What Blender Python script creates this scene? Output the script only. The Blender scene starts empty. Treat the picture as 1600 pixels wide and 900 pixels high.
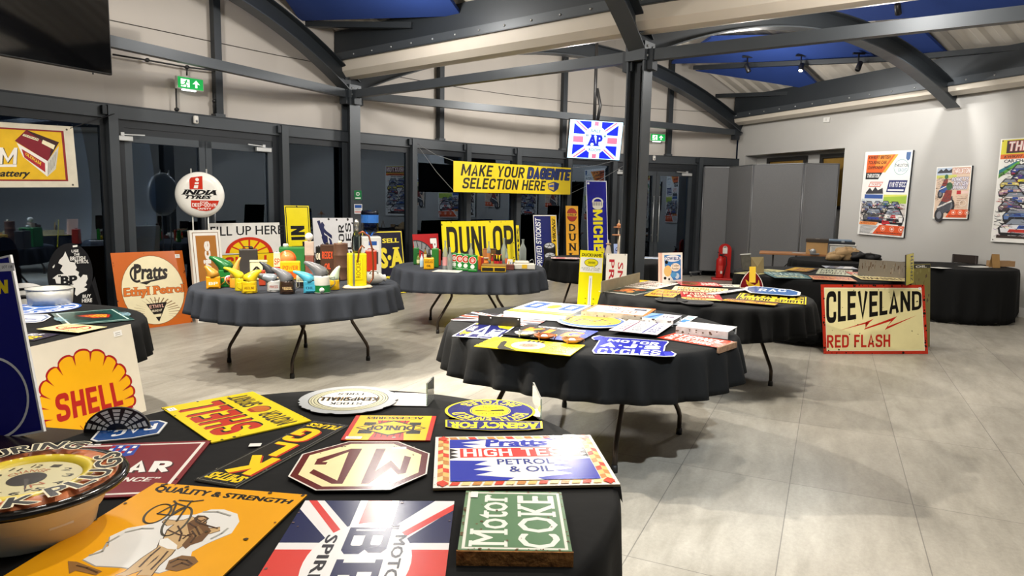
import bpy, math, random
from mathutils import Vector, Matrix
random.seed(7)
SC = bpy.context.scene
COL = SC.collection
# ------------------------------------------------------------------ camera, sky, exposure, lights
F, PITCH, ROLL, H0 = 1070.0, .1225, .0188, 1.525
def cam_axes():
    f = Vector((0, math.cos(PITCH), -math.sin(PITCH))); u = Vector((0, math.sin(PITCH), math.cos(PITCH))); x = Vector((1, 0, 0))
    c, s = math.cos(ROLL), math.sin(ROLL)
    return c*x + s*u, -s*x + c*u, f
CR, CU, CF = cam_axes()
cam = bpy.data.cameras.new('camera'); cam.sensor_width = 36; cam.lens = F/1600*36; cam.clip_start = .02
camo = bpy.data.objects.new('camera', cam); COL.objects.link(camo)
camo.matrix_world = Matrix(((CR.x, CU.x, -CF.x, 0), (CR.y, CU.y, -CF.y, 0), (CR.z, CU.z, -CF.z, H0), (0, 0, 0, 1)))
SC.camera = camo
w = bpy.data.worlds.new('night'); SC.world = w; w.use_nodes = True
w.node_tree.nodes['Background'].inputs[0].default_value = (.012, .018, .035, 1); w.node_tree.nodes['Background'].inputs[1].default_value = .25
SC.view_settings.view_transform = 'Standard'; SC.view_settings.look = 'None'; SC.view_settings.gamma = 1; SC.view_settings.use_curve_mapping = False
SC.view_settings.exposure = 0.08
def spot(loc, to, power, angle=70, blend=.35, size=.05, col=(1, .93, .82)):
    l = bpy.data.lights.new('spot_lamp', 'SPOT'); l.energy = power; l.spot_size = math.radians(angle); l.spot_blend = blend
    l.shadow_soft_size = size; l.color = col
    o = bpy.data.objects.new('spot_lamp', l); COL.objects.link(o); o.location = loc
    o.rotation_euler = (Vector(to)-Vector(loc)).to_track_quat('-Z', 'Y').to_euler(); return o
def area(loc, to, power, sx, sy, col=(1, .95, .88)):
    l = bpy.data.lights.new('fill_area', 'AREA'); l.energy = power; l.shape = 'RECTANGLE'; l.size = sx; l.size_y = sy; l.color = col
    o = bpy.data.objects.new('fill_area', l); COL.objects.link(o); o.location = loc
    o.rotation_euler = (Vector(to)-Vector(loc)).to_track_quat('-Z', 'Y').to_euler(); return o
# track spots of the hall (the four whose housings are in view are built in spotlight())
WARM = (1, .92, .80); COOL = (.88, .95, 1)
for loc, to, p, a in [
    ((-.3, 3.6, 3.9), (-.5, 1.9, .7), 230, 80), ((1.6, 2.2, 3.9), (.2, 1.9, .7), 165, 75), ((-4.0, 4.3, 3.6), (1.4, 4.4, 0), 1700, 50), ((-2.4, 3.2, 3.9), (-1.5, 5.0, 0), 900, 66), ((-1.9, 8.0, 3.9), (2.0, 4.4, .3), 1000, 58), ((-1.2, 5.0, 3.95), (2.4, 3.4, .2), 250, 62),
    ((-3.0, 6.0, 3.75), (-1.9, 6.6, .7), 300, 80), ((-.6, 4.6, 3.9), (-1.6, 7.2, .7), 260, 70),
    ((1.6, 5.2, 3.9), (.6, 4.4, .7), 200, 70), ((-1.2, 6.8, 3.9), (-.4, 8.8, .7), 300, 75),
    ((-3.2, 4.0, 3.8), (-4.2, 8.8, .7), 300, 75), ((2.6, 5.2, 3.9), (1.9, 6.2, .7), 220, 70),
    ((4.6, 4.6, 3.6), (3.6, 7.2, .5), 150, 60), ((4.9, 6.8, 3.6), (7.2, 8.5, .6), 190, 75), ((2.2, 9.0, 3.9), (.6, 12.5, .6), 260, 80)]:
    spot(loc, to, p, a, .3, .05, WARM)
area((.5, 1.0, 4.3), (.5, 2.0, 0), 40, 2.4, 1.2)  # unseen area light added as soft fill over the near table
spot((1.4, .4, 4.0), (.5, 4.3, 0), 1000, 34, .5, .05, COOL)
def point(loc, power, col=(1, .95, .88)):
    l = bpy.data.lights.new('fill_point', 'POINT'); l.energy = power; l.shadow_soft_size = .18; l.color = col
    o = bpy.data.objects.new('fill_point', l); COL.objects.link(o); o.location = loc
for loc, p in (((-3.6, 5.4, 3.75), 120), ((-1.6, 8.4, 3.9), 110), ((1.0, 11.2, 3.6), 170), ((4.2, 8.2, 3.55), 130), ((4.0, 12.2, 3.6), 120), ((2.9, 5.4, 3.5), 110), ((5.4, 4.2, 3.6), 45)): point(loc, p)  # unseen omni fills, added to brighten decks, cladding, walls and the middle column
spot((5.2, 9.4, 3.7), (6.8, 11.6, 2.7), 170, 60, .6, .05, (1, .97, .92))
# ------------------------------------------------------------------ helpers
def lin(h):
    h = h.lstrip('#'); v = [int(h[i:i+2], 16)/255 for i in (0, 2, 4)]
    return tuple((c/12.92 if c <= .04045 else ((c+.055)/1.055)**2.4) for c in v) + (1,)
MATS = {}
def mat(hex_, rough=.5, metal=0, wear=.06, scale=14, spec=.5, bump=0, emit=0, key=''):
    k = (hex_, rough, metal, wear, scale, spec, bump, emit, key)
    if k in MATS: return MATS[k]
    m = bpy.data.materials.new('paint_'+hex_.strip('#')); m.use_nodes = True; nt = m.node_tree; b = nt.nodes['Principled BSDF']
    c = lin(hex_); b.inputs['Roughness'].default_value = rough; b.inputs['Metallic'].default_value = metal
    b.inputs['Specular IOR Level'].default_value = spec
    if wear:
        tc = nt.nodes.new('ShaderNodeTexCoord'); n = nt.nodes.new('ShaderNodeTexNoise'); n.inputs['Scale'].default_value = scale; n.inputs['Detail'].default_value = 4
        mx = nt.nodes.new('ShaderNodeMix'); mx.data_type = 'RGBA'; nt.links.new(tc.outputs['Object'], n.inputs['Vector'])
        nt.links.new(n.outputs['Fac'], mx.inputs[0])
        mx.inputs[6].default_value = tuple(x*(1-wear*1.6) for x in c[:3])+(1,); mx.inputs[7].default_value = tuple(min(1, x*(1+wear)) for x in c[:3])+(1,)
        nt.links.new(mx.outputs[2], b.inputs['Base Color'])
        if bump:
            bp = nt.nodes.new('ShaderNodeBump'); bp.inputs['Strength'].default_value = bump; bp.inputs['Distance'].default_value = .01
            nt.links.new(n.outputs['Fac'], bp.inputs['Height']); nt.links.new(bp.outputs[0], b.inputs['Normal'])
    else: b.inputs['Base Color'].default_value = c
    if emit: b.inputs['Emission Color'].default_value = c; b.inputs['Emission Strength'].default_value = emit
    MATS[k] = m; return m
def enamel(h): return mat(h, .22, 0, .05, 9, .45)
def glassmat(key='clear', tint='#f4fbf8', rough=0.0):
    k = ('glass', key)
    if k in MATS: return MATS[k]
    m = bpy.data.materials.new('glass_'+key); m.use_nodes = True; nt = m.node_tree; nt.nodes.clear()
    o = nt.nodes.new('ShaderNodeOutputMaterial'); t = nt.nodes.new('ShaderNodeBsdfTransparent'); g = nt.nodes.new('ShaderNodeBsdfGlossy'); f = nt.nodes.new('ShaderNodeFresnel'); mx = nt.nodes.new('ShaderNodeMixShader')
    t.inputs[0].default_value = lin(tint); g.inputs['Roughness'].default_value = rough; g.inputs[0].default_value = (.6, .76, 1, 1) if key == 'window' else (1, 1, 1, 1); f.inputs[0].default_value = 2.3 if key == 'window' else 1.5
    nt.links.new(f.outputs[0], mx.inputs[0]); nt.links.new(t.outputs[0], mx.inputs[1]); nt.links.new(g.outputs[0], mx.inputs[2]); nt.links.new(mx.outputs[0], o.inputs[0])
    MATS[k] = m; return m
def bottleglass():
    if 'bg' in MATS: return MATS['bg']
    m = glassmat('bottle', '#dfe9e4'); nt = m.node_tree; out = nt.nodes['Material Output']; d = nt.nodes.new('ShaderNodeBsdfTranslucent'); d.inputs[0].default_value = (.8, .84, .82, 1); d2 = nt.nodes.new('ShaderNodeBsdfDiffuse'); d2.inputs[0].default_value = (.75, .8, .78, 1)
    a = nt.nodes.new('ShaderNodeMixShader'); a.inputs[0].default_value = .5; nt.links.new(d.outputs[0], a.inputs[1]); nt.links.new(d2.outputs[0], a.inputs[2]); x = nt.nodes.new('ShaderNodeMixShader'); x.inputs[0].default_value = .34
    nt.links.new(out.inputs[0].links[0].from_socket, x.inputs[1]); nt.links.new(a.outputs[0], x.inputs[2]); nt.links.new(x.outputs[0], out.inputs[0]); MATS['bg'] = m; return m
def acrylic():
    if 'ac' in MATS: return MATS['ac']
    m = glassmat('acrylic', '#c8d2cc'); nt = m.node_tree; out = nt.nodes['Material Output']; d = nt.nodes.new('ShaderNodeBsdfDiffuse'); d.inputs[0].default_value = (.6, .64, .6, 1); x = nt.nodes.new('ShaderNodeMixShader'); x.inputs[0].default_value = .16
    nt.links.new(out.inputs[0].links[0].from_socket, x.inputs[1]); nt.links.new(d.outputs[0], x.inputs[2]); nt.links.new(x.outputs[0], out.inputs[0]); MATS['ac'] = m; return m
def ray(px, py): return CR*((px-800)/F) - CU*((py-450)/F) + CF
def P(px, py, z=0.0):
    d = ray(px, py); return Vector((0, 0, H0)) + d*((z-H0)/d.z)
def on_plane(px, py, o, n):
    d = ray(px, py); o = Vector(o); c = Vector((0, 0, H0)); return c + d*((o-c).dot(n)/d.dot(n))
class MB:
    def __init__(s): s.v = []; s.f = []; s.m = []; s.mats = []; s.sm = []
    def mi(s, m):
        if m not in s.mats: s.mats.append(m)
        return s.mats.index(m)
    def add(s, vs, fs, m, smooth=False):
        b = len(s.v); i = s.mi(m); s.v += [tuple(v) for v in vs]
        for f in fs: s.f.append([b+k for k in f]); s.m.append(i); s.sm.append(smooth)
        return s
    def box(s, c, d, m, rot=0, rx=0, M=None):
        x, y, z = (d[0]/2, d[1]/2, d[2]/2)
        vs = [Vector((a*x, b*y, e*z)) for a in (-1, 1) for b in (-1, 1) for e in (-1, 1)]
        R_ = Matrix.Rotation(rot, 3, 'Z') @ Matrix.Rotation(rx, 3, 'X')
        vs = [R_ @ v + Vector(c) for v in vs]
        if M: vs = [M @ v for v in vs]
        return s.add(vs, [(0, 1, 3, 2), (4, 6, 7, 5), (0, 4, 5, 1), (2, 3, 7, 6), (0, 2, 6, 4), (1, 5, 7, 3)], m)
    def bbox(s, c, d, m, b=.006, rot=0):
        x, y, z = d[0]/2, d[1]/2, d[2]/2; b = min(b, x*.9, y*.9, z*.9); R_ = Matrix.Rotation(rot, 3, 'Z')
        def ring(zz, i): return [(-x+i, -y+b, zz), (-x+b, -y+i, zz), (x-b, -y+i, zz), (x-i, -y+b, zz), (x-i, y-b, zz), (x-b, y-i, zz), (-x+b, y-i, zz), (-x+i, y-b, zz)]
        vs = ring(-z, b*.8) + ring(-z+b, 0) + ring(z-b, 0) + ring(z, b*.8)
        fs = [tuple(range(7, -1, -1)), tuple(range(24, 32))]
        for r in range(3):
            for k in range(8): fs.append((r*8+k, r*8+(k+1) % 8, r*8+8+(k+1) % 8, r*8+8+k))
        return s.add([R_ @ Vector(v) + Vector(c) for v in vs], fs, m)
    def lathe(s, prof, m, seg=24, c=(0, 0, 0), ax=None, sx=1, sy=1, smooth=True, cap=True):
        vs = []; fs = []; n = len(prof)
        for r, z in prof:
            for k in range(seg):
                a = 2*math.pi*k/seg; vs.append(Vector((r*math.cos(a)*sx, r*math.sin(a)*sy, z)))
        for i in range(n-1):
            for k in range(seg): fs.append((i*seg+k, i*seg+(k+1) % seg, (i+1)*seg+(k+1) % seg, (i+1)*seg+k))
        if cap and prof[0][0] > 1e-5: fs.append(tuple(range(seg-1, -1, -1)))
        if cap and prof[-1][0] > 1e-5: fs.append(tuple((n-1)*seg+k for k in range(seg)))
        if ax:
            q = Vector((0, 0, 1)).rotation_difference(Vector(ax).normalized()); vs = [q @ v for v in vs]
        return s.add([v+Vector(c) for v in vs], fs, m, smooth)
    def tube(s, pts, r, m, seg=8, closed=False):
        pts = [Vector(p) for p in pts]; n = len(pts); vs = []; fs = []
        rr = r if isinstance(r, (list, tuple)) else [r]*n
        up = Vector((0, 0, 1)); prev = None
        for i, p in enumerate(pts):
            t = (pts[(i+1) % n if closed else min(i+1, n-1)] - pts[(i-1) if (closed or i) else 0]).normalized()
            if prev is None:
                a = t.cross(up);  a = a if a.length > .1 else t.cross(Vector((1, 0, 0)))
            else: a = prev - t*prev.dot(t)
            a.normalize(); prev = a; b = t.cross(a)
            for k in range(seg):
                an = 2*math.pi*k/seg; vs.append(p + (a*math.cos(an)+b*math.sin(an))*rr[i])
        for i in range(n if closed else n-1):
            j = (i+1) % n
            for k in range(seg): fs.append((i*seg+k, i*seg+(k+1) % seg, j*seg+(k+1) % seg, j*seg+k))
        if not closed: fs += [tuple(range(seg-1, -1, -1)), tuple((n-1)*seg+k for k in range(seg))]
        return s.add(vs, fs, m, True)
    def prism(s, pts, z0, z1, m, M=None):
        n = len(pts); vs = [Vector((p[0], p[1], z0)) for p in pts] + [Vector((p[0], p[1], z1)) for p in pts]
        if M: vs = [M @ v for v in vs]
        fs = [tuple(range(n-1, -1, -1)), tuple(range(n, 2*n))] + [(k, (k+1) % n, n+(k+1) % n, n+k) for k in range(n)]
        return s.add(vs, fs, m)
    def beam(s, a, b, w, h, m, up=(0, 0, 1)):
        a = Vector(a); b = Vector(b); t = (b-a).normalized(); x = t.cross(Vector(up)).normalized(); z = x.cross(t)
        vs = [p + x*(i*w/2) + z*(j*h/2) for p in (a, b) for i in (-1, 1) for j in (-1, 1)]
        return s.add(vs, [(0, 1, 3, 2), (4, 6, 7, 5), (0, 4, 5, 1), (2, 3, 7, 6), (0, 2, 6, 4), (1, 5, 7, 3)], m)
    def build(s, name, parent=None, loc=None, rot=None, M=None):
        me = bpy.data.meshes.new(name); me.from_pydata(s.v, [], s.f); me.polygons.foreach_set('material_index', s.m); me.polygons.foreach_set('use_smooth', s.sm)
        for m in s.mats: me.materials.append(m)
        me.update(); o = bpy.data.objects.new(name, me); COL.objects.link(o)
        if parent is not None: o.parent = parent
        if M is not None: o.matrix_world = M
        if loc is not None: o.location = loc
        if rot is not None: o.rotation_euler = rot
        return o
def tag(o, label, cat, group=None, kind=None):
    o['label'] = label; o['category'] = cat
    if group: o['group'] = group
    if kind: o['kind'] = kind
    return o
def thing(name, label, cat, loc=(0, 0, 0), rz=0, group=None, M=None):
    o = bpy.data.objects.new(name, None); COL.objects.link(o); o.empty_display_size = .05
    if M is not None: o.matrix_world = M
    else: o.location = loc; o.rotation_euler = (0, 0, rz)
    return tag(o, label, cat, group)
def struct(o): o['kind'] = 'structure'; return o
def copy_tree(o, label, group=None, loc=None, rz=None):
    c = o.copy(); COL.objects.link(c)
    for ch in list(o.children):
        d = ch.copy(); COL.objects.link(d); d.parent = c; d.matrix_parent_inverse = ch.matrix_parent_inverse.copy()
        for g in list(ch.children):
            e = g.copy(); COL.objects.link(e); e.parent = d; e.matrix_parent_inverse = g.matrix_parent_inverse.copy()
    c['label'] = label
    if group: c['group'] = group
    if loc is not None: c.location = loc
    if rz is not None: c.rotation_euler = (0, 0, rz)
    return c
# ------------------------------------------------------------------ lettering (built-in font, flattened once per string)
TXT = {}
def glyphs(s, bold):
    k = (s, bold)
    if k in TXT: return TXT[k]
    c = bpy.data.curves.new('lettering', 'FONT'); c.body = s; c.offset = bold; c.resolution_u = 2
    o = bpy.data.objects.new('lettering', c); COL.objects.link(o); bpy.context.view_layer.update()
    m = o.evaluated_get(bpy.context.evaluated_depsgraph_get()).to_mesh()
    V = [(v.co.x, v.co.y) for v in m.vertices]; Fs = [tuple(p.vertices) for p in m.polygons]
    cnt = {}
    for p in Fs:
        for i in range(len(p)):
            e = tuple(sorted((p[i], p[(i+1) % len(p)]))); cnt[e] = cnt.get(e, 0)+1
    B = [(V[a], V[b]) for (a, b), n in cnt.items() if n == 1]
    bpy.data.objects.remove(o); bpy.data.curves.remove(c)
    TXT[k] = (V, Fs, B); return TXT[k]
STRUCT_DARK = mat('#2c3136', .45, .35, .05, 6)
STEEL = mat('#42474c', .42, .3, .06, 5)
# ------------------------------------------------------------------ room shell
def floor_mat():
    m = bpy.data.materials.new('stone_tile'); m.use_nodes = True; nt = m.node_tree; b = nt.nodes['Principled BSDF']; N = nt.nodes.new; L = nt.links.new
    tc = N('ShaderNodeTexCoord'); mp = N('ShaderNodeMapping'); mp.vector_type = 'POINT'
    a = math.radians(65.2); R_ = Matrix.Rotation(-a, 2); o = R_ @ Vector((2.625, 4.516))
    mp.inputs['Rotation'].default_value = (0, 0, -a); mp.inputs['Location'].default_value = (-o.x+12, -o.y+6, 0); L(tc.outputs['Object'], mp.inputs[0])
    br = N('ShaderNodeTexBrick'); br.offset = 0; br.inputs['Scale'].default_value = 1; br.inputs['Brick Width'].default_value = 1.2; br.inputs['Row Height'].default_value = .6
    br.inputs['Mortar Size'].default_value = .0026; br.inputs['Mortar Smooth'].default_value = .2; br.inputs['Bias'].default_value = 0
    br.inputs['Color1'].default_value = (.285, .27, .238, 1); br.inputs['Color2'].default_value = (.325, .31, .274, 1); br.inputs['Mortar'].default_value = (.15, .142, .13, 1)
    L(mp.outputs[0], br.inputs[0])
    mp2 = N('ShaderNodeMapping'); mp2.inputs['Scale'].default_value = (.9, 3.0, 1); L(mp.outputs[0], mp2.inputs[0])
    n = N('ShaderNodeTexNoise'); n.inputs['Scale'].default_value = 2.4; n.inputs['Detail'].default_value = 10; n.inputs['Roughness'].default_value = .68; n.inputs['Distortion'].default_value = .25; L(mp2.outputs[0], n.inputs[0])
    rp = N('ShaderNodeValToRGB'); rp.color_ramp.elements[0].position = .3; rp.color_ramp.elements[0].color = (.74, .73, .70, 1); rp.color_ramp.elements[1].position = .72; rp.color_ramp.elements[1].color = (1.16, 1.155, 1.15, 1); L(n.outputs[0], rp.inputs[0])
    n2 = N('ShaderNodeTexNoise'); n2.inputs['Scale'].default_value = 42; n2.inputs['Detail'].default_value = 8; n2.inputs['Roughness'].default_value = .8; L(mp.outputs[0], n2.inputs[0])
    r2 = N('ShaderNodeValToRGB'); r2.color_ramp.elements[0].color = (.66, .66, .65, 1); r2.color_ramp.elements[1].color = (1.3, 1.3, 1.3, 1); L(n2.outputs[0], r2.inputs[0])
    m1 = N('ShaderNodeMix'); m1.data_type = 'RGBA'; m1.blend_type = 'MULTIPLY'; m1.inputs[0].default_value = 1; L(br.outputs[0], m1.inputs[6]); L(rp.outputs[0], m1.inputs[7])
    m2 = N('ShaderNodeMix'); m2.data_type = 'RGBA'; m2.blend_type = 'MULTIPLY'; m2.inputs[0].default_value = 1; L(m1.outputs[2], m2.inputs[6]); L(r2.outputs[0], m2.inputs[7])
    L(m2.outputs[2], b.inputs['Base Color']); b.inputs['Roughness'].default_value = .42; b.inputs['Specular IOR Level'].default_value = .35
    bp = N('ShaderNodeBump'); bp.inputs['Strength'].default_value = .15; bp.inputs['Distance'].default_value = .004; L(n.outputs[0], bp.inputs['Height']); L(bp.outputs[0], b.inputs['Normal'])
    return m
DIRR = Vector((-.4, .9165, 0))                       # along the right wall, away from the viewer
RW = Vector((7.5, 10.1, 0)); NRM = Vector((-.9165, -.4, 0))  # a point of it, and its inward normal
def rwall(s, z=0, off=0): return RW + DIRR*s + Vector((0, 0, z)) + NRM*off
K = rwall(6.15); RB = rwall(-13.5)
V = [(-6.95, 3.6), (-6.2, 6.4), (-4.90, 8.42), (-3.47, 10.33), (-2.62, 11.25), (-1.80, 12.05), (-.92, 12.95), (.03, 13.68), (1.08, 14.30), (2.10, 14.85), (4.08, 15.42), (K.x, K.y)]
V = [Vector((x, y, 0)) for x, y in V]
SHELL = [Vector((-6.95, -2.5, 0))] + V + [RB]
mfloor = floor_mat(); mwall = mat('#b9b8b5', .75, 0, .025, 3); mclad = mat('#bcb6af', .55, 0, .03, 2.5)
b = MB(); b.add([p for p in SHELL], [tuple(range(len(SHELL)))], mfloor)
struct(b.build('floor'))
b = MB(); n_ = len(SHELL); b.add([Vector((-14, -6, -.02)), Vector((16, -6, -.02)), Vector((16, 30, -.02)), Vector((-14, 30, -.02))], [(0, 1, 2, 3)], mat('#15171a', .9)); struct(b.build('outside_ground'))
ZC = 5.4
b = MB(); b.add([p+Vector((0, 0, ZC)) for p in SHELL], [tuple(range(len(SHELL)-1, -1, -1))], mat('#cfcac2', .8)); struct(b.build('ceiling'))
# right wall, with its recess behind the folding screens
b = MB()
def rq(s0, s1, z0, z1, off=0): b.add([rwall(s0, z0, off), rwall(s1, z0, off), rwall(s1, z1, off), rwall(s0, z1, off)], [(3, 2, 1, 0)], mwall)
rq(-13.5, 3.26, 0, ZC); rq(3.26, 5.9, 2.68, ZC); rq(5.9, 6.15, 0, ZC); rq(3.26, 5.9, 0, 2.68, -.35)
for s in (3.26, 5.9): b.add([rwall(s, 0), rwall(s, 0, -.35), rwall(s, 2.68, -.35), rwall(s, 2.68)], [(0, 1, 2, 3)], mwall)
b.add([rwall(3.26, 2.68), rwall(5.9, 2.68), rwall(5.9, 2.68, -.35), rwall(3.26, 2.68, -.35)], [(0, 1, 2, 3)], mwall)
struct(b.build('wall_right'))
for k, (s0, s1) in enumerate(((3.3, 4.1), (4.45, 5.55))):
    b = MB(); md = mat('#23211f', .5)
    for q in ((s0, s1, 2.54, 2.62), (s0, s0+.07, 1.6, 2.54), (s1-.07, s1, 1.6, 2.54), (s0, s1, 1.53, 1.6)):
        c = (rwall(q[0], q[2], -.34)+rwall(q[1], q[3], -.30))/2; b.box(c, (q[1]-q[0], .06, q[3]-q[2]), md, math.atan2(DIRR.y, DIRR.x))
    o = struct(b.build('window_%d' % (12+k)))
    p = MB(); c = (rwall(s0, 1.6, -.335)+rwall(s1, 2.54, -.335))/2; p.box(c, (s1-s0-.1, .01, .94), mat('#8c6d2e', .2, 0, .2, 5), math.atan2(DIRR.y, DIRR.x)); struct(p.build('glass', o))
b = MB()
for s0, s1 in ((-13.5, 3.26), (5.9, 6.15)): b.box((rwall(s0, .07, .009)+rwall(s1, .07, .009))/2, (s1-s0, .018, .14), mat('#d9d8d6', .5), math.atan2(DIRR.y, DIRR.x))
struct(b.build('baseboard_right'))
b = MB(); mb_ = mat('#8d97a3', .8, 0, .03, 2)
b.add([RB, RB+Vector((0, 0, ZC)), Vector((-6.95, -2.5, ZC)), Vector((-6.95, -2.5, 0))], [(0, 1, 2, 3)], mb_); struct(b.build('wall_back'))
b = MB(); b.add([SHELL[0], SHELL[0]+Vector((0, 0, ZC)), V[0]+Vector((0, 0, ZC)), V[0]], [(0, 1, 2, 3)], mb_); struct(b.build('wall_side'))
# glazed wall: cladding over a header, posts, frames and panes
b = MB()
def outw(p, q): d = (q-p).normalized(); return Vector((-d.y, d.x, 0))
VN = [(outw(V[max(i-1, 0)], V[max(i, 1)])+outw(V[min(i, len(V)-2)], V[min(i+1, len(V)-1)])).normalized() for i in range(len(V))]
for i in range(len(V)-1):
    p, q = V[i]+VN[i]*.06, V[i+1]+VN[i+1]*.06; u = Vector((0, 0, 1))
    b.add([p+u*2.55, q+u*2.55, q+u*ZC, p+u*ZC], [(0, 1, 2, 3)], mclad)
for z in (3.62,):
    for p, q in zip(V, V[1:]): b.beam(p+Vector((0, 0, z))+outw(p, q)*.055, q+Vector((0, 0, z))+outw(p, q)*.055, .02, .008, mat('#45413c', .8))
struct(b.build('wall_left'))
b = MB()
for i, (p, q) in enumerate(zip(V, V[1:])):
    b.beam(p+Vector((0, 0, 2.53)), q+Vector((0, 0, 2.53)), .14, .15, STEEL)
    b.beam(p+Vector((0, 0, 2.615))+outw(p, q)*.01, q+Vector((0, 0, 2.615))+outw(p, q)*.01, .17, .018, STRUCT_DARK)
struct(b.build('trim_1'))
gl = glassmat('window', '#c9d3da')
mfr = mat('#42484e', .4, .3, .04, 6); mfd = mat('#24282d', .4, .3, .04, 6)
def bay(i, name, doors=0):
    p, q = V[i], V[i+1]; d = (q-p).normalized(); L = (q-p).length; ang = math.atan2(d.y, d.x); o = MB(); g = MB()
    def pt(s, z, off=0): return p + d*s + outw(p, q)*off + Vector((0, 0, z))
    def bar(s0, s1, z0, z1, m=mfr, off=.0, t=.07): o.box((pt(s0, z0, off)+pt(s1, z1, off))/2, (s1-s0, t, z1-z0), m, ang)
    bar(.0, L, 2.36, 2.455, mfd); bar(0, L, 0, .06, mfd)
    if not doors:
        bar(.06, .12, .06, 2.36, mfd); bar(L-.12, L-.06, .06, 2.36, mfd); lv = [(.12, L-.12)]
        z0, z1 = .06, 2.36
    else:
        bar(.06, .16, .02, 2.36, mfd); bar(L-.16, L-.06, .02, 2.36, mfd); bar(.1, L-.1, 2.28, 2.36, mfd, .01)
        h = L/2; lv = []
        for a, c in ((.16, h-.004), (h+.004, L-.16)):
            bar(a, a+.085, .03, 2.28); bar(c-.085, c, .03, 2.28); bar(a, c, 2.19, 2.28); bar(a, c, .03, .14); lv.append((a+.085, c-.085))
        z0, z1 = .14, 2.19
        hd = MB()
        for s in (h-.07, h+.07):
            hd.tube([pt(s, .75, -.09), pt(s, 1.75, -.09)], .014, mat('#b8bcc0', .3, .8)); 
            for z in (.9, 1.6): hd.tube([pt(s, z, -.09), pt(s, z, 0)], .009, mat('#b8bcc0', .3, .8))
    for a, c in lv: g.box((pt(a, z0)+pt(c, z1))/2, (c-a, .012, z1-z0), gl, ang)
    ob = struct(o.build(name)); struct(g.build('glass', ob))
    if doors: struct(hd.build('handle', ob))
    return ob
for i in range(len(V)-1):
    if i == 2: bay(i, 'door_1', 1)
    elif i == 9: bay(i, 'door_2', 1)
    else: bay(i, 'window_%d' % (i+1))
k = 2
for i, p in enumerate(V[:-1]):
    if i in (0, 4): continue
    t = (V[min(i+1, len(V)-1)]-V[i-1]).normalized(); a = math.atan2(t.y, t.x); nrm = Vector((t.y, -t.x, 0))
    b = MB(); hw = .11 if i in (2, 3) else .1
    b.box(p+nrm*.05+Vector((0, 0, 1.3)), (hw, .16, 2.6), STEEL, a); b.box(p-nrm*.03+Vector((0, 0, 1.2)), (hw+.1, .05, 2.4), mfd, a)
    b.box(p+nrm*.06+t*(-.09)+Vector((0, 0, 2.54)), (.05, .13, .1), STRUCT_DARK, a)
    struct(b.build('trim_%d' % k)); k += 1
# ------------------------------------------------------------------ steel frame
C1 = Vector((-2.60, 11.08, 0)); C2 = Vector((1.38, 7.9, 0)); L1 = Vector((-5.84, 4.85, 0)); CK = rwall(6.0, 0, .12); R4 = rwall(1.18, 0, .1)
C3 = C2 + Vector((.83, -.56, 0))*5.2; A3E = C2 + Vector((-.52, -.855, 0))*6.6
def column(p, ang, label, top=3.32):
    t = thing('steel_column', label, 'column', p, ang); b = MB()
    for y in (-.1, .1): b.box((0, y, top/2), (.2, .016, top), STEEL)
    b.box((0, 0, top/2), (.012, .19, top), STRUCT_DARK); b.build('column_shaft', t)
    b = MB(); b.box((0, 0, top-.1), (.23, .24, .2), STEEL)
    for x in (-.06, .06):
        for z in (-.05, .05): b.lathe([(.014, 0), (.014, .012)], mat('#9a9d9f', .35, .7), 8, (x, -.12, top-.1+z), (0, -1, 0))
    b.build('cap_plate', t)
    b = MB()
    for x in (-.03, .03): b.tube([(x, -.04, .1), (x, -.04, top-.25)], .012, mat('#1b1c1d', .5))
    b.build('cable', t)
    b = MB(); b.box((0, 0, .008), (.3, .3, .016), STRUCT_DARK); b.build('base_plate', t)
    return t
column(C2, math.radians(51), 'free-standing grey steel column rising behind the round black table of flat signs')
column(C1, math.radians(51), 'grey steel column at the glass wall with green and blue notices on it')
def arch(a, b_, z0, h, label, depth=.27, fw=.2, fall=None):
    t = thing('arched_rib', label, 'roof beam', a); L = (b_-a).length; d = (b_-a).normalized(); nn = Vector((-d.y, d.x, 0))
    N = 28; pts = []
    for i in range(N+1):
        s = i/N; pts.append((d*(s*L) + Vector((0, 0, z0+4*h*s*(1-s))), Vector((0, 0, 1)) if 0 else None))
    C = [p[0] for p in pts]; nr = []
    for i in range(N+1):
        tg = (C[min(i+1, N)]-C[max(i-1, 0)]).normalized(); nr.append(nn.cross(tg)*-1 if nn.cross(tg).z < 0 else nn.cross(tg))
    def plate(o0, o1, w_, m):
        b = MB(); vs = []; fs = []
        for i in range(N+1):
            for o in (o0, o1):
                for q in (-w_/2, w_/2): vs.append(C[i]+nr[i]*o+nn*q)
        for i in range(N):
            k = i*4; fs += [(k, k+1, k+5, k+4), (k+2, k+6, k+7, k+3), (k, k+4, k+6, k+2), (k+1, k+3, k+7, k+5)]
        fs += [(0, 2, 3, 1), (N*4, N*4+1, N*4+3, N*4+2)]
        return b.add(vs, fs, m)
    plate(0, .016, fw, STEEL).build('bottom_flange', t); plate(.016, depth-.016, .014, STRUCT_DARK).build('web', t); plate(depth-.016, depth, fw, STRUCT_DARK).build('top_flange', t)
    return t
ZT = 3.18
arch(C1, L1, ZT-.02, 1.03, 'arched steel rib over the double doors, springing left from the glass-wall column')
arch(C1, CK, ZT-.02, 1.12, 'long arched steel rib along the far glass wall behind the union flag screen')
arch(C2, R4, ZT-.02, .70, 'arched steel rib curving from the middle column to the poster wall')
arch(C2, A3E, ZT-.02, 1.05, 'steep steel rib rising overhead from the middle column')
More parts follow.
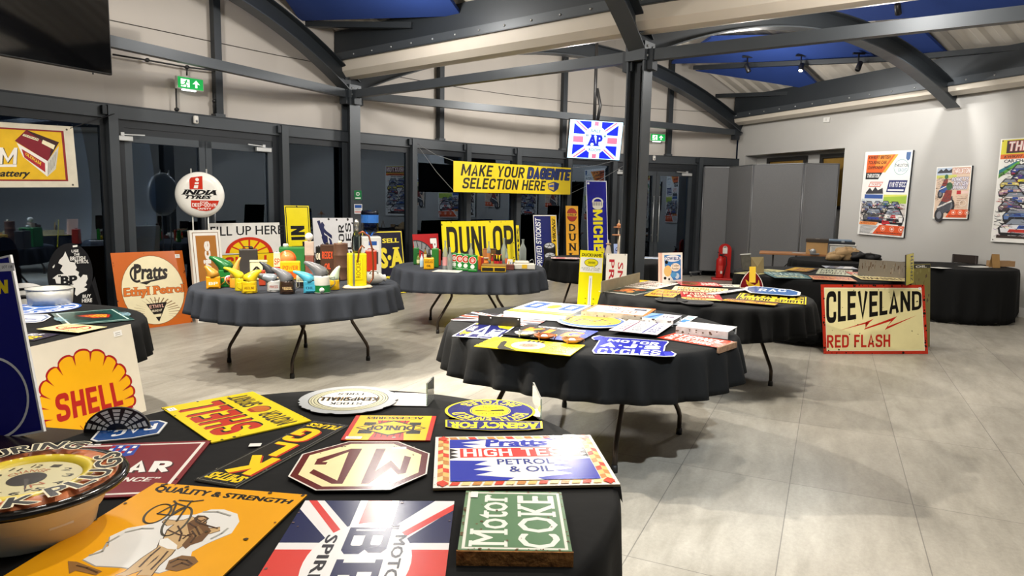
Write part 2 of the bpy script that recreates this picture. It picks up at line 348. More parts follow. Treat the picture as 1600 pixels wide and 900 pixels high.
def tie(a, b_, label, z=ZT):
    t = thing('tie_beam', label, 'beam', a+Vector((0, 0, z))); b = MB(); b.beam((0, 0, 0), b_-a, .1, .12, STEEL); b.build('beam_bar', t)
    d = (b_-a).normalized(); b = MB()
    for s in (.12, (b_-a).length-.12):
        b.beam(d*(s-.06)+Vector((0, 0, -.05)), d*(s+.06)+Vector((0, 0, -.05)), .14, .22, STRUCT_DARK)
    b.build('end_plate', t); return t
tie(C1, L1, 'straight grey tie beam above the double doors, running behind the wall television')
tie(C1, CK, 'straight grey tie beam across the white cladding behind the union flag screen')
tie(C1, C2, 'straight grey tie beam between the two steel columns')
tie(C2, C3, 'straight grey tie beam running from the middle column to the upper right')
# valley gutters
mwh = mat('#c9c1b4', .5, 0, .05, 3)
def gutter(path, label, w_=.42, flip=1, zb=3.41, lh=.25):
    t = thing('valley_gutter', label, 'gutter', (0, 0, 0)); b = MB(); s_ = MB()
    for a, c in zip(path, path[1:]):
        d = (c-a).normalized(); nn = Vector((-d.y, d.x, 0)); sec = [(-w_/2, zb+lh), (-w_/2+.02, zb+lh*.4), (-w_/2+.1, zb+.02), (0, zb), (w_/2-.1, zb+.02), (w_/2-.02, zb+lh*.4), (w_/2, zb+lh)]
        vs = [e+nn*x+Vector((0, 0, z)) for e in (a, c) for x, z in sec]; n = len(sec)
        b.add(vs, [(k, k+1, n+k+1, n+k) for k in range(n-1)] + [tuple(range(n)), tuple(range(2*n-1, n-1, -1)), (0, n, 2*n-1, n-1)], mwh, False)
        u = Vector((0, 0, 1))
        zs = zb; zb = zb+lh-.25
        for off in (-w_/2-.01, w_/2+.01):
            s_.beam(a+nn*off+u*(zb+.31), c+nn*off+u*(zb+.31), .012, .12, STEEL); s_.beam(a+nn*off*.9+u*(zb+.255), c+nn*off*.9+u*(zb+.255), .1, .012, STRUCT_DARK)
            s_.beam(a+nn*off*.8+u*(zb+.54), c+nn*off*.8+u*(zb+.54), .014, .34, STRUCT_DARK)
        L = (c-a).length; k = 0
        while k*.42 < L:
            for off in (-1, 1): s_.lathe([(.016, 0), (.012, .012)], mat('#b5b7b8', .3, .7), 6, a+d*(k*.42+.1)+nn*off*(w_/2+.016)+u*(zb+.31), nn*off)
            k += 1
        zb = zs
    b.build('white_lining', t); s_.build('steel_channel', t); return t
gutter([C1+(C1-C2).normalized()*.15, C2, C3], 'white-lined valley gutter with dark bolted channels running over both steel columns')
b_ = [rwall(6.0, 0, .16), rwall(-8, 0, .16)]
gutter(b_, 'white-lined eaves gutter with dark bolted channel along the top of the poster wall', .3, 1, 3.34, .13)
# corrugated decks
def deck(Pf, Qf, z0, z1, rise, ns, nt, name):
    b = MB(); m = mat('#cbc5bb', .5, .1, .04, 3); vs = []
    for i in range(nt+1):
        for j in range(ns+1):
            s = j/ns; p = Pf(i/nt).lerp(Qf(i/nt), s); z = z0+(z1-z0)*s+4*rise*s*(1-s) + (.045 if (i % 6) in (1, 2, 3) else 0)
            vs.append((p.x, p.y, z))
    W_ = ns+1
    b.add(vs, [(i*W_+j, (i+1)*W_+j, (i+1)*W_+j+1, i*W_+j+1) for i in range(nt) for j in range(ns)], m); return struct(b.build(name))
def poly(path):
    ls = [(c-a).length for a, c in zip(path, path[1:])]; T = sum(ls)
    def f(t):
        d = t*T
        for a, c, l in zip(path, path[1:], ls):
            if d <= l+1e-6: return a.lerp(c, d/l)
            d -= l
        return path[-1]
    return f
va = C1+(C1-C2).normalized()*.6
vp = poly([va, C2, C3]); w1 = Vector((-.66, -.75, 0))
deck(vp, lambda t: vp(t)+w1*8, 4.06, 4.06, 1.1, 20, 240, 'ceiling_deck_a')
wp = poly([rwall(6.1), rwall(-6)])
deck(vp, wp, 4.06, 3.95, 1.1, 20, 240, 'ceiling_deck_b')
# blue acoustic panels, hung a hand below the decks
def deckz(p, side):
    best = 9; bs = None
    for k in range(121):
        a = vp(k/120); c = a+w1*8 if side == 'a' else wp(k/120); d = c-a; u = max(0, min(1, (Vector((p.x, p.y, 0))-a).dot(d)/d.length_squared)); e = (a+d*u-Vector((p.x, p.y, 0))).length
        if e < best: best = e; bs = u
    return 4.06+(0 if side == 'a' else -.11*bs)+4.4*bs*(1-bs)
def hang(px, py, side, gap=.2):
    d = ray(px, py); t = 3.0
    while t < 20:
        p = Vector((0, 0, H0))+d*t
        if p.z > 3.6 and p.z > deckz(p, side)-gap: return p
        t += .05
    return p
mblue = mat('#17367a', .85, 0, .05, 30)
def panel(corners, side, label):
    c = [hang(*q, side) for q in corners]; n = (c[2]-c[0]).cross(c[3]-c[1]).normalized(); o = sum(c, Vector())/4; c = [q-n*(q-o).dot(n) for q in c]; t = MB()
    vs = [q-o for q in c]+[q-o+Vector((0, 0, .05)) for q in c]
    t.add(vs, [(0, 1, 2, 3), (7, 6, 5, 4), (0, 4, 5, 1), (1, 5, 6, 2), (2, 6, 7, 3), (3, 7, 4, 0)], mblue)
    tag(t.build('acoustic_panel', loc=o), label, 'ceiling panel', 'blue acoustic ceiling panels')
panel([(470, 30), (720, 28), (650, -80), (380, -90)], 'a', 'dark blue acoustic panel overhead beside the arched rib at the top left')
panel([(1087, 111), (1200, 101), (1246, 103), (1288, 143)], 'b', 'dark blue acoustic panel farthest back, above the grey folding screens')
panel([(1050, 98), (1372, 95), (1330, 55), (1110, 62)], 'b', 'wide blue acoustic panel behind the arched rib of the middle column')
panel([(1385, 88), (1480, 86), (1436, 42), (1340, 50)], 'b', 'blue acoustic panel between the arched rib and bare corrugated roof deck')
panel([(1310, 34), (1620, 16), (1560, -30), (1270, -10)], 'b', 'blue acoustic panel highest up at the right, beside a lit spotlight')
def rail(a, c, label, w_=.09, h=.08):
    t = MB(); t.beam((0, 0, 0), c-a, w_, h, STRUCT_DARK); tag(t.build('roof_purlin', loc=a), label, 'beam', 'dark roof purlins')
rail(hang(472, 38, 'a', .22), hang(645, 40, 'a', .22), 'dark purlin under the left blue panel')
rail(hang(1085, 106, 'b', .26), hang(1395, 92, 'b', .26), 'dark track rail carrying the spotlights behind the arched rib')
rail(hang(1290, 144, 'b', .26), hang(1120, 150, 'b', .26), 'dark purlin below the farthest blue panel')
rail(hang(1400, 92, 'b', .26), hang(1640, 70, 'b', .26), 'dark purlin under the bare deck at the upper right')
# cladding posts
for i, (px, y0, p) in enumerate(((340, 0, 0), (687, 0, 0), (880, 0, 0), (1046, 0, 0))):
    best = None
    for j, (a, c) in enumerate(zip(V, V[1:])):
        n = outw(a, c); q = on_plane(px, 180, a, n); s = (q-a).dot((c-a).normalized())
        if -.001 <= s <= (c-a).length: best = (q, n, (c-a).normalized())
    q, n, d = best; q = Vector((q.x, q.y, 0)); t = MB(); t.box((0, 0, 1.1), (.1, .1, 2.2), STRUCT_DARK, math.atan2(d.y, d.x)); t.box((0, 0, .02), (.14, .12, .04), STEEL, math.atan2(d.y, d.x))
    tag(t.build('cladding_post', loc=q-n*.02+Vector((0, 0, 2.62))), ['black upright post on the white cladding right of the exit sign', 'black upright post on the white cladding above the red tyre sign', 'black upright post on the white cladding left of the flag screen', 'black upright post on the white cladding right of the middle column'][i], 'post', 'cladding posts')
# ------------------------------------------------------------------ tables and cloths
def folding_table(c, r, rz, label, h=.745, wood='#6b5a45'):
    t = thing('folding_table', label, 'table', (c[0], c[1], 0), math.radians(rz), 'round folding tables')
    b = MB(); b.lathe([(r-.004, h-.032), (r, h-.028), (r, h-.006), (r-.006, h)], mat(wood, .6), 48); b.build('tabletop', t)
    m = mat('#4a4038', .32, .75, .04, 8)
    for s in (-1, 1):
        y = s*-.42
        for e in (-1, 1):
            b = MB(); b.tube([(e*.27, y, h-.03), (e*.27, y, .43), (e*.285, y, .39), (e*.42, y-s*.04, .17), (e*.435, y-s*.045, .13), (e*.437, y-s*.045, .0)], .0155, m, 10)
            b.lathe([(.02, 0), (.02, .03), (.017, .045)], mat('#1d1b1a', .6), 10, (e*.437, y-s*.045, 0)); b.build('leg', t)
        b = MB(); b.tube([(-.27, y, .5), (.27, y, .5)], .012, m, 8); b.tube([(-.02, y, .5), (-.02, y+s*.32, h-.04)], .01, m, 6); b.build('leg_brace', t)
    return t
def fabric(h):
    k = ('fab', h)
    if k in MATS: return MATS[k]
    m = bpy.data.materials.new('cloth_'+h.strip('#')); m.use_nodes = True; nt = m.node_tree; b = nt.nodes['Principled BSDF']; b.inputs['Base Color'].default_value = lin(h); b.inputs['Roughness'].default_value = .85; b.inputs['Specular IOR Level'].default_value = .2
    n = nt.nodes.new('ShaderNodeTexNoise'); n.inputs['Scale'].default_value = 5; n.inputs['Detail'].default_value = 3; tc = nt.nodes.new('ShaderNodeTexCoord'); nt.links.new(tc.outputs['Object'], n.inputs[0])
    bp = nt.nodes.new('ShaderNodeBump'); bp.inputs['Strength'].default_value = .35; bp.inputs['Distance'].default_value = .02; nt.links.new(n.outputs[0], bp.inputs['Height']); nt.links.new(bp.outputs[0], b.inputs['Normal'])
    MATS[k] = m; return m
def tablecloth(c, r, drop, col, label, waves=29, amp=.05, seed=1, h=.7475, group='round tablecloths'):
    rnd = random.Random(seed); N = 288; ph = [rnd.uniform(0, 6.28) for _ in range(5)]
    def wave(a): return .75*math.sin(waves*a+ph[0]+1.1*math.sin(3*a+ph[1])) + .25*math.sin((waves//2+3)*a+ph[2]) + .12*math.sin(7*a+ph[3])
    dr = drop if callable(drop) else (lambda a: drop*(1+.06*math.sin(3*a+ph[4])))
    vs = [(0, 0, h)]; fs = []
    rings = [(r*.5, 0), (r*.9, 0), (r-.012, 0), (r+.004, .02)] + [(r+.012, f) for f in (.1, .25, .45, .65, .85, 1)]
    for rr, f in rings:
        for k in range(N):
            a = 2*math.pi*k/N; wv = max(-.75, wave(a)); q = rr + (amp*(wv+.55)*f**.8 if f > .05 else 0)
            vs.append((q*math.cos(a), q*math.sin(a), h - (dr(a)*f*(1-.04*wv) if f > .05 else (.006 if f else 0))))
    for k in range(N): fs.append((0, 1+k, 1+(k+1) % N))
    for i in range(len(rings)-1):
        for k in range(N): fs.append((1+i*N+k, 1+(i+1)*N+k, 1+(i+1)*N+(k+1) % N, 1+i*N+(k+1) % N))
    b = MB(); b.add(vs, fs, fabric(col), True); o = b.build('tablecloth', loc=(c[0], c[1], 0)); sol = o.modifiers.new('thick', 'SOLIDIFY'); sol.thickness = .002; sol.offset = -1
    return tag(o, label, 'tablecloth', group)
# heavy block capitals drawn as mitred strokes
def _rp(p, r, closed=False, n=5):
    out = []; N = len(p)
    for i, c in enumerate(p):
        if not closed and i in (0, N-1): out.append(c); continue
        a, b = Vector(p[i-1]), Vector(p[(i+1) % N]); c = Vector(c); da, db = (a-c), (b-c); rr = min(r, da.length*.5, db.length*.5); u, v = c+da.normalized()*rr, c+db.normalized()*rr
        for k in range(n+1): t = k/n; q = u*(1-t)**2+c*2*t*(1-t)+v*t*t; out.append((q.x, q.y))
    return out
def _block(ch, s):
    w = {'I': s, 'M': .84, 'W': .9, 'J': .5, 'L': .5, 'F': .52, 'E': .54, ' ': .28, '&': .66, '"': .3, '-': .36, 'T': .6}.get(ch, .62); L, R, B, T, M = s/2, w-s/2, s/2, 1-s/2, .5; r = .3
    D = {'A': [[(s*.45, 0), (w/2, 1-s*.35), (w-s*.45, 0)], [(w*.26, .28), (w*.74, .28)]], 'B': [[(L, 0), (L, 1)], _rp([(L, T), (R-.03, T), (R-.03, .53), (L, .53)], .2), _rp([(L, .53), (R, .53), (R, B), (L, B)], .22)],
         'C': [_rp([(R, .66), (R, T), (L, T), (L, B), (R, B), (R, .34)], r)], 'D': [[(L, 0), (L, 1)], _rp([(L, T), (R, T), (R, B), (L, B)], r)], 'E': [[(L, 0), (L, 1)], [(L, T), (w, T)], [(L, M), (w*.9, M)], [(L, B), (w, B)]],
         'F': [[(L, 0), (L, 1)], [(L, T), (w, T)], [(L, M), (w*.86, M)]], 'G': [_rp([(R, .68), (R, T), (L, T), (L, B), (R, B), (R, .30)], r), [(R, B+.1), (R, .47)], [(w, .47), (w*.52, .47)]], 'H': [[(L, 0), (L, 1)], [(R, 0), (R, 1)], [(L, M), (R, M)]], 'I': [[(L, 0), (L, 1)]],
         'J': [_rp([(R, 1), (R, B), (L, B), (L, .34)], r)], 'K': [[(L, 0), (L, 1)], [(L, .36), (w-s*.5, 1)], [(w*.42, .5), (w-s*.45, 0)]], 'L': [[(L, 0), (L, 1)], [(L, B), (w, B)]], 'M': [[(L, 0), (L, 1)], [(R, 0), (R, 1)], [(L, 1-s*.3), (w/2, .22), (R, 1-s*.3)]],
         'N': [[(L, 0), (L, 1)], [(R, 0), (R, 1)], [(L, 1-s*.2), (R, s*.2)]], 'O': [_rp([(L, B), (R, B), (R, T), (L, T)], r, True)], 'P': [[(L, 0), (L, 1)], _rp([(L, T), (R, T), (R, .44), (L, .44)], .24)], 'R': [[(L, 0), (L, 1)], _rp([(L, T), (R-.02, T), (R-.02, .48), (L, .48)], .22), [(w*.45, .48), (w-s*.45, 0)]],
         'S': [_rp([(R, .70), (R, T), (L, T), (L, .53), (R, .47), (R, B), (L, B), (L, .30)], .26)], 'T': [[(w/2, 0), (w/2, 1)], [(0, T), (w, T)]], 'U': [_rp([(L, 1), (L, B), (R, B), (R, 1)], r)], 'V': [[(s*.45, 1), (w/2, s*.35), (w-s*.45, 1)]], 'W': [[(s*.4, 1), (w*.28, s*.35), (w/2, .8), (w*.72, s*.35), (w-s*.4, 1)]],
         'X': [[(s*.4, 0), (w-s*.4, 1)], [(s*.4, 1), (w-s*.4, 0)]], 'Y': [[(s*.4, 1), (w/2, .45), (w-s*.4, 1)], [(w/2, .5), (w/2, 0)]], 'Z': [[(0, T), (w, T)], [(0, B), (w, B)], [(w-s*.5, 1-s*.5), (s*.5, s*.5)]], ' ': [], '-': [[(0, M), (w, M)]], '"': [[(s*.3, .68), (s*.3, 1)], [(w-s*.3, .68), (w-s*.3, 1)]], chr(183): [[(0, M), (s*.55, M)]]}
    if ch == chr(183): w = s*.55
    return (D.get(ch), w)
BK = {}
def block_text(t, s):
    k = (t, s)
    if k in BK: return BK[k]
    x = 0; out = []
    for ch in t:
        D, w = _block(ch, s)
        if D is None: BK[k] = None; return None
        for p in D:
            closed = ch == 'O'; P_ = [Vector(q) for q in p]; n = len(P_); Lf = []; Rt = []
            for i, c in enumerate(P_):
                a = P_[i-1] if (i or closed) else None; b = P_[(i+1) % n] if (i < n-1 or closed) else None; ds = [(c-a).normalized()] if a is not None and (c-a).length > 1e-7 else []
                if b is not None and (b-c).length > 1e-7: ds.append((b-c).normalized())
                ns = [Vector((-d.y, d.x)) for d in ds]; m = (ns[0]+ns[-1]); m = m.normalized() if m.length > 1e-6 else ns[0]; l = min(1.5, 1/max(.3, m.dot(ns[0])))*s/2
                Lf.append(c+m*l); Rt.append(c-m*l)
            vs = []; fs = []
            for a, b in zip(Lf, Rt): vs += [(a.x+x, a.y), (b.x+x, b.y)]
            for i in range(n if closed else n-1): j = (i+1) % n; fs.append((2*i+1, 2*j+1, 2*j, 2*i))
            out.append((vs, fs))
        x += w + .1
    BK[k] = (out, x-.1); return BK[k]
ZS = .00003
# ------------------------------------------------------------------ flat printed / enamelled signs
LAID = []
def overlap2(A, B):
    for Q in (A, B):
        for i in range(4):
            e = Q[(i+1) % 4]-Q[i]; n = Vector((-e.y, e.x)).normalized(); a = [n.x*p.x+n.y*p.y for p in A]; b = [n.x*p.x+n.y*p.y for p in B]
            if max(a) < min(b)+.012 or max(b) < min(a)+.012: return False
    return True
class Sign:
    def __init__(s, name, label, cat, M, W, H, back='#e9e4d6', thick=.004, outline=None, group=None, gloss=None, edge=None):
        if M[2][2] > .99 and thick <= .012 and W > .05 and name != 'print':   # rest it on whatever sheet already lies there
            mine = [M @ Vector((a*W/2, b*H/2, 0)) for a, b in ((-1, -1), (1, -1), (1, 1), (-1, 1))]
            z0_ = M.translation.z
            for other, zt in LAID:
                if -.012 < zt-z0_ < .016 and overlap2(mine, other): M.translation.z = max(M.translation.z, zt+thick+.0012)
            LAID.append((mine, M.translation.z))
        s.name, s.M, s.W, s.H, s.th = name, M, W, H, thick; s.mb = MB(); s.k = 0; s.label, s.cat, s.group = label, cat, group; s.kids = []; s.paint = gloss or enamel; s.inv = M.inverted()
        ol = outline or [(-W/2, -H/2), (W/2, -H/2), (W/2, H/2), (-W/2, H/2)]
        a = sum(ol[i][0]*ol[(i+1) % len(ol)][1]-ol[(i+1) % len(ol)][0]*ol[i][1] for i in range(len(ol)))
        if a < 0: ol = ol[::-1]
        if name in ('rim', 'print'): return
        s.mb.prism(ol, -thick, -.0004, s.paint(edge or '#2b2725')); s.face(ol, back, 0)
    def face(s, pts, col, z=None):
        if z is None: s.k += 1; z = ZS*s.k
        s.mb.add([(p[0], p[1], z) for p in pts], [tuple(range(len(pts)))], s.paint(col) if isinstance(col, str) else col)
    def q(s, p): return ((p[0]/100-.5)*s.W, (p[1]/100-.5)*s.H)
    def l(s, px, py):
        o = s.M.translation; n = s.M.to_3x3() @ Vector((0, 0, 1)); v = s.inv @ on_plane(px, py, o, n); return (v.x, v.y)
    @staticmethod
    def ccw(p):
        a = sum(p[i][0]*p[(i+1) % len(p)][1]-p[(i+1) % len(p)][0]*p[i][1] for i in range(len(p)))
        return p if a > 0 else p[::-1]
    def poly(s, pts, col): s.face(s.ccw([s.q(p) for p in pts]), col); return s
    def px(s, pts, col): s.face(s.ccw([s.l(*p) for p in pts]), col); return s
    def rect(s, x0, y0, x1, y1, col): return s.poly([(x0, y0), (x1, y0), (x1, y1), (x0, y1)], col)
    def frame(s, m, w_, col, mx=None):
        a = s.H/s.W if mx is None else 1; wx, wy, px_ = w_*a, w_, m*a
        s.rect(px_, m, 100-px_, m+wy, col); s.rect(px_, 100-m-wy, 100-px_, 100-m, col); s.rect(px_, m, px_+wx, 100-m, col); s.rect(100-px_-wx, m, 100-px_, 100-m, col); return s
    def ell(s, cx, cy, rx, ry, col, a0=0, a1=360, n=40, inner=0):
        c = s.q((cx, cy)); X = rx*s.W/100; Y = ry*s.H/100; A = [math.radians(a0+(a1-a0)*k/n) for k in range(n+(0 if a1-a0 == 360 and not inner else 1))]
        if not inner: s.face(s.ccw([(c[0]+X*math.cos(t), c[1]+Y*math.sin(t)) for t in A]), col)
        else:
            s.k += 1; z = ZS*s.k; vs = [(c[0]+X*k*math.cos(t), c[1]+Y*k*math.sin(t), z) for t in A for k in (inner, 1)]
            s.mb.add(vs, [(2*i, 2*i+1, 2*i+3, 2*i+2) for i in range(len(A)-1)], s.paint(col))
        return s
    def circ(s, cx, cy, r, col, inner=0, a0=0, a1=360): return s.ell(cx, cy, r*s.H/s.W, r, col, a0, a1, 40, inner)
    def line(s, pts, w_, col, closed=False):
        p = [Vector(s.q(a)) for a in pts]; w_ = w_*s.H/200; s.k += 1; z = ZS*s.k
        for a, c in zip(p, p[1:]+([p[0]] if closed else [])):
            if (c-a).length < 1e-6: continue
            d = (c-a).normalized(); n = Vector((-d.y, d.x))*w_; e = d*w_*.5; s.mb.add([(*(a-n-e), z), (*(c-n+e), z), (*(c+n+e), z), (*(a+n-e), z)], [(0, 1, 2, 3)], s.paint(col))
        return s
    def _text(s, t, fn, col, b, sh, serif, out):
        bt = block_text(t, round(.165+(b-.05)*1.3, 3)) if b >= .045 and not serif and len(t) > 0 else None
        if bt and bt[1] > 0:
            for c, g in ([(out[0], out[1]*2.2)] if out else [])+[(col, 0)]:
                s.k += 1
                for d in ([(0, 0)] if not g else [(g*math.cos(a*.785), g*math.sin(a*.785)) for a in range(8)]):
                    for q, (vs, fs) in enumerate(bt[0]):
                        z = ZS*(s.k+.08*q); V_ = []
                        for x, y in vs:
                            y = max(-.5, y+d[1]); p = fn((x+d[0])/bt[1]+sh*(y-.5)/bt[1]*1.4, y); V_.append((p[0], p[1], z))
                        s.mb.add(V_, fs, s.paint(c))
                    s.k += .3
                s.k += .08*len(bt[0])
            return
        b = min(b, .075); V0, F0, B0 = glyphs(t, 0); x0 = min(v[0] for v in V0)-b; x1 = max(v[0] for v in V0)+b; y0 = min(v[1] for v in V0)-b*.7; y1 = max(v[1] for v in V0)+b*.7
        def put(V_, F_, c, dx=0, dy=0):
            z = ZS*s.k
            def mp(v):
                y = (v[1]+dy-y0)/(y1-y0); x = (v[0]+dx-x0)/(x1-x0); x = x + sh*(y-.5)*2*(y1-y0)/(x1-x0); p = fn(x, y); return (p[0], p[1], z)
            s.mb.add([mp(v) for v in V_], F_, s.paint(c))
        def bold(c, g):
            s.k += 1; put(V0, F0, c); n = 8 if g > .03 else 4
            for a in range(n if g > .004 else 0): s.k += .12; put(V0, F0, c, g*math.cos(6.2832*a/n+.3927), .7*g*math.sin(6.2832*a/n+.3927))
        if out: bold(out[0], b+out[1])
        bold(col, b)
        if serif:
            E = [(a, c) for a, c in B0 if abs(a[1]-c[1]) < 1e-4 and .04 < abs(a[0]-c[0]) < .24 and (abs(a[1]) < .05 or abs(a[1]-.7) < .06 or abs(a[1]-.5) < .06)]
            for a, c in E:
                xa, xb = sorted((a[0], c[0])); g = serif*.07+b; yy = a[1]+(-b*.7 if a[1] < .3 else b*.7); hh = .06 if a[1] < .3 else -.06; s.k += .1
                q = [(xa-g, yy), (xb+g, yy), (xb+g, yy+hh), (xa-g, yy+hh)]; put(q, [(0, 1, 2, 3) if hh > 0 else (3, 2, 1, 0)], col)
    def tq(s, t, Q, col, b=.03, sh=0, serif=0, out=None):
        TL, TR, BR, BL = Q
        def fn(x, y):
            top = (TL[0]+(TR[0]-TL[0])*x, TL[1]+(TR[1]-TL[1])*x); bt = (BL[0]+(BR[0]-BL[0])*x, BL[1]+(BR[1]-BL[1])*x)
            return (bt[0]+(top[0]-bt[0])*y, bt[1]+(top[1]-bt[1])*y)
        s._text(t, fn, col, b, sh, serif, out); return s
    def text(s, t, x0, y0, x1, y1, col, b=.03, sh=0, serif=0, rot=0, out=None):
        c = [(x0, y1), (x1, y1), (x1, y0), (x0, y0)]; k = {0: 0, 90: 3, 180: 2, 270: 1}[rot]; c = c[k:]+c[:k]   # rot 90: reads upwards
        return s.tq(t, [s.q(p) for p in c], col, b, sh, serif, out)
    def ptext(s, t, pxs, col, b=.03, sh=0, serif=0, out=None): return s.tq(t, [s.l(*p) for p in pxs], col, b, sh, serif, out)
    def arc(s, t, cx, cy, r0, r1, a0, a1, col, b=.03, serif=0, out=None, kx=1):
        c = s.q((cx, cy)); hh = s.H/100
        def fn(x, y): a = math.radians(a0+(a1-a0)*x); r = (r0+(r1-r0)*y)*hh; return (c[0]+r*math.cos(a)*kx, c[1]+r*math.sin(a))
        s._text(t, fn, col, b, 0, serif, out); return s
    def chips(s, n, col='#2a211c', seed=1, size=1.6, inside=0):
        r = random.Random(seed)
        for _ in range(n):
            if r.random() < inside: x, y = r.uniform(4, 96), r.uniform(4, 96)
            else:
                e = r.randrange(4); t = r.uniform(1, 99); d = r.uniform(.6, 2.4); x, y = ((t, d), (t, 100-d), (d, t), (100-d, t))[e]
            sz = size*r.uniform(.3, 1); k = r.randrange(5, 9); a = s.H/s.W
            s.poly([(max(.1, min(99.9, x+sz*a*r.uniform(.5, 1.1)*math.cos(6.283*i/k))), max(.1, min(99.9, y+sz*r.uniform(.5, 1.1)*math.sin(6.283*i/k)))) for i in range(k)], col)
        return s
    def tagbox(s, x0, y0, x1, y1, label=None):
        s.kids.append((x0, y0, x1, y1, label)); return s
    def build(s):
        if not s.kids: o = s.mb.build(s.name, M=s.M); return tag(o, s.label, s.cat, s.group)
        t = thing(s.name, s.label, s.cat, M=s.M, group=s.group); s.mb.build('face_plate', t)
        for x0, y0, x1, y1, lb in s.kids:
            a, c = s.q((x0, y0)), s.q((x1, y1)); b = MB(); z = ZS*(s.k+2); w_, h_ = c[0]-a[0], c[1]-a[1]; b.box(((a[0]+c[0])/2, (a[1]+c[1])/2, z), (w_, h_, .0006), mat('#f2f1ee', .6, 0, 0))
            for f in (.3, .62): b.box((a[0]+w_*.5, a[1]+h_*f, z+.0004), (w_*.6, h_*.1, .0002), mat('#8a8a8a', .7, 0, 0))
            o = b.build('lot_label', t)
            if lb: o['label'] = lb
        return t
def fit(p, n):
    TL, TR, BR, BL = p; n = Vector(n).normalized(); u = ((TR-TL)+(BR-BL)); u = (u - n*u.dot(n)).normalized(); v = n.cross(u)
    W = ((TR-TL).length+(BR-BL).length)/2; H = (abs((TL-BL).dot(v))+abs((TR-BR).dot(v)))/2; c = (TL+TR+BR+BL)/4
    return Matrix(((u.x, v.x, n.x, c.x), (u.y, v.y, n.y, c.y), (u.z, v.z, n.z, c.z), (0, 0, 0, 1))), W, H
ZT1 = .7535
def lay(TL, TR, BR, BL, z=ZT1): return fit([P(*q, z) for q in (TL, TR, BR, BL)], (0, 0, 1))
def lay3(TL, TR, H, z=ZT1):
    a, b = P(*TL, z), P(*TR, z); u = (b-a).normalized(); v = Vector((-u.y, u.x, 0)); return fit([a, b, b-v*H, a-v*H], (0, 0, 1))
def lean(BL, BR, TL, TR, z=0, tilt=8, dx=None):
    """a sheet standing on the level z along its lower edge and leaning back by tilt degrees"""
    a, b = P(*BL, z), P(*BR, z); u = (b-a); u.z = 0; u.normalize(); back = Vector((-u.y, u.x, 0)); t = math.radians(tilt)
    v = Vector((0, 0, 1))*math.cos(t) + back*math.sin(t); n = u.cross(v); c, d = on_plane(*TL, a, n), on_plane(*TR, a, n); return fit([c, d, b, a], n)
def stand(TL, TR, BR, BL, o, ang, tilt=0):
    """a sheet on the plane through o whose horizontal runs along ang degrees"""
    u = Vector((math.cos(math.radians(ang)), math.sin(math.radians(ang)), 0)); back = Vector((-u.y, u.x, 0)); t = math.radians(tilt)
    v = Vector((0, 0, 1))*math.cos(t) + back*math.sin(t); n = u.cross(v); return fit([on_plane(*q, Vector(o), n) for q in (TL, TR, BR, BL)], n)
def outl(pxs, M, z=ZT1): i = M.inverted(); return [((i @ P(*q, z)).x, (i @ P(*q, z)).y) for q in pxs]
# ------------------------------------------------------------------ near table
TA, TB, TC, TD, TE, TF, TG, TH = (-.583, 1.893), (.512, 4.42), (-2.005, 6.37), (-.53, 8.44), (1.753, 6.19), (3.72, 8.35), (-3.2, 4.02), (1.33, 9.95)
BLK, GREY = '#0f1011', '#33373f'
folding_table(TA, .875, 30, 'round folding table nearest the camera, under a black cloth crowded with flat signs')
tablecloth(TA, .885, .27, BLK, 'black cloth on the nearest table, under the octagonal and union flag signs', seed=3, amp=.014)
folding_table(TB, .905, 52, 'round folding table in the middle of the hall, brown bent legs under a black cloth')
tablecloth(TB, .915, .25, BLK, 'wavy black cloth on the middle table with the blue scroll-shaped sign', seed=5)
folding_table(TC, .905, 55, 'round folding table under the grey cloth with oil pourers')
tablecloth(TC, .915, .23, GREY, 'slate grey cloth on the table of oil pourers and cans', seed=8)
folding_table(TD, .905, 12, 'round folding table under the grey cloth with bottles')
tablecloth(TD, .915, .24, GREY, 'slate grey cloth on the table of glass bottles and green cans', seed=11)
folding_table(TE, .905, 95, 'round folding table right of the middle table, black legs')
tablecloth(TE, .915, .27, BLK, 'black cloth on the table with the small white book-shaped sign standing up', seed=13)
folding_table(TF, .93, 30, 'round folding table behind the cream and red sign')
tablecloth(TF, .945, lambda a: .70 if math.sin(a) < .3 else .4, BLK, 'black cloth hanging nearly to the floor behind the cream and red sign', seed=15, amp=.02)
folding_table(TG, .88, 20, 'round folding table at the left edge, under a black cloth with a metal tub')
tablecloth(TG, .89, .25, BLK, 'black cloth on the left-edge table with the metal tub', seed=17, amp=.032)
folding_table(TH, .84, 70, 'round folding table far back behind the yellow thermometer sign')
tablecloth(TH, .85, .27, BLK, 'black cloth on the far table left of the steel column', seed=19)
def sg(name, label, fr, back, cat='enamel sign', **k): return Sign(name, label, cat, fr[0], fr[1], fr[2], back, **k)
def octo(W, H, a, b): return [(-W/2+a, -H/2), (W/2-a, -H/2), (W/2, -H/2+b), (W/2, H/2-b), (W/2-a, H/2), (-W/2+a, H/2), (-W/2, H/2-b), (-W/2, -H/2+b)]
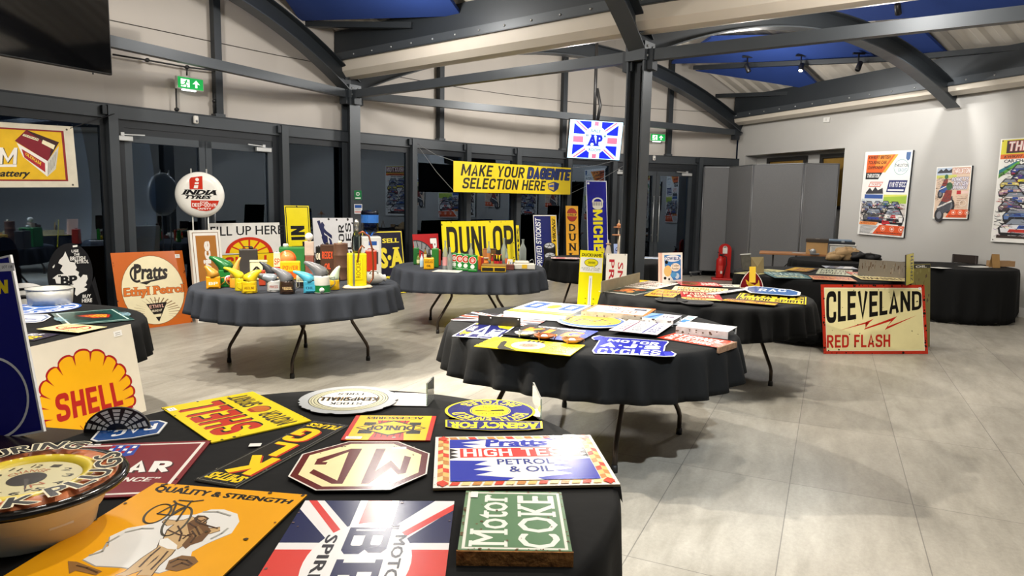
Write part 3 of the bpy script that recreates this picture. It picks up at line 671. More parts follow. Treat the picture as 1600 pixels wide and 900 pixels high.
# yellow sign with big red lettering, far left
s = sg('enamel_sign', 'yellow sign with large red black-shadowed letters at the back left of the nearest table', lay((326, 690), (250, 634), (398, 614), (491, 658)), '#f5d90f', edge='#d8c22a')
s.text('SHELL', 10.5, 41.5, 92.5, 88.5, '#141210', .08); s.text('SHELL', 9, 44, 91, 91, '#c4301c', .075)
s.text('MOTOR', 5, 11, 39, 33, '#7d6a24', .05); s.text('SPIRIT', 61, 11, 95, 33, '#7d6a24', .05); s.text('MOTOR', 4.3, 12.4, 38, 34, '#2c2612', .0); s.text('SPIRIT', 60.3, 12.4, 94, 34, '#2c2612', .0)
s.ell(50, 23, 8, 12, '#3a2412'); s.ell(50, 23.5, 7.4, 11, '#c86a1e'); s.poly([(44, 30), (56, 30), (54, 35), (46, 35)], '#b03a1a'); s.chips(14, '#3c3524', 2, 2)
s.tagbox(86, 90, 94, 98); s.build()
# slanting black sign with stacked yellow letters
s = sg('enamel_sign', 'long black sign with three stacked yellow letters edged in red, left of the cream octagon', lay((368, 761), (304, 749), (490, 657), (544, 664)), '#17150f', edge='#8c8c84')
s.frame(1.2, .5, '#6b6a64'); s.text('SMITHS', 8, 88, 92, 96, '#f2cf18', .05, .1, 1); s.text('PLUGS', 8, 4, 92, 11, '#f2cf18', .05, .1, 1)
for ch, x0, y0, x1, y1 in (('K', 12, 62, 82, 86), ('L', 30, 40, 84, 60), ('G', 30, 14, 92, 37)):
    s.text(ch, x0-7, y0+1, x1-7, y1+1, '#b8301a', .07); s.text(ch, x0, y0, x1, y1, '#f6cf14', .07)
s.chips(16, '#8c8578', 4, .8); s.build()
# small yellow and red sign with diamond
s = sg('enamel_sign', 'small yellow sign with red side bands and a lettered diamond, behind the cream octagon', lay((672, 688), (532, 687), (557, 649), (682, 650)), '#f2c615', edge='#b83320')
s.rect(0, 0, 5.5, 100, '#c4301f'); s.rect(94.5, 0, 100, 100, '#c4301f'); s.poly([(30, 100), (70, 100), (66, 62), (34, 62)], '#c4301f'); s.poly([(34, 40), (66, 40), (70, 22), (30, 22)], '#c4301f')
s.rect(14, 62, 30, 76, '#1d1a12'); s.rect(70, 62, 86, 76, '#1d1a12'); s.rect(16, 30, 30, 42, '#1d1a12'); s.rect(70, 30, 84, 42, '#1d1a12')
for x in (36, 43, 50, 57, 64): s.rect(x-.7, 22, x+.7, 90, '#7c2416')
s.poly([(8, 53), (50, 84), (92, 53), (50, 22)], '#1d1a12'); s.poly([(11, 53), (50, 80), (89, 53), (50, 26)], '#f2c615'); s.text('DUNLOP', 22, 43, 78, 63, '#1d1a12', .06, 0, 1)
s.text('ACCESSORIES', 15, 6, 85, 16, '#1d1a12', .03, 0, 1); s.rect(40, 88, 44, 93, '#a8a08a'); s.tagbox(78, 88, 96, 97); s.build()
# round grey tyre-shaped sign
fr = lay((622, 645), (468, 645), (487, 604), (606, 604)); M_, W_, H_ = fr
rr_ = random.Random(5); c0 = P(545, 625.5, ZT1); RX = (P(623, 626, ZT1)-P(468, 626, ZT1)).length/2
M_ = Matrix.Translation(c0) @ Matrix.Rotation(math.pi+.06, 4, 'Z')
ol = [((RX*(1-(.05 if rr_.random() < .16 else .004*rr_.random())))*math.cos(2*math.pi*k/72), RX*(1-(.05 if rr_.random() < .16 else 0))*math.sin(2*math.pi*k/72)) for k in range(72)]
s = Sign('enamel_sign', 'round grey tyre-shaped sign with chipped rim and white lettered centre', 'enamel sign', M_, 2*RX, 2*RX, '#b4b8bc', outline=ol)
for r, c in ((40, '#3a3c38'), (39.2, '#c9c7a8'), (37.5, '#5c5f56'), (36.8, '#d2cfb0'), (34.8, '#63655c'), (34, '#c9c7a8'), (31, '#23241f'), (30, '#f1f1ee')): s.circ(50, 50, r, c)
s.text('STOCK', 34, 62, 66, 70, '#16160f', .05); s.text('KEMPSHALL', 20, 43, 80, 57, '#8a6a2c', .08); s.text('KEMPSHALL', 20.5, 43.6, 79.5, 57, '#12120f', .03, 0, 0); s.text('TYRES', 36, 28, 64, 36, '#16160f', .05); s.build()
# leaflet with acrylic holder
def leaflet_stand(pq, foot, label, hgt=.09, cardw=.11):
    a = [P(*q, ZT1-.003) for q in pq]; c = sum(a, Vector())/4; t = thing('leaflet_holder', label, 'leaflet holder', c); b = MB()
    b.add([p-c+Vector((0, 0, .002)) for p in a]+[p-c for p in a], [(0, 1, 2, 3), (7, 6, 5, 4), (0, 4, 5, 1), (1, 5, 6, 2), (2, 6, 7, 3), (3, 7, 4, 0)], mat('#eceae6', .6)); b.build('paper_sheet', t)
    f0, f1 = P(*foot[0], ZT1-.003)-c, P(*foot[1], ZT1-.003)-c; u = Vector((0, 0, hgt)); b = MB(); n = (f1-f0).cross(u).normalized()*.003
    b.add([f0-n, f1-n, f1-n+u, f0-n+u, f0+n, f1+n, f1+n+u, f0+n+u], [(0, 1, 2, 3), (7, 6, 5, 4), (0, 4, 5, 1), (1, 5, 6, 2), (2, 6, 7, 3), (3, 7, 4, 0)], acrylic()); b.build('acrylic_upright', t)
leaflet_stand(((612, 634), (667, 635), (668, 616), (617, 614)), ((667, 635), (677, 623)), 'white paper with a clear acrylic upright beside the round tyre-shaped sign')
# cream octagon
o8 = [(450, 747), (493, 769), (610, 768), (667, 743), (671.5, 711), (622, 692), (546, 692), (472, 712)]
s = sg('enamel_sign', 'cream octagonal sign with two large brown letters and brown border', lay((640, 757), (470, 759), (505, 699), (648, 700)), '#efe6b8', outline=None)
M_ = s.M; ol = outl(o8, M_); s = Sign('enamel_sign', s.label, 'enamel sign', M_, s.W, s.H, '#e8e4dc', outline=ol)
def shrink(ol, k): cx = sum(p[0] for p in ol)/len(ol); cy = sum(p[1] for p in ol)/len(ol); return [(cx+(p[0]-cx)*k, cy+(p[1]-cy)*k) for p in ol]
s.face(s.ccw(shrink(ol, .975)), '#63190f'); s.face(s.ccw(shrink(ol, .87)), '#efe4b0')
G = [[(603, 703), (590, 703), (564, 755), (576, 756), (595, 729), (604, 729), (622, 742), (635, 741), (642, 714), (632, 712), (624, 734), (611, 719), (592, 722)],
     [(566, 701), (549, 701), (496, 717), (491, 726), (509, 726), (512, 722), (503, 722), (545, 706), (527, 751), (490, 733), (483, 739), (518, 756), (535, 756)]]
G[0] = [(603, 701), (588, 701), (563.5, 756), (576, 756), (611, 731), (622, 741.5), (634, 739), (642.5, 714.5), (632, 712), (625, 734), (611, 719.5), (586.5, 736)]
for g in G: s.px(g, '#63190f')
s.px([(613.5, 698), (635, 698), (635, 702), (613, 702)], '#f5f4ef'); s.chips(16, '#4a3a30', 9, 1.8); s.build()
# round agency sign with plate
c0 = P(766, 641.5, ZT1); RX = (P(837, 642, ZT1)-P(695.5, 642, ZT1)).length/2; RY = (P(768, 623, ZT1)-P(766, 660, ZT1)).length/2
M_ = Matrix.Translation(c0) @ Matrix.Rotation(math.pi+.02, 4, 'Z'); i_ = M_.inverted()
top = [(RX*math.cos(math.radians(a)), RY*math.sin(math.radians(a))) for a in range(-245, 66, 6)]
pl = outl([(696, 656), (696, 667), (715, 670), (770, 673), (825, 672), (848, 669.5), (847, 658.5)], M_)
s = Sign('enamel_sign', 'dark blue and yellow round sign on a bowed name plate on the nearest table', 'enamel sign', M_, 2*RX, 2*RY, '#f0dc2e', outline=pl[::-1]+[p for p in top if 1])
s.ell(50, 50, 49, 49, '#f0dc2e'); s.ell(50, 50, 47, 47, '#16186e'); s.ell(50, 50, 22.5, 27, '#f0dc2e'); s.ell(50, 50, 21.5, 26, '#16186e'); s.ell(50, 50, 20.5, 25, '#f3d91c')
kx = RX/RY
s.arc('ROYAL ENFIELD', 50, 50, 29, 44, 165, 15, '#f0dc2e', .05, 0, None, kx); s.arc('BICYCLES', 50, 50, 44, 29, 215, 325, '#f0dc2e', .05, 0, None, kx)
s.text('Made Like', 36, 60, 64, 66, '#2a240c', .0); s.text('A GUN', 42, 33, 58, 39, '#2a240c', .0); s.line([(35, 50), (52, 52), (66, 51)], 2.5, '#2a240c'); s.line([(36, 47), (48, 50)], 4, '#2a240c')
s.face(s.ccw(pl), '#f0dc2e'); s.face(s.ccw(shrink(pl, .96)), '#16186e'); s.ptext('AGENCY FOR', [(842, 670), (702, 669), (703, 659), (841, 660.5)], '#f0dc2e', .06, 0, 1); s.build()
leaflet_stand(((830, 650), (843, 652), (842, 640), (829, 640)), ((833, 626), (845, 655)), 'clear acrylic upright with a slip of paper at the round blue and yellow sign', .075)
# red white and blue high test sign
fr = lay((677, 682.5), (920, 680), (972, 756), (681, 763), ZT1+.006)
s = sg('enamel_sign', 'large white sign with blue panels, red letter band and chequered orange border', fr, '#f1ece2', thick=.007, edge='#8d7a5a')
cols = ['#d8442c', '#f3d79a', '#c98a4a', '#f0c070']
for k in range(13):
    y = 3+k*7.25; c = cols[k % 4]; c2 = cols[(k+1) % 4]
    for x0, x1, x2 in ((2, 5, 8.4), (98, 95, 91.6)): s.poly([(x0, y), (x1, y+2.4), (x1, y+9.3), (x0, y+7)], c); s.poly([(x1, y+2.4), (x2, y), (x2, y+7), (x1, y+9.3)], c2)
for k in range(14):
    x = 8.5+k*5.93; s.poly([(x, 2.5), (x+4.5, 2.5), (x+6, 8), (x+1.5, 8)], cols[k % 4]); s.poly([(x, 97.5), (x+4.5, 97.5), (x+6, 92), (x+1.5, 92)], cols[(k+2) % 4])
for x in (5, 95):
    for y in (6, 94): s.poly([(x-3.4, y), (x, y-5.5), (x+3.4, y), (x, y+5.5)], '#d8442c')
s.rect(9, 9, 91, 91, '#f4f3ef')
for m in (0, 1):
    f = (lambda x: x) if not m else (lambda x: 100-x)
    s.poly([(f(9), 91), (f(9), 72), (f(24), 72), (f(17), 78), (f(29), 80), (f(16), 84), (f(27), 88), (f(34), 91)], '#1b2fae')
    s.poly([(f(9), 9), (f(9), 47), (f(31), 45), (f(23), 38), (f(33), 35), (f(22), 29), (f(33), 25), (f(23), 19), (f(44), 13), (f(40), 9)], '#1b2fae')
    s.poly([(f(9), 71), (f(14), 67.5), (f(9.5), 64), (f(14), 60), (f(9.5), 57), (f(14), 53), (f(9), 50)], '#1d1a18')
s.rect(15, 52, 87, 71, '#d83a36'); s.text('HIGH TEST', 17, 54, 85, 69.5, '#f6f4f0', .045)
s.text('Pratts', 31, 75, 70, 91, '#1b2fae', .05, .05); s.rect(31, 73, 64, 75, '#1b2fae'); s.text('PETROL', 36, 37, 69, 48, '#2b3a8c', .02); s.text('& OIL', 42, 23, 67, 34, '#2b3a8c', .02)
s.rect(82, 95.5, 90, 99.5, '#fbfaf6'); s.chips(16, '#6b5a48', 12, .8); s.build()
b = MB(); i_ = fr[0].inverted(); b.add([(fr[1]/2-.02, -fr[2]/2+.002, -.007), (fr[1]/2+.002, -fr[2]/2+.002, -.007), (fr[1]/2+.006, -fr[2]/2-.01, -.05), (fr[1]/2-.02, -fr[2]/2+.004, -.007), (fr[1]/2+.002, -fr[2]/2+.004, -.007), (fr[1]/2+.006, -fr[2]/2-.008, -.05)], [(0, 1, 2), (5, 4, 3), (0, 3, 4, 1), (1, 4, 5, 2), (2, 5, 3, 0)], mat('#17120f', .4)); tag(b.build('bent_corner', M=fr[0]), 'dark bent metal corner hanging at the right end of the large white chequered sign', 'metal corner')
q = lay((388, 693.5), (411, 691.5), (405, 697.5), (391, 697), ZT1); s2 = Sign('paper_slip', 'small white paper slip beside the long black sign', 'paper', q[0], q[1], q[2], '#ecebe8', thick=.0008); s2.build()
# maroon sign under the dish
fr = lay((62, 697), (327, 688), (266, 773), (-40, 786))
s = sg('enamel_sign', 'maroon sign with white border, shield and white letters under the spark plug dish', fr, '#7d1722', edge='#5a1018')
s.frame(3.5, 2.4, '#eee6e0'); s.ptext('GUAR', [(133, 723), (275, 721), (265, 738), (126, 740)], '#3a0b10', .1); s.ptext('GUAR', [(131, 722), (273, 720), (262, 737), (123, 739)], '#f3f0ec', .09)
s.ptext('ELEGANCE"', [(120, 747), (250, 745.5), (244, 752), (112, 754)], '#efe8e2', .05, .12)
s.px([(176, 696), (220, 695), (208, 711), (190, 714), (165, 710)], '#2b4aa8')
for k in range(3):
    for j in range(4): x = 176+j*11-k*4; y = 697+k*4.2; s.px([(x, y), (x+6, y-.2), (x+3, y+3), (x-3, y+3.2)], '#eef0f6' if (k+j) % 2 else '#b01f2a')
s.rect(24, 97.2, 32, 99.6, '#f4f2ee'); s.chips(12, '#3a1416', 14, 1.2); s.build()
# small blue badge
o8 = [(142, 690), (206, 684), (246, 675), (262, 659), (251, 656.5), (184, 660), (158, 670)]
M_ = Matrix.Translation(P(203, 672, ZT1)) @ Matrix.Rotation(math.pi+.17, 4, 'Z'); ol = outl([(141, 687), (150, 690), (206, 684.5), (248, 677), (262, 660), (250, 656.5), (186, 661), (157, 669)], M_)
W_ = max(p[0] for p in ol)-min(p[0] for p in ol); H_ = max(p[1] for p in ol)-min(p[1] for p in ol)
s = Sign('enamel_sign', 'small eight-sided blue badge sign with white border, on the left of the nearest table', 'enamel sign', M_, W_, H_, '#e9ecec', outline=ol, edge='#8a8f95')
s.face(s.ccw(shrink(ol, .93)), '#1f4a8c'); s.ptext('RAC', [(243, 670), (172, 683), (180, 672), (247, 661)], '#eef2f6', .07); s.ptext('APPROVED GARAGE', [(236, 666), (168, 674), (172, 666), (232, 659.5)], '#a9c0dc', .0); s.build()
# chequered fan-shaped badge standing at the rim
c0 = P(183, 668, .762); t = thing('tin_badge', 'black and white chequered half-round badge at the left rim of the nearest table', 'badge', c0, .25); b = MB(); mk = mat('#16161a', .3); mw = mat('#d8d8d4', .3)
R_ = .1; n_ = 12; hb = lambda a, k: Vector((R_*k*math.cos(a)*1.0, .012-.06*(1-k), .11*k*math.sin(a)))
b.add([Vector((R_*math.cos(math.pi*k/24), 0,   .08*math.sin(math.pi*k/24)-.012)) for k in range(25)]+[Vector((R_*math.cos(math.pi*k/24), .012,   .08*math.sin(math.pi*k/24)-.012)) for k in range(25)], [tuple(range(24, -1, -1)), tuple(range(25, 50))]+[(k, k+1, k+26, k+25) for k in range(24)], mk)
for i in range(4):
    for j in range(7):
        a0, a1 = math.pi*(j*.94+.36)/7, math.pi*(j*.94+.95)/7; k0, k1 = .34+i*.16, .34+i*.16+.115
        b.add([(R_*k*math.cos(a), -.0012, .08*k*math.sin(a)-.012) for k, a in ((k0, a0), (k1, a0), (k1, a1), (k0, a1))], [(3, 2, 1, 0)], mw)
b.build('badge_plate', t)
# yellow sign, strong man with bicycle
s = sg('enamel_sign', 'large orange-yellow sign with a muscular man carrying a bicycle before white cloud', lay3((243.5, 757), (480, 776), .62), '#eda60e', edge='#7a5a18')
s.ptext('QUALITY & STRENGTH', [(247, 758), (459, 781), (451, 789), (238, 769)], '#17130c', .06, .06)
cl = [(130, 874), (150, 862), (170, 853), (172, 838), (200, 825), (240, 818), (262, 806), (305, 804), (330, 796), (350, 796), (371, 803), (374, 815), (362, 833), (340, 842), (322, 850), (300, 862), (296, 880), (250, 895), (190, 886), (150, 884)]
s.px([(x-2, y+1.5) for x, y in cl], '#9c9a90'); s.px(cl, '#e4e3e0')
sk, ol_, br = '#c9a878', '#4a3524', '#6b4a2c'
for c, k in ((ol_, 1.8), (sk, 0)):
    e = k
    s.px([(252-e, 842), (246-e, 856), (222-e, 872), (196-e, 893), (180-e, 899), (196+e, 900), (224+e, 890), (240+e, 874), (262+e, 857), (272, 843)], c)
    s.px([(262-e, 850), (244-e, 874), (228-e, 886), (214-e, 899), (236+e, 900), (248+e, 884), (268+e, 866), (280+e, 850)], c)
    s.px([(254-e, 846), (262-e, 828), (276-e, 817), (300, 808-e*.5), (322+e, 815), (318+e, 828), (296+e, 846), (278, 858+e*.4)], c)
    s.px([(280-e, 818), (262-e, 822), (254-e, 816), (258, 812-e*.5), (276, 814-e*.5), (296, 812-e*.5)], c); s.px([(308, 822), (330, 826-e*.5), (344, 824-e*.5), (344, 829+e*.4), (328, 834+e*.4), (306, 832)], c)
s.px([(292, 818), (304, 811), (322, 818), (330, 830), (316, 846), (298, 852), (290, 858), (284, 852), (296, 838)], br); s.px([(296, 830), (310, 822), (318, 832), (304, 842)], '#8c6a42')
s.px([(305, 816), (303, 810), (309, 805.5), (320, 806), (327, 810), (321, 816), (312, 820)], ol_); s.px([(308, 814), (310, 809), (318, 808), (323, 811), (316, 817)], '#b8946a')
s.px([(250, 843), (262, 841), (277, 852), (276, 859), (262, 858), (248, 852)], '#eceae4'); s.px([(258, 890), (264, 876), (284, 868), (304, 870), (310, 878), (296, 888), (276, 893)], '#7d5a34')
s.px([(106, 877), (120, 878), (160, 893), (150, 899), (118, 892), (108, 897)], '#8a6238')
def wheel(cx, cy, rx, ry, tilt):
    p = []
    for k in range(48): a = 2*math.pi*k/48; x, y = rx*math.cos(a), ry*math.sin(a); p.append((cx+x*math.cos(tilt)-y*math.sin(tilt), cy+x*math.sin(tilt)+y*math.cos(tilt)))
    pts = [s.l(*q) for q in p]; s.line([((a/s.W+.5)*100, (c/s.H+.5)*100) for a, c in pts], .9, '#6a665a', True)
wheel(246, 803, 24, 11, -.5); wheel(276, 815, 30, 13, -.75)
def pl_(pts, w_, c): pts = [s.l(*q) for q in pts]; s.line([((a/s.W+.5)*100, (b_/s.H+.5)*100) for a, b_ in pts], w_, c)
for ln in ([(262, 828), (280, 836), (298, 838)], [(278, 822), (284, 834), (280, 846)], [(250, 856), (236, 868), (218, 886)], [(262, 862), (250, 876), (236, 890)], [(296, 818), (306, 824), (312, 836)], [(300, 830), (306, 838), (298, 848)], [(286, 842), (294, 836), (304, 834)], [(308, 812), (314, 815), (320, 812)], [(312, 818), (326, 822), (340, 826)], [(266, 880), (278, 874), (292, 876), (300, 882)], [(270, 886), (284, 880), (296, 884)], [(120, 884), (136, 888), (152, 895)]): pl_(ln, .7, '#4a3220')
for ln in ([(140, 868), (160, 862), (168, 848), (186, 838)], [(196, 832), (222, 826), (240, 826)], [(318, 800), (340, 800), (360, 806)], [(330, 842), (346, 834), (356, 826)]): pl_(ln, .8, '#a9a8a0')
for ln in ([(246, 803), (268, 806), (292, 792), (276, 787), (246, 803)], [(268, 806), (276, 787), (272, 783)], [(292, 792), (276, 815)], [(300, 783), (292, 792)], [(280, 782), (302, 784), (318, 782)]): pl_(ln, .8, '#3a342a')
s.chips(18, '#4a3a22', 21, 1.4, .3); s.build()
# union flag sign
a_, b_ = P(477, 782, ZT1), P(710, 783, ZT1); u = (b_-a_).normalized(); v = Vector((-u.y, u.x, 0)); q = P(400, 897.5, ZT1)
s = sg('enamel_sign', 'union flag enamel sign with blue letters on a white disc, nearest table', fit([a_, b_, b_-v*0.617, a_-v*0.617], (0, 0, 1)), '#1c2350', edge='#5a4a44')
Wt, Rd, Nv = '#eceaec', '#d9443c', '#1c2350'
def flag(s, cx=50, cy=50, k=1):
    s.poly([(0, 92), (0, 100), (13, 100), (50, 62), (40, 54)], Wt); s.poly([(100, 92), (100, 100), (87, 100), (50, 62), (60, 54)], Wt); s.poly([(0, 8), (0, 0), (13, 0), (50, 38), (40, 46)], Wt); s.poly([(100, 8), (100, 0), (87, 0), (50, 38), (60, 46)], Wt)
    s.poly([(2.5, 100), (8, 100), (44, 62), (40, 60)], Rd); s.poly([(100, 97), (100, 91), (60, 58), (58, 62)], Rd); s.poly([(97, 0), (91, 0), (56, 38), (60, 40)], Rd); s.poly([(0, 3), (0, 9), (40, 42), (42, 38)], Rd)
    s.rect(37, 0, 63, 100, Wt); s.rect(0, 36, 100, 64, Wt); s.rect(42, 0, 58, 100, Rd); s.rect(0, 41, 100, 59, Rd)
def bp_letters(s):
    # B above P, reading downwards: local x runs down the picture, y towards the right
    def R_(x0, y0, x1, y1, c): s.poly([(38+y0*26, 76-x0*46), (38+y1*26, 76-x0*46), (38+y1*26, 76-x1*46), (38+y0*26, 76-x1*46)], c)
    def Q(pts, c): s.poly([(38+y*26, 76-x*46) for x, y in pts], c)
    Q([(0, 0), (0, 1), (.36, 1), (.42, .9), (.42, .62), (.37, .52), (.44, .42), (.44, .1), (.38, 0)], Nv); Q([(.14, .16), (.14, .42), (.29, .42), (.31, .38), (.31, .2), (.29, .16)], '#f0eff0'); Q([(.14, .6), (.14, .84), (.28, .84), (.3, .8), (.3, .64), (.28, .6)], '#f0eff0'); Q([(.035, .16), (.035, .84), (.06, .84), (.06, .16)], '#f0eff0')
    Q([(.52, 0), (.52, 1), (.9, 1), (.98, .9), (.98, .5), (.9, .4), (.74, .4), (.74, .16), (.79, .16), (.79, 0)], Nv); Q([(.7, .54), (.7, .84), (.83, .84), (.86, .8), (.86, .58), (.83, .54)], '#f0eff0'); Q([(.52, .16), (.52, .84), (.57, .84), (.57, .16)], '#f0eff0')
    for x in (-.05, 1.02): R_(x, .95, x+.03, 1.15, Nv); R_(x+.045, .95, x+.075, 1.15, Nv)
flag(s); s.ell(50, 50, 30, 30, '#f0eff0'); s.rect(40, 55, 61, 77, '#f0eff0')
bp_letters(s); s.text('MOTOR', 67, 30, 74, 70, '#23232c', .03, 0, 0, 270); s.text('SPIRIT', 26, 30, 33, 70, '#23232c', .03, 0, 0, 270); s.chips(14, '#6b5a58', 23, .9, .2); s.build()
# green coke sign with rusty flange
fr = lay((731, 766), (878, 770), (893, 861), (711.5, 861), .781); M_, W_, H_ = fr
t = thing('flanged_sign', 'weathered green sign with white lettering and a rusty flange along its near edge', 'enamel sign', M=M_)
s = Sign('x', '', '', M_, W_, H_, '#6a8a68', edge='#8a7a66'); s.frame(2.5, 2.2, '#e6e6dc'); s.rect(7, 6, 93, 94, '#5f8562')
s.text('Motor', 9, 8, 44, 93, '#eef0e8', .015, 0, 1, 90); s.text('COKE', 53, 4, 91, 92, '#eef0e8', .02, 0, 1, 90); s.text('Motor', 9.6, 8, 43, 93, '#5f8562', -.012, 0, 0, 90) if 0 else None
s.chips(60, '#6a5236', 31, 1.6, .2); s.rect(5.5, 86, 13, 97, '#f2f1ec'); s.mb.build('face_plate', t)
mr = mat('#a87440', .9, .0, .62, 60, .2, .8); b = MB(); b.box((0, -H_/2-.001, -.0165), (W_*1.02, .006, .033), mr); o = b.build('rusty_flange', t); o['label'] = 'flaking brown rusty flange'
for x in (-1, 1): 
    b = MB(); b.box((x*(W_/2-.012), H_/2-.02, -.0165), (.008, .03, .03), mr); b.build('rear_foot', t)
# dish with spark plug clock
c0 = P(42, 752, .868); c0.z = .7485
t = thing('advertising_dish', 'large round dish with orange and yellow lettered rim, black edge and cream bowl', 'dish', c0); mcr = mat('#e6e0cc', .35, 0, .06, 8); mb_ = mat('#131212', .15)
R_ = .205
b = MB(); b.lathe([(.125, 0), (.132, .004), (.142, .05), (.150, .055), (.172, .1), (R_-.012, .112)], mcr, 64); b.build('bowl', t)
b = MB(); b.lathe([(R_-.02, .108), (R_, .110), (R_+.004, .117), (R_, .125), (R_-.012, .128), (R_-.02, .126)], mb_, 64, cap=False); b.build('black_rim', t)
b = MB(); b.lathe([(R_-.018, .124), (R_-.035, .134), (R_-.075, .132)], mat('#cf7a4c', .4, 0, .35, 40, .5, .3), 64, cap=False); b.build('orange_ring', t)
b = MB(); b.lathe([(R_-.065, .1325), (R_-.078, .137), (R_-.092, .130), (R_-.096, .124)], mat('#e8cf3a', .3, 0, .15, 12), 64, cap=False); b.build('yellow_ring', t)
s = Sign('dial', '', '', Matrix.Translation(c0+Vector((0, 0, .1245))), 2*(R_-.09), 2*(R_-.09), '#d9d0a4', thick=.004, outline=[((R_-.093)*math.cos(6.2832*k/48), (R_-.093)*math.sin(6.2832*k/48)) for k in range(48)])
for h in range(12):
    a = math.radians(90+20-30*(h+1)); x, y = 50+36*math.cos(a), 50+36*math.sin(a); s.text(str(h+1), x-5, y-4, x+5, y+4, '#1a1812', .02)
s.arc('CHANGE', 50, 50, 19, 27, 165, 75, '#b8603a', .0); s.arc('IN', 50, 50, 27, 19, -60, -20, '#b8603a', .0); s.circ(50, 50, 17, '#2c2420'); s.poly([(47, 50), (52, 51), (66, 25), (72, 28), (69, 20)], '#4a4440')
o = s.mb.build('dial', None, M=s.M); o.parent = t; o.matrix_parent_inverse = Matrix.Translation(-c0)
for txt, a0, a1, r0, r1 in (('SPARK', 222, 312, 47, 33), ('PLUGS', -42, 48, 47, 33), ('DURING', 172, 78, 33, 47)):
    s = Sign('rim', '', '', Matrix.Translation(c0+Vector((0, 0, .1365))), 2*R_, 2*R_, '#efe6c4', outline=[(0, 0), (.001, 0), (0, .001)]); s.arc(txt, 50, 50, r0, r1, a0, a1, '#161310', .03, 0, ('#efe6c4', .05))
    o = s.mb.build('raised_lettering', None, M=s.M); o.parent = t; o.matrix_parent_inverse = Matrix.Translation(-c0)
b = MB(); b.box((.125, -.075, .06), (.002, .05, .022), mat('#f1f0ec', .6), math.radians(-32)); b.build('lot_label', t)
# ------------------------------------------------------------------ middle table
def flange(M_, W_, H_, label, name='flanged_sign', z=.0, hh=.05, side='near', col='#c9c4ba', up=False):
    pass
Wt2 = '#e9e8ea'
s = sg('enamel_sign', 'union flag sign with a folded edge at the far left of the middle table', lay((740, 487), (862, 497.5), (833, 509.5), (702, 500.5)), '#20243f'); flag(s); s.ell(50, 50, 26, 26, '#e9e8ea'); s.text('BP', 38, 36, 62, 64, '#20243f', .06); s.chips(8, '#5a4a44', 41, 2); s.build()
s = sg('enamel_sign', 'navy and white lettered sign with yellow corner, left front of the middle table', lay((748, 504), (812, 509), (772, 529), (701, 525.5)), '#e8e8ee')
s.rect(3, 3, 97, 97, '#1b1f5c'); s.poly([(3, 97), (97, 97), (97, 66), (70, 74), (60, 88), (3, 90)], '#f0d21c'); s.text('A', 22, 8, 62, 84, '#d9dde6', .05); s.text('SERVICE', 62, 10, 92, 60, '#d9dde6', .04, 0, 0, 90); s.text('Tyres', 4, 12, 26, 40, '#f0d21c', .04); s.text('OIL', 8, 44, 24, 74, '#d9dde6', .05); s.chips(8, '#444444', 42, 2); s.build()
c = [P(747, 507, ZT1), P(813, 511.5, ZT1)]; d = (c[1]-c[0]); t = MB(); u = d.normalized(); n = Vector((-u.y, u.x, 0)); t.beam(Vector((0, 0, .03)), d+Vector((0, 0, .03)), .005, .06, mat('#3a3730', .35, .6, .2, 20))
for f in (.3, .95): t.lathe([(.005, 0), (.005, .003)], mat('#c8c8c4', .4), 8, d*f+Vector((0, 0, .048))-n*.003, -n)
tag(t.build('metal_plate', loc=c[0]+n*.004), 'dark upright metal strip with two screw holes on the middle table', 'metal strip')
s = sg('enamel_sign', 'yellow oblong sign with black glove and red target, front of the middle table', lay((781, 528), (915, 540.5), (890, 557), (732, 541)), '#f2dc2c', edge='#c9b420')
s.ptext('FORDSON', [(742, 537), (776, 529.5), (784, 529.5), (750, 538.5)], '#1b1a14', .05); s.px([(776, 543), (783, 534), (789, 532), (793, 534), (788, 540), (800, 545), (806, 547), (780, 545)], '#2a2a28')
s.ell(48, 50, 17, 34, '#eceae4'); s.ell(48, 50, 15.5, 31, '#f2efe8'); s.ell(48, 50, 9.5, 20, '#c9503c'); s.ell(48, 50, 9, 19, '#e6826e'); s.text('LOT', 43, 44, 53, 56, '#8a2a1c', .03)
for k in range(4): s.rect(40+k*5, 80, 43.5+k*5, 96, '#2a2a28')
s.rect(67.4, 2, 67.9, 98, '#6a5f20')
for k in range(4): s.text(['THE OIL FOR', 'EVERY CAR AND', 'TRACTOR ON', 'THE FARM'][k], 72, 72-k*18, 93, 82-k*18, '#3a3818', .02)
s.build()
s = sg('enamel_sign', 'black sign with fiery orange lettering beneath three metal ashtrays', lay((826, 508), (934, 518.5), (905, 536), (782, 523)), '#191a22')
s.poly([(62, 0), (100, 0), (100, 100), (80, 100)], '#2b3a8c'); 
for ch, x in (('K', 12), ('L', 40), ('G', 66)): s.text(ch, x, 24, x+24, 76, '#d8641c', .07); s.text(ch, x+1.5, 32, x+22, 74, '#f2b42c', .04)
s.text('COME HERE FOR', 20, 84, 86, 94, '#e6e6e0', .03); s.text('SPARK PLUGS', 18, 6, 60, 15, '#e6d29a', .03); s.build()
mash = {'silver': mat('#b9b9b2', .3, .8, .2, 20), 'copper': mat('#a8643c', .3, .75, .2, 20), 'brass': mat('#b07a48', .3, .7, .2, 20)}
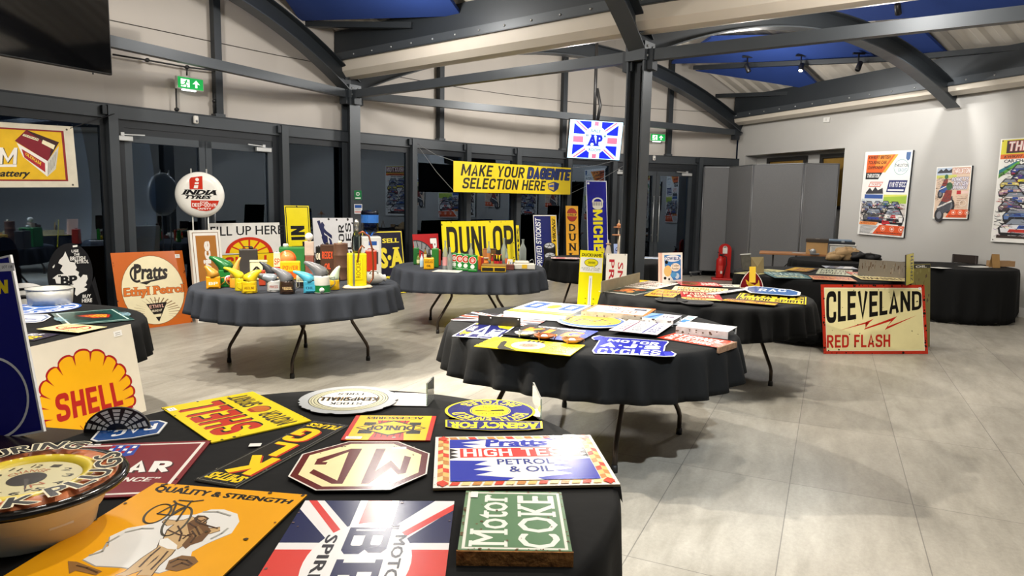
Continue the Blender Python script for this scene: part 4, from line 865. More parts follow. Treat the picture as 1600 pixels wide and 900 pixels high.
for px, py, k, lb in ((820, 522, 'silver', 'fluted silver ashtray, leftmost of three on the middle table'), (850.5, 526, 'copper', 'round copper ashtray between the other two on the middle table'), (894, 532, 'brass', 'brass ashtray with looped feet, rightmost of three on the middle table')):
    p = P(px, py+4, ZT1+.004); t = thing('ashtray', lb, 'ashtray', p, 0, 'metal ashtrays'); b = MB(); b.lathe([(.022, 0), (.05, .012), (.062, .026), (.058, .027), (.045, .016), (.0, .012)], mash[k], 32); b.build('dish_bowl', t)
    b = MB(); b.lathe([(.018, .012), (.02, .02), (.012, .026), (0, .027)], mat('#efe6d2', .4), 20); o = b.build('centre_badge', t)
    b = MB()
    for a in (0, 2.09, 4.19): b = MB(); b.tube([(.052*math.cos(a), .052*math.sin(a), .024), (.064*math.cos(a), .064*math.sin(a), .03), (.066*math.cos(a), .066*math.sin(a), .012), (.056*math.cos(a), .056*math.sin(a), .0)], .003, mash[k], 6); b.build('cigarette_rest', t)
s = sg('light_box_sign', 'thick white sign with blue blocks and yellow stripe, back of the middle table', lay((839.5, 470), (923, 478), (884, 494), (783, 487), ZT1+.035), '#eef0f2', 'sign', thick=.035, edge='#d9d9d6')
s.rect(0, 5, 100, 26, '#f0d838'); s.rect(0, 15, 100, 19, '#c9a890'); s.text('GOOD', 3, 8, 16, 17, '#2a3a4c', .05); s.text('SF', 84, 4, 94, 14, '#2a3a4c', .05)
for x0, x1 in ((6, 36), (66, 97)): s.poly([(x0, 44), (x1-4, 44), (x1, 92), (x0+2, 92)], '#2b56a8'); s.poly([(x0+8, 56), (x1-12, 56), (x1-10, 80), (x0+10, 80)], '#e8ecf2')
s.poly([(38, 50), (44, 70), (62, 74), (66, 62)], '#2b56a8'); s.ell(52, 66, 10, 17, '#e8d030'); s.build()
s = sg('enamel_sign', 'oval blue and yellow sign with a winding emblem in the centre of the middle table', (Matrix.Translation(P(924, 505, ZT1)) @ Matrix.Rotation(-.1, 4, 'Z'), (P(977, 505, ZT1)-P(870, 505, ZT1)).length, (P(924, 494.5, ZT1)-P(924, 515, ZT1)).length), '#e9e9e2', outline=None)
s = Sign('enamel_sign', s.label, 'enamel sign', s.M, s.W, s.H, '#e9e9e2', outline=[(s.W/2*math.cos(a*.131), s.H/2*math.sin(a*.131)) for a in range(48)])
s.ell(50, 50, 47, 47, '#2a5aa0'); s.ell(50, 54, 42, 38, '#f0cf20'); s.ell(50, 54, 36, 31, '#6a5418', inner=.9); s.line([(26, 46), (40, 64), (54, 46), (66, 62), (76, 52)], 5, '#6a5418'); s.poly([(78, 34), (94, 60), (72, 74)], '#f0cf20'); s.build()
def flanged(label, TL, TR, BR, BL, zt, back, drop, fcol='#cfcac0', draw=None, seed=1):
    """a sign lying face up whose near edge is folded down to the table"""
    M_, W_, H_ = lay(TL, TR, BR, BL, zt); t = thing('flanged_sign', label, 'enamel sign', M=M_); s = Sign('x', '', '', M_, W_, H_, back); draw(s); s.chips(14, '#5a4a3c', seed, 2); s.mb.build('face_plate', t)
    b = MB(); b.box((0, -H_/2-.002, -drop/2), (W_, .004, drop), mat(fcol, .6, .2, .35, 25, .3)); fs = Sign('f', '', '', Matrix(), W_, drop, fcol)
    o = b.build('folded_flange', t); o['label'] = 'scuffed folded flange with rust spots'
    r = random.Random(seed); b = MB(); mr = mat('#4a3424', .9, 0, .3, 30)
    for _ in range(12):
        x, z, q = r.uniform(-.48, .48)*W_, -r.uniform(.08, .92)*drop, r.uniform(.004, .012); b.add([(x+q*r.uniform(.5, 1.2)*math.cos(k), -H_/2-.0046, max(-drop, min(0, z+q*r.uniform(.4, .9)*math.sin(k)))) for k in (0, .9, 1.8, 2.7, 3.6, 4.5, 5.4)], [tuple(range(7))], mr)
    b.build('rust_stain', o)['kind'] = 'stuff'
    for x in (-1, 1): b = MB(); b.box((x*(W_/2-.006), H_/2-.012, -drop/2), (.006, .02, drop-.002), mat(fcol, .6, .2, .35, 25, .3)); b.build('rear_lip', t)
def d1(s): s.rect(6, 8, 94, 92, '#ece6e0'); s.text('TYRE', 26, 52, 50, 84, '#3a3d55', .05); s.text('CO', 56, 20, 80, 54, '#c9867a', .05); s.rect(30, 20, 50, 40, '#8a9ab8'); s.rect(70, 62, 90, 80, '#3a3d55')
flanged('white sign with orange border and rust-specked flange at the back of the middle table', (939, 476), (1030, 483.5), (1004, 493.5), (900, 486), ZT1+.045, '#dc7a44', .045, '#b8ab98', d1, 51)
def d2(s): s.rect(0, 0, 42, 100, '#7aa0c8'); s.poly([(6, 10), (30, 90), (44, 90), (20, 10)], '#3f6aa8'); s.rect(46, 20, 96, 80, '#dcd4e0'); s.text('LUB', 52, 40, 88, 66, '#3a3a5a', .04)
flanged('lilac and blue sign with a rusted flange, back right of the middle table', (1019, 489), (1064, 493), (1054, 501), (1003, 496), ZT1+.045, '#d9d4e0', .04, '#c4c0bc', d2, 53)
s = sg('enamel_sign', 'white sign with slanted blue panels poking out at the back right of the middle table', lay((1070, 493), (1088, 494.5), (1069, 509), (1056, 507.5), ZT1), '#e6ecf2'); s.poly([(10, 30), (80, 30), (90, 60), (20, 60)], '#4f86c4'); s.poly([(20, 70), (90, 70), (92, 90), (24, 90)], '#8fb4da'); s.build()
def d3(s): s.rect(3, 4, 97, 96, '#ecebea'); s.text('SPORTS', 40, 56, 56, 76, '#5a6aa8', .05); s.text('CO', 68, 38, 74, 54, '#5a5f78', .05)
flanged('plain white sign on a deep grey flange at the right of the middle table', (1073, 503), (1153, 509.5), (1136, 519.5), (1058, 508.5), ZT1+.045, '#e4e2e0', .045, '#a9a6a2', d3, 57)
s = sg('enamel_sign', 'purple-edged white price-list sign between the oval sign and the blue scroll', lay((981, 504.6), (1055, 510.5), (1023, 529), (953, 520.6)), '#e6d8dc')
s.rect(5, 5, 95, 95, '#efe9e6'); s.rect(30, 12, 64, 92, '#f4f2ee'); s.rect(26, 5, 30, 95, '#8a4a6a'); s.rect(66, 5, 70, 95, '#4a4a9a')
for k in range(5): s.text(['LUCAS', 'BATTERY', 'SERVICE', 'AGENT', 'LAMPS'][k], 34, 76-k*15, 60, 86-k*15, '#5a5560', .02); s.text(['OIL', 'GEAR', 'FORK', 'HUB', 'CAM'][k], 8, 78-k*16, 23, 88-k*16, '#8a6a7a', .03); s.text(['MAG', 'DYNO', 'COIL', 'BULB', 'FUSE'][k], 74, 78-k*16, 92, 88-k*16, '#4a4a9a', .04)
s.build()
# blue scroll
o8 = [(924, 528), (926, 526), (936, 524), (945, 526), (1044, 533), (1045, 535), (1040, 540), (1038, 549), (1050, 549), (1057, 553), (1054, 556.5), (1040, 557), (960, 553), (928, 552), (925, 548), (930, 541), (936, 531.5), (928, 531)]
M_, W_, H_ = lay((945, 526), (1044, 533), (1040, 557), (928, 552)); ol = outl(o8, M_)
s = Sign('enamel_sign', 'royal blue scroll-shaped sign with bold white lettering on the middle table', 'enamel sign', M_, W_, H_, '#e9eaf2', outline=ol); s.face(s.ccw(shrink(ol, .965)), '#1a1f96')
s.ptext('MOTOR', [(952, 529.5), (1031, 535.5), (1028, 540), (949, 533)], '#eef0f4', .06); s.ptext('A·J·S', [(942, 534.5), (1033, 541), (1030, 546.5), (937, 541)], '#eef0f4', .1); s.ptext('CYCLES', [(936, 544), (1033, 548), (1031, 555), (932, 552)], '#eef0f4', .06)
s.px([(926, 527.5), (936, 525.5), (944, 527.5), (940, 530), (928, 529.7)], '#2d33b4'); s.px([(1037, 550), (1049, 550.5), (1054, 553.5), (1050, 556), (1040, 556)], '#2d33b4'); s.build()
def d4(s): s.text('STERNOL', 6, 48, 92, 90, '#f2eee8', .055); s.text('OIL FOR FORDS', 8, 12, 84, 40, '#f2eee8', .05)
M_, W_, H_ = lay((1050, 520.6), (1150, 532.4), (1116, 544), (1033, 527)); t = thing('flanged_sign', 'orange-red sign with white letters and a rusty end flange over the cloth edge', 'enamel sign', M=M_); s = Sign('x', '', '', M_, W_, H_, '#d8442c'); d4(s); s.chips(12, '#5a3a2c', 61, 2); s.mb.build('face_plate', t)
b = MB(); b.box((W_/2+.008, 0, -.016), (.016, H_, .034), mat('#8a6a50', .8, .1, .5, 40)); b.build('rusty_flange', t)['label'] = 'rusty flange'
# ------------------------------------------------------------------ table right of the middle table
ZE = ZT1
b = MB(); a, c = P(939, 457, ZE), P(999, 441, ZE); d = c-a; b.beam(Vector((0, 0, .05)), d+Vector((0, 0, .05)), .006, .1, mat('#8a8268', .6, .2, .2, 12)); tag(b.build('metal_trough', loc=a), 'drab metal flange standing along the left rim of the table with the book-shaped sign', 'sign flange')
s = sg('enamel_sign', 'dark green sign with rust-orange flowers, left rim of the right-hand table', lay((970, 447), (1022, 452.6), (1002, 461.6), (942, 455.5), ZE), '#20302c', edge='#d9d6cc'); s.frame(2, 2, '#c9c6bc')
rr_ = random.Random(4)
for k in range(16): s.circ(28+rr_.random()*44, 28+rr_.random()*48, 5+5*rr_.random(), rr_.choice(['#c9642c', '#a8481c', '#d88a4a']))
s.build()
s = sg('enamel_sign', 'yellow, white and pink lettered sign at the back left of the right-hand table', lay((991, 436), (1056, 442.5), (1031, 452), (963, 447), ZE), '#ece0d4')
s.poly([(0, 0), (0, 100), (26, 100), (16, 0)], '#eec81e')
for k in range(4): s.text(['MOTOR CYCLES', 'CYCLES AND', 'ACCESSORIES', 'REPAIRS'][k], 26, 74-k*22, 92-k*4, 88-k*22, ['#3a2a34', '#a84a5a', '#3a2a34', '#6a5a3a'][k], .05)
s.build()
s = sg('enamel_sign', 'red and white sign with a brown beast picture at the back of the right-hand table', lay((1056, 440), (1123.5, 442.5), (1123, 448), (1065, 447), ZE), '#c8342c'); s.ell(26, 50, 20, 34, '#6a4428'); s.ell(40, 60, 9, 24, '#8a6438'); s.text('JUMBO', 54, 20, 96, 82, '#f0e8e0', .06); s.build()
s = sg('enamel_sign', 'long cream sign with orange lettering across the middle of the right-hand table', lay((1040, 446), (1141, 451.5), (1132.5, 459), (1064, 455), ZE), '#ecdcae'); s.text('RELIABILITY', 8, 52, 94, 86, '#d89a3c', .05); s.text('MOTOR TYRES', 10, 14, 90, 42, '#8a5a34', .04); s.build()
s = sg('enamel_sign', 'golden yellow sign with dense lettering at the front left of the right-hand table', lay((1024.5, 452), (1063, 455), (1059, 466), (1008, 462.8), ZE), '#d8a83c'); s.text('VACUUM', 12, 56, 92, 86, '#7a3a1c', .06); s.text('MOBILOILS', 10, 16, 88, 44, '#7a3a1c', .05); s.build()
s = sg('enamel_sign', 'crimson sign with cream lettering at the front of the right-hand table', lay((1066, 457), (1132.5, 459.6), (1119, 472), (1061, 469), ZE), '#b4232c'); s.text('PARKER', 8, 62, 92, 90, '#eedfc0', .05); s.text('& SONS', 14, 34, 84, 56, '#eedfc0', .05); s.poly([(0, 0), (100, 0), (84, 22), (0, 26)], '#d9b86a'); s.text('CYCLES', 10, 5, 60, 20, '#7a2a1c', .04); s.build()
s = sg('paper_sign', 'white paper strip with grey blocks at the back right of the right-hand table', lay((1127, 443.5), (1174, 446), (1176, 449), (1124, 449), ZE), '#e6e2d4', 'sign'); 
for k in range(4): s.rect(4+k*10, 30, 11+k*10, 80, '#7a7c80')
s.rect(46, 20, 98, 84, '#e2d8b8'); s.build()
s = sg('paper_sign', 'narrow white lettered label strip left of the blue badge', lay((1150, 447.5), (1160, 449), (1146, 466.5), (1133.6, 465.5), ZE), '#e4e4ea', 'label'); s.text('LOT SHEET', 20, 8, 78, 92, '#8a8ca0', .02, 0, 0, 270); s.build()
M_ = Matrix.Translation(P(1207, 457, ZE)) @ Matrix.Rotation(-.16, 4, 'Z'); ol = outl([(1165, 451.5), (1178, 450), (1236, 456), (1251, 460), (1250, 465), (1238, 466), (1172, 461), (1163, 456)], M_)
W_ = max(p[0] for p in ol)*2; H_ = max(p[1] for p in ol)*2; s = Sign('enamel_sign', 'eight-sided blue badge sign with white border on the right-hand table', 'enamel sign', M_, W_, H_, '#e6e9ea', outline=ol); s.face(s.ccw(shrink(ol, .9)), '#2f62a4'); s.text('RAC', 24, 34, 76, 66, '#e6ecf4', .06, .3); s.build()
s = sg('enamel_sign', 'yellow sign with two rows of black lettering at the right rim of the right-hand table', lay((1155, 457.5), (1261, 464), (1258.5, 476), (1150.5, 468), ZE), '#ecce2a'); s.text('PRATTS', 8, 54, 96, 92, '#241f14', .07); s.text('MOTOR SPIRIT', 4, 10, 97, 42, '#241f14', .06); s.frame(2, 2, '#241f14'); s.build()
s = sg('enamel_sign', 'thin maroon and yellow strip sign along the front of the right-hand table', lay((1137, 468), (1222, 476), (1207, 479.5), (1128, 472.5), ZE), '#4a1a18'); s.rect(0, 0, 100, 56, '#dca32c'); s.text('GENUINE PARTS', 6, 10, 80, 46, '#4a1a18', .05); s.build()
for px, lb in ((1049, 'black round dish with wire prongs at the front of the right-hand table'), (1088, 'bare black round dish right of the dish with wire prongs')):
    p = P(px, 471 if px < 1060 else 475, ZE); t = thing('black_dish', lb, 'dish', p, 0, 'black dishes'); m = mat('#0c0c0d', .5); b = MB(); b.lathe([(.1, 0), (.128, .004), (.135, .016), (.128, .018), (.09, .008), (0, .008)], m, 40); b.build('dish_bowl', t)
    if px < 1060:
        for x in (-.07, .05): b = MB(); b.tube([(x, .02, .008), (x, .02, .06)], .003, m, 6); b.build('wire_prong', t)
# white book-shaped sign
M_, W_, H_ = lean((1032, 441.5), (1066, 440), (1031, 395), (1066.5, 394.5), ZE, 4)
s = Sign('book_sign', 'white standing book-shaped sign with blue cartoon picture on the right-hand table', 'sign', M_, W_, H_, '#f0ece4', thick=.03, edge='#d8b4a4')
s.rect(0, 0, 9, 100, '#e2b8a8'); s.poly([(18, 92), (92, 92), (94, 8), (60, 6), (40, 30), (24, 26), (20, 60)], '#3f7fc4'); s.ell(56, 80, 36, 11, '#e9eef4'); s.text('COW BLUE', 24, 74, 88, 86, '#2a4a8c', .04); s.ell(34, 38, 17, 19, '#e8c27a'); s.ell(68, 50, 22, 14, '#efe6d6'); s.text('Toilet', 52, 52, 84, 60, '#8a7a5a', .02); s.text('Powder', 52, 42, 84, 50, '#8a7a5a', .02); s.ell(76, 20, 10, 10, '#c9e0ec'); s.ell(60, 24, 14, 9, '#5aa0d4'); s.ell(28, 68, 7, 6, '#1d1a18'); s.ell(22, 14, 6, 5, '#1d1a18'); s.ell(40, 10, 4, 4, '#1d1a18'); s.build()
# ------------------------------------------------------------------ table behind the cream and red sign
s = sg('enamel_sign', 'long cream and yellow sign at the left of the back table', lay((1160, 425), (1222, 417.5), (1209, 426), (1166, 432)), '#dcd49a'); s.poly([(0, 0), (60, 0), (90, 100), (20, 100)], '#c9c48a'); s.text('OILS', 10, 20, 80, 76, '#4a5a3c', .05); s.build()
s = sg('enamel_sign', 'teal sign with pale lettering at the front left of the back table', lay((1209, 426.5), (1266, 426.5), (1253, 437), (1192, 433)), '#4a7a80'); s.text('TEXACO', 8, 52, 92, 86, '#c9d8d2', .05); s.text('SERVICE', 12, 14, 84, 42, '#d9d4a8', .05); s.build()
s = sg('enamel_sign', 'orange-yellow folded sign in the middle of the back table', lay((1226, 421.5), (1249, 417), (1272, 421.5), (1264, 426.4)), '#dcae34'); s.text('BEER', 12, 20, 88, 70, '#8a3a24', .06); s.rect(0, 0, 100, 14, '#5a3a24'); s.build()
s = sg('enamel_sign', 'pale grey-green lettered sign right of the orange-yellow folded sign', lay((1284, 420), (1332, 421.5), (1329, 431.5), (1273, 427)), '#c4c8b0'); s.text('MOTOR', 8, 54, 92, 86, '#4a564c', .05); s.text('SPIRIT', 8, 12, 88, 44, '#6a6a58', .05); s.build()
s = sg('enamel_sign', 'rusty orange sign with white lettering along the front of the back table', lay((1262, 431.8), (1326, 434), (1341, 441.6), (1272, 437.6)), '#d8946a'); s.text('SHELL-MEX', 6, 30, 94, 80, '#b4442c', .05); s.build()
s = sg('enamel_sign', 'cream sign with red and green lettering right front of the back table', lay((1336, 425.5), (1408, 429), (1412, 440), (1329, 437)), '#e8d69a'); s.rect(0, 62, 100, 100, '#d8553c'); s.text('CASTROL', 10, 46, 90, 86, '#2c5a30', .06, 0, 0, 0, ('#f0e8d0', .04)); s.text('WAKEFIELD', 6, 10, 94, 34, '#4a3a24', .04); s.build()
s = sg('enamel_sign', 'dark blue and white striped sign at the back of the back table', lay((1290, 415), (1338, 417), (1336, 420.5), (1284, 418.5)), '#aeb6c4'); s.poly([(0, 0), (30, 0), (60, 100), (30, 100)], '#5a6478'); s.poly([(50, 0), (76, 0), (100, 100), (76, 100)], '#e6e8ec'); s.build()
M_, W_, H_ = lean((1342, 431), (1416, 436), (1341, 404), (1414, 410), ZT1, 6)
s = Sign('sign_reverse', 'rust-streaked grey metal sign back standing upright at the rear of the back table', 'sign back', M_, W_, H_, '#8a8378', thick=.006)
rr_ = random.Random(9)
for k in range(40): x = rr_.uniform(2, 98); y = rr_.uniform(50, 98); s.rect(x, y-rr_.uniform(6, 34), x+rr_.uniform(.5, 2.4), y, rr_.choice(['#6a5644', '#7a6856', '#5a4636', '#9a9084']))
s.build()
M_, W_, H_ = stand((1414, 401), (1426.5, 393.5), (1429, 443), (1418, 443), P(1423, 443, ZT1), 50, 4)
s = Sign('enamel_sign', 'narrow upright yellow sign in front of the rust-streaked metal panel', 'enamel sign', M_, W_, H_, '#e2d23a', thick=.012); s.text('ZENITH', 56, 6, 90, 92, '#5a5a24', .04, 0, 0, 90); s.chips(10, '#6a5a2c', 71, 3); s.build()
M_, W_, H_ = lean((1156, 422.5), (1170, 422.5), (1161, 398), (1175, 396), ZT1, 10)
b = MB(); b.box((0, 0, 0), (W_, H_, .012), mat('#5a574f', .7, .2, .3, 20)); b.box((0, H_/2, .004), (W_+.02, .012, .016), mat('#d8d8d4', .4)); tag(b.build('sign_reverse', M=M_), 'dull metal sign back with a white top rail, left end of the back table', 'sign back')
M_, W_, H_ = lean((1174, 427), (1192, 427), (1173, 402), (1195, 401), ZT1, 6)
s = Sign('sign_reverse', 'tan panel standing beside the metal sign back at the left end of the back table', 'panel', M_, W_, H_, '#8a7a58', thick=.01); s.poly([(0, 100), (50, 40), (100, 100)], '#9c8c68'); s.build()
# pointed dark red sign between the two tables
M_, W_, H_ = stand((1156, 424), (1193, 424), (1193, 450), (1156, 450), P(1174, 452, ZT1)+Vector((0, .12, 0)), 0, 4)
ol = [(-W_/2, -H_/2)]+[(-W_/2*(1-.12*k/9-(k/9)**2.2*.62), -H_/2+H_*(k/9)) for k in range(10)]; ol = ol+[(-x, y) for x, y in ol[::-1]]
s = Sign('shaped_sign', 'dark red pointed sign with yellow flame marks and a yellow hang tag', 'sign', M_, W_, H_, '#efe4d8', thick=.012, outline=ol); s.face(s.ccw(shrink(ol, .94)), '#6e1116'); s.poly([(24, 52), (46, 28), (80, 8), (58, 0), (40, 6), (30, 24)], '#e8bc2a'); s.poly([(80, 50), (86, 4), (70, 2), (66, 20), (76, 30)], '#e8bc2a')
t = thing(s.name, s.label, s.cat, M=M_); s.mb.build('face_plate', t); b = MB(); b.box((.0, .05, .02), (W_*.26, H_*.95, .004), mat('#dcb42c', .5)); b.build('hang_tag', t)
# ------------------------------------------------------------------ left-edge table
ZG = ZT1
s = sg('enamel_sign', 'round blue and white lettered sign beside the tub on the left-edge table', (Matrix.Translation(P(58, 481, ZG)) @ Matrix.Rotation(3.3, 4, 'Z'), .52, .52), '#2f62bc', outline=[(.26*math.cos(k*.1571), .26*math.sin(k*.1571)) for k in range(40)])
s.circ(50, 50, 47, '#e8ebf0', .93); s.circ(50, 50, 27, '#dfe6ef'); s.circ(50, 50, 24, '#3a6cc0'); s.arc('MERCEDES', 50, 50, 30, 44, 200, -20, '#eef1f5', .05); s.arc('BENZ', 50, 50, 44, 30, 225, 315, '#eef1f5', .05); s.line([(50, 50), (50, 72)], 4, '#eef1f5'); s.line([(50, 50), (31, 39)], 4, '#eef1f5'); s.line([(50, 50), (69, 39)], 4, '#eef1f5'); s.build()
M_ = Matrix.Translation(P(46, 499, ZG)) @ Matrix.Rotation(3.2, 4, 'Z'); ol = outl([(20, 505), (55, 504), (68, 502), (80, 495), (74, 491), (20, 490)], M_); s = Sign('enamel_sign', 'white eight-sided badge with blue lettering, partly under the round blue sign', 'enamel sign', M_, .4, .2, '#e9e9ea', outline=ol); s.face(s.ccw(shrink(ol, .9)), '#6a7a9c'); s.face(s.ccw(shrink(ol, .7)), '#dfe2ea'); s.line([(40, 50), (60, 40), (66, 60)], 14, '#3a56a0'); s.build()
s = sg('enamel_sign', 'dark teal sign with a flaming red and gold wing on the left-edge table', lay((80, 492), (176, 482.5), (213, 501), (103, 508)), '#17423f', edge='#8fb4ac'); s.frame(4, 2, '#b9cfc8')
s.ell(52, 50, 28, 36, '#1a2a2a'); s.poly([(30, 62), (54, 66), (74, 58), (78, 50), (70, 30), (62, 34), (48, 34), (42, 46)], '#b4301c'); s.poly([(40, 56), (60, 60), (74, 54), (68, 36), (54, 40), (46, 48)], '#e8b83a')
for k in range(5): s.line([(44+k*6, 58-k), (50+k*5, 40)], 2, '#a8481c')
s.arc('THORNYCROFT', 52, 50, 30, 40, 160, 210, '#8fb4c4', .04); s.arc('LORRIES', 52, 50, 30, 40, 20, -30, '#8fb4c4', .04); s.build()
s = sg('enamel_sign', 'small cream sign with a red cross motif at the front of the left-edge table', lay((105, 508), (169, 513.5), (122, 522.5), (56, 517)), '#ecd9a0'); s.ell(50, 54, 36, 34, '#a8302c', inner=.86); s.poly([(36, 20), (46, 20), (66, 86), (54, 86)], '#b4302c'); s.text('AGENCY', 26, 44, 74, 62, '#a8302c', .04); s.text('ENFIELD', 60, 8, 92, 18, '#8a6a3c', .03); s.build()
s = sg('enamel_sign', 'navy sign with yellow letters half under the white badge on the left-edge table', lay((36, 519), (88, 522), (60, 531.5), (10, 531)), '#1d2240'); s.text('SERVICE', 6, 16, 80, 56, '#f0d424', .06); s.text('ELF', 20, 62, 60, 92, '#d9dce2', .04); s.build()
p = P(80, 470, ZG); t = thing('metal_tub', 'round galvanised metal tub on the left-edge table', 'tub', p); mz = mat('#c4c4be', .4, .25, .22, 14, .5); b = MB(); rb, rt, hh = .135, .145, .112
b.lathe([(0, .002), (rb, .002), (rt, hh), (rt-.004, hh), (rb-.004, .006), (0, .006)], mz, 48); b.build('tub_wall', t); b = MB(); b.lathe([(rt-.004, hh-.006), (rt+.003, hh-.004), (rt+.004, hh+.002), (rt-.003, hh+.003)], mz, 48, cap=False); b.build('rolled_rim', t)
t.location = P(79, 474, ZG)
# scalloped fan sign leaning on the left-edge table
o = P(120, 545, .70); a_ = P(42, 541, .735); b_ = P(205, 508, .735); u = (b_-a_); u.z = 0; ang = math.degrees(math.atan2(u.y, u.x)); o = (a_+b_)/2+Vector((math.sin(math.radians(ang)), -math.cos(math.radians(ang)), 0))*.17
M_, W_, H_ = stand((42, 541), (205, 508), (228, 640), (30, 722), o, ang, 8)
s = Sign('enamel_sign', 'weathered white sign with yellow and red scalloped emblem leaning on the left-edge table', 'enamel sign', M_, W_, H_, '#e4dccb', thick=.012, edge='#b8ab98')
def z5(x, y): return (x/5, 520+y/5)
cusp = [(335, 690), (306, 590), (322, 490), (362, 368), (450, 268), (572, 184), (707, 148), (826, 182), (914, 240), (982, 325), (1021, 410), (1042, 490), (1036, 575)]
def scallop(k, cx=690, cy=500):
    out = []
    for p, q in zip(cusp, cusp[1:]):
        p, q = Vector(p), Vector(q); n = Vector((q.y-p.y, p.x-q.x)).normalized()
        for i in range(9): t = i/8; e = p.lerp(q, t)+n*(q-p).length*.30*(1-(2*t-1)**2)**.6; out.append((cx+(e.x-cx)*k, cy+(e.y-cy)*k))
    return out+[(cx+(x-cx)*k, cy+(y-cy)*k) for x, y in ((1000, 650), (700, 900), (500, 835), (350, 760))]
s.px([z5(*p) for p in scallop(1)], '#a3161c'); s.px([z5(*p) for p in scallop(.955)], '#f0b012')
for x, y in cusp:
    d = (Vector((690, 640))-Vector((x, y))).normalized(); n = Vector((-d.y, d.x))*11; e = Vector((x, y)); s.px([z5(*(e+n-d*4)), z5(*(e-n-d*4)), z5(*(e+d*82))], '#a3161c')
s.ptext('SHELL', [z5(425, 485), z5(925, 378), z5(965, 560), z5(448, 705)], '#b3221a', .075)
for a, c in (((580, 760), (620, 800)), ((625, 725), (660, 765)), ((665, 700), (690, 740)), ((705, 680), (720, 715)), ((750, 665), (752, 700))): s.px([z5(a[0]-3, a[1]), z5(a[0]+3, a[1]), z5(c[0]+3, c[1]), z5(c[0]-3, c[1])], '#a3161c')
s.tagbox(82, 90, 90, 96); s.build()
# tall blue sign at the left frame edge, on a dark box
o = P(45, 640, .6) if 0 else Vector((-1.86, 2.62, .57)); 
M_, W_, H_ = stand((-135, 424), (31, 404), (52, 668), (-128, 722), o, -8, 6)
s = Sign('enamel_sign', 'tall royal blue sign with white border and a yellow letter at the left frame edge', 'enamel sign', M_, W_, H_, '#e9eaec', thick=.012, edge='#dfe0e2'); s.rect(1.6, 1.1, 98.4, 98.9, '#10107e')
s.px([(-4, 411.5), (22, 410.5), (23, 423), (-4, 424.5)], '#e6e7ee'); s.ptext('LOT 158', [(3, 415), (19, 414.4), (19.5, 418.6), (3, 419.6)], '#3a3a44', .02)
s.ptext('MICHELIN', [(-118, 447), (12, 437), (13, 458), (-117, 470)], '#f2dc1e', .08)
M2 = s.l(-12, 622); r_ = .27; s.k += 1
s.mb.add([(M2[0]+r_*k*math.cos(a*.131)*.62, M2[1]+r_*k*math.sin(a*.131)*.62, .0022) for a in range(49) for k in (.94, 1)], [(2*i, 2*i+1, 2*i+3, 2*i+2) for i in range(48)], enamel('#e9eaec')); s.build()
xb = M_.translation; t = thing('display_box', 'dark brown lacquered box with faint chevrons under the tall blue sign', 'box', (o.x-.38, o.y+.03, 0), math.radians(-8)); b = MB(); b.bbox((0, 0, .2835), (1.1, .3, .567), mat('#1c1210', .2, 0, .2, 6), .01); b.build('box_body', t)
b = MB()
for k in range(3): b.add([(.1+k*.16, -.152, .25), (.18+k*.16, -.152, .33), (.26+k*.16, -.152, .25), (.26+k*.16, -.152, .29), (.18+k*.16, -.152, .37), (.1+k*.16, -.152, .29)], [(0, 1, 4, 5), (1, 2, 3, 4)], mat('#3a2826', .3))
b.build('chevron_inlay', t)
# ------------------------------------------------------------------ signs along the glass wall
def tilted(name, label, BL, BR, TL, TR, back, tilt=7, z=0, cat='enamel sign', **k): return Sign(name, label, cat, *lean(BL, BR, TL, TR, z, tilt), back, **k)
# battery banner
sd = (V[2]-V[1]).normalized(); sa = math.degrees(math.atan2(sd.y, sd.x)); so = V[2]+Vector((sd.y, -sd.x, 0))*.22
M_, W_, H_ = stand((-190, 180), (115.5, 196.5), (121, 294), (-186, 292), so, sa)
s = Sign('cloth_banner', 'yellow cloth banner with a red car battery hung at the upper left', 'banner', M_, W_, H_, '#d9d2bf', gloss=lambda h: mat(h, .75, 0, .12, 10))
s.rect(3, 10, 94, 92, '#8a1f24'); s.rect(4, 12.5, 92.5, 89.5, '#e3b61c')
def zb(x, y): return (x/5, 180+y/5)
s.px([zb(115, 200), zb(205, 115), zb(460, 215), zb(372, 360)], '#7d1524'); s.px([zb(205, 118), zb(225, 122), zb(462, 212), zb(385, 340), zb(400, 250)], '#3c1a1c'); s.px([zb(130, 215), zb(372, 358), zb(370, 480), zb(180, 325)], '#eeeae2'); s.px([zb(168, 262), zb(352, 375), zb(354, 446), zb(190, 330)], '#a8202a'); s.px([zb(372, 358), zb(460, 240), zb(436, 420), zb(370, 480)], '#c9c6bc')
s.px([zb(185, 145), zb(305, 185), zb(296, 202), zb(175, 160)], '#ece2c0'); s.px([zb(335, 192), zb(430, 235), zb(418, 268), zb(325, 220)], '#ece2c0')
s.ptext('OLDHAM', [zb(200, 290), zb(322, 365), zb(318, 395), zb(200, 312)], '#ecc62c', .05); s.ptext('OLDHAM', [zb(190, 148), zb(300, 186), zb(294, 198), zb(182, 156)], '#3a2a1a', .02)
for k in range(5): s.px([zb(380+k*14, 372-k*20), zb(385+k*14, 366-k*20), zb(380+k*12, 460-k*16), zb(375+k*12, 465-k*16)], '#8a8880')
s.ptext('OLDHAM', [zb(-640, 245), zb(140, 258), zb(132, 388), zb(-640, 385)], '#2a2622', .075, 0); s.ptext('OLDHAM', [zb(-644, 242), zb(136, 254), zb(128, 382), zb(-644, 380)], '#eeeae4', .05, 0); s.px([zb(-640, 388), zb(130, 384), zb(130, 404), zb(-640, 408)], '#eeeae4'); s.ptext('the complete battery', [zb(-640, 420), zb(236, 428), zb(225, 498), zb(-640, 494)], '#1c1a18', .04, .1)
for a in ((96, 94.5), (96.6, 4)): s.circ(a[0], a[1], 1.6, '#4a463c')
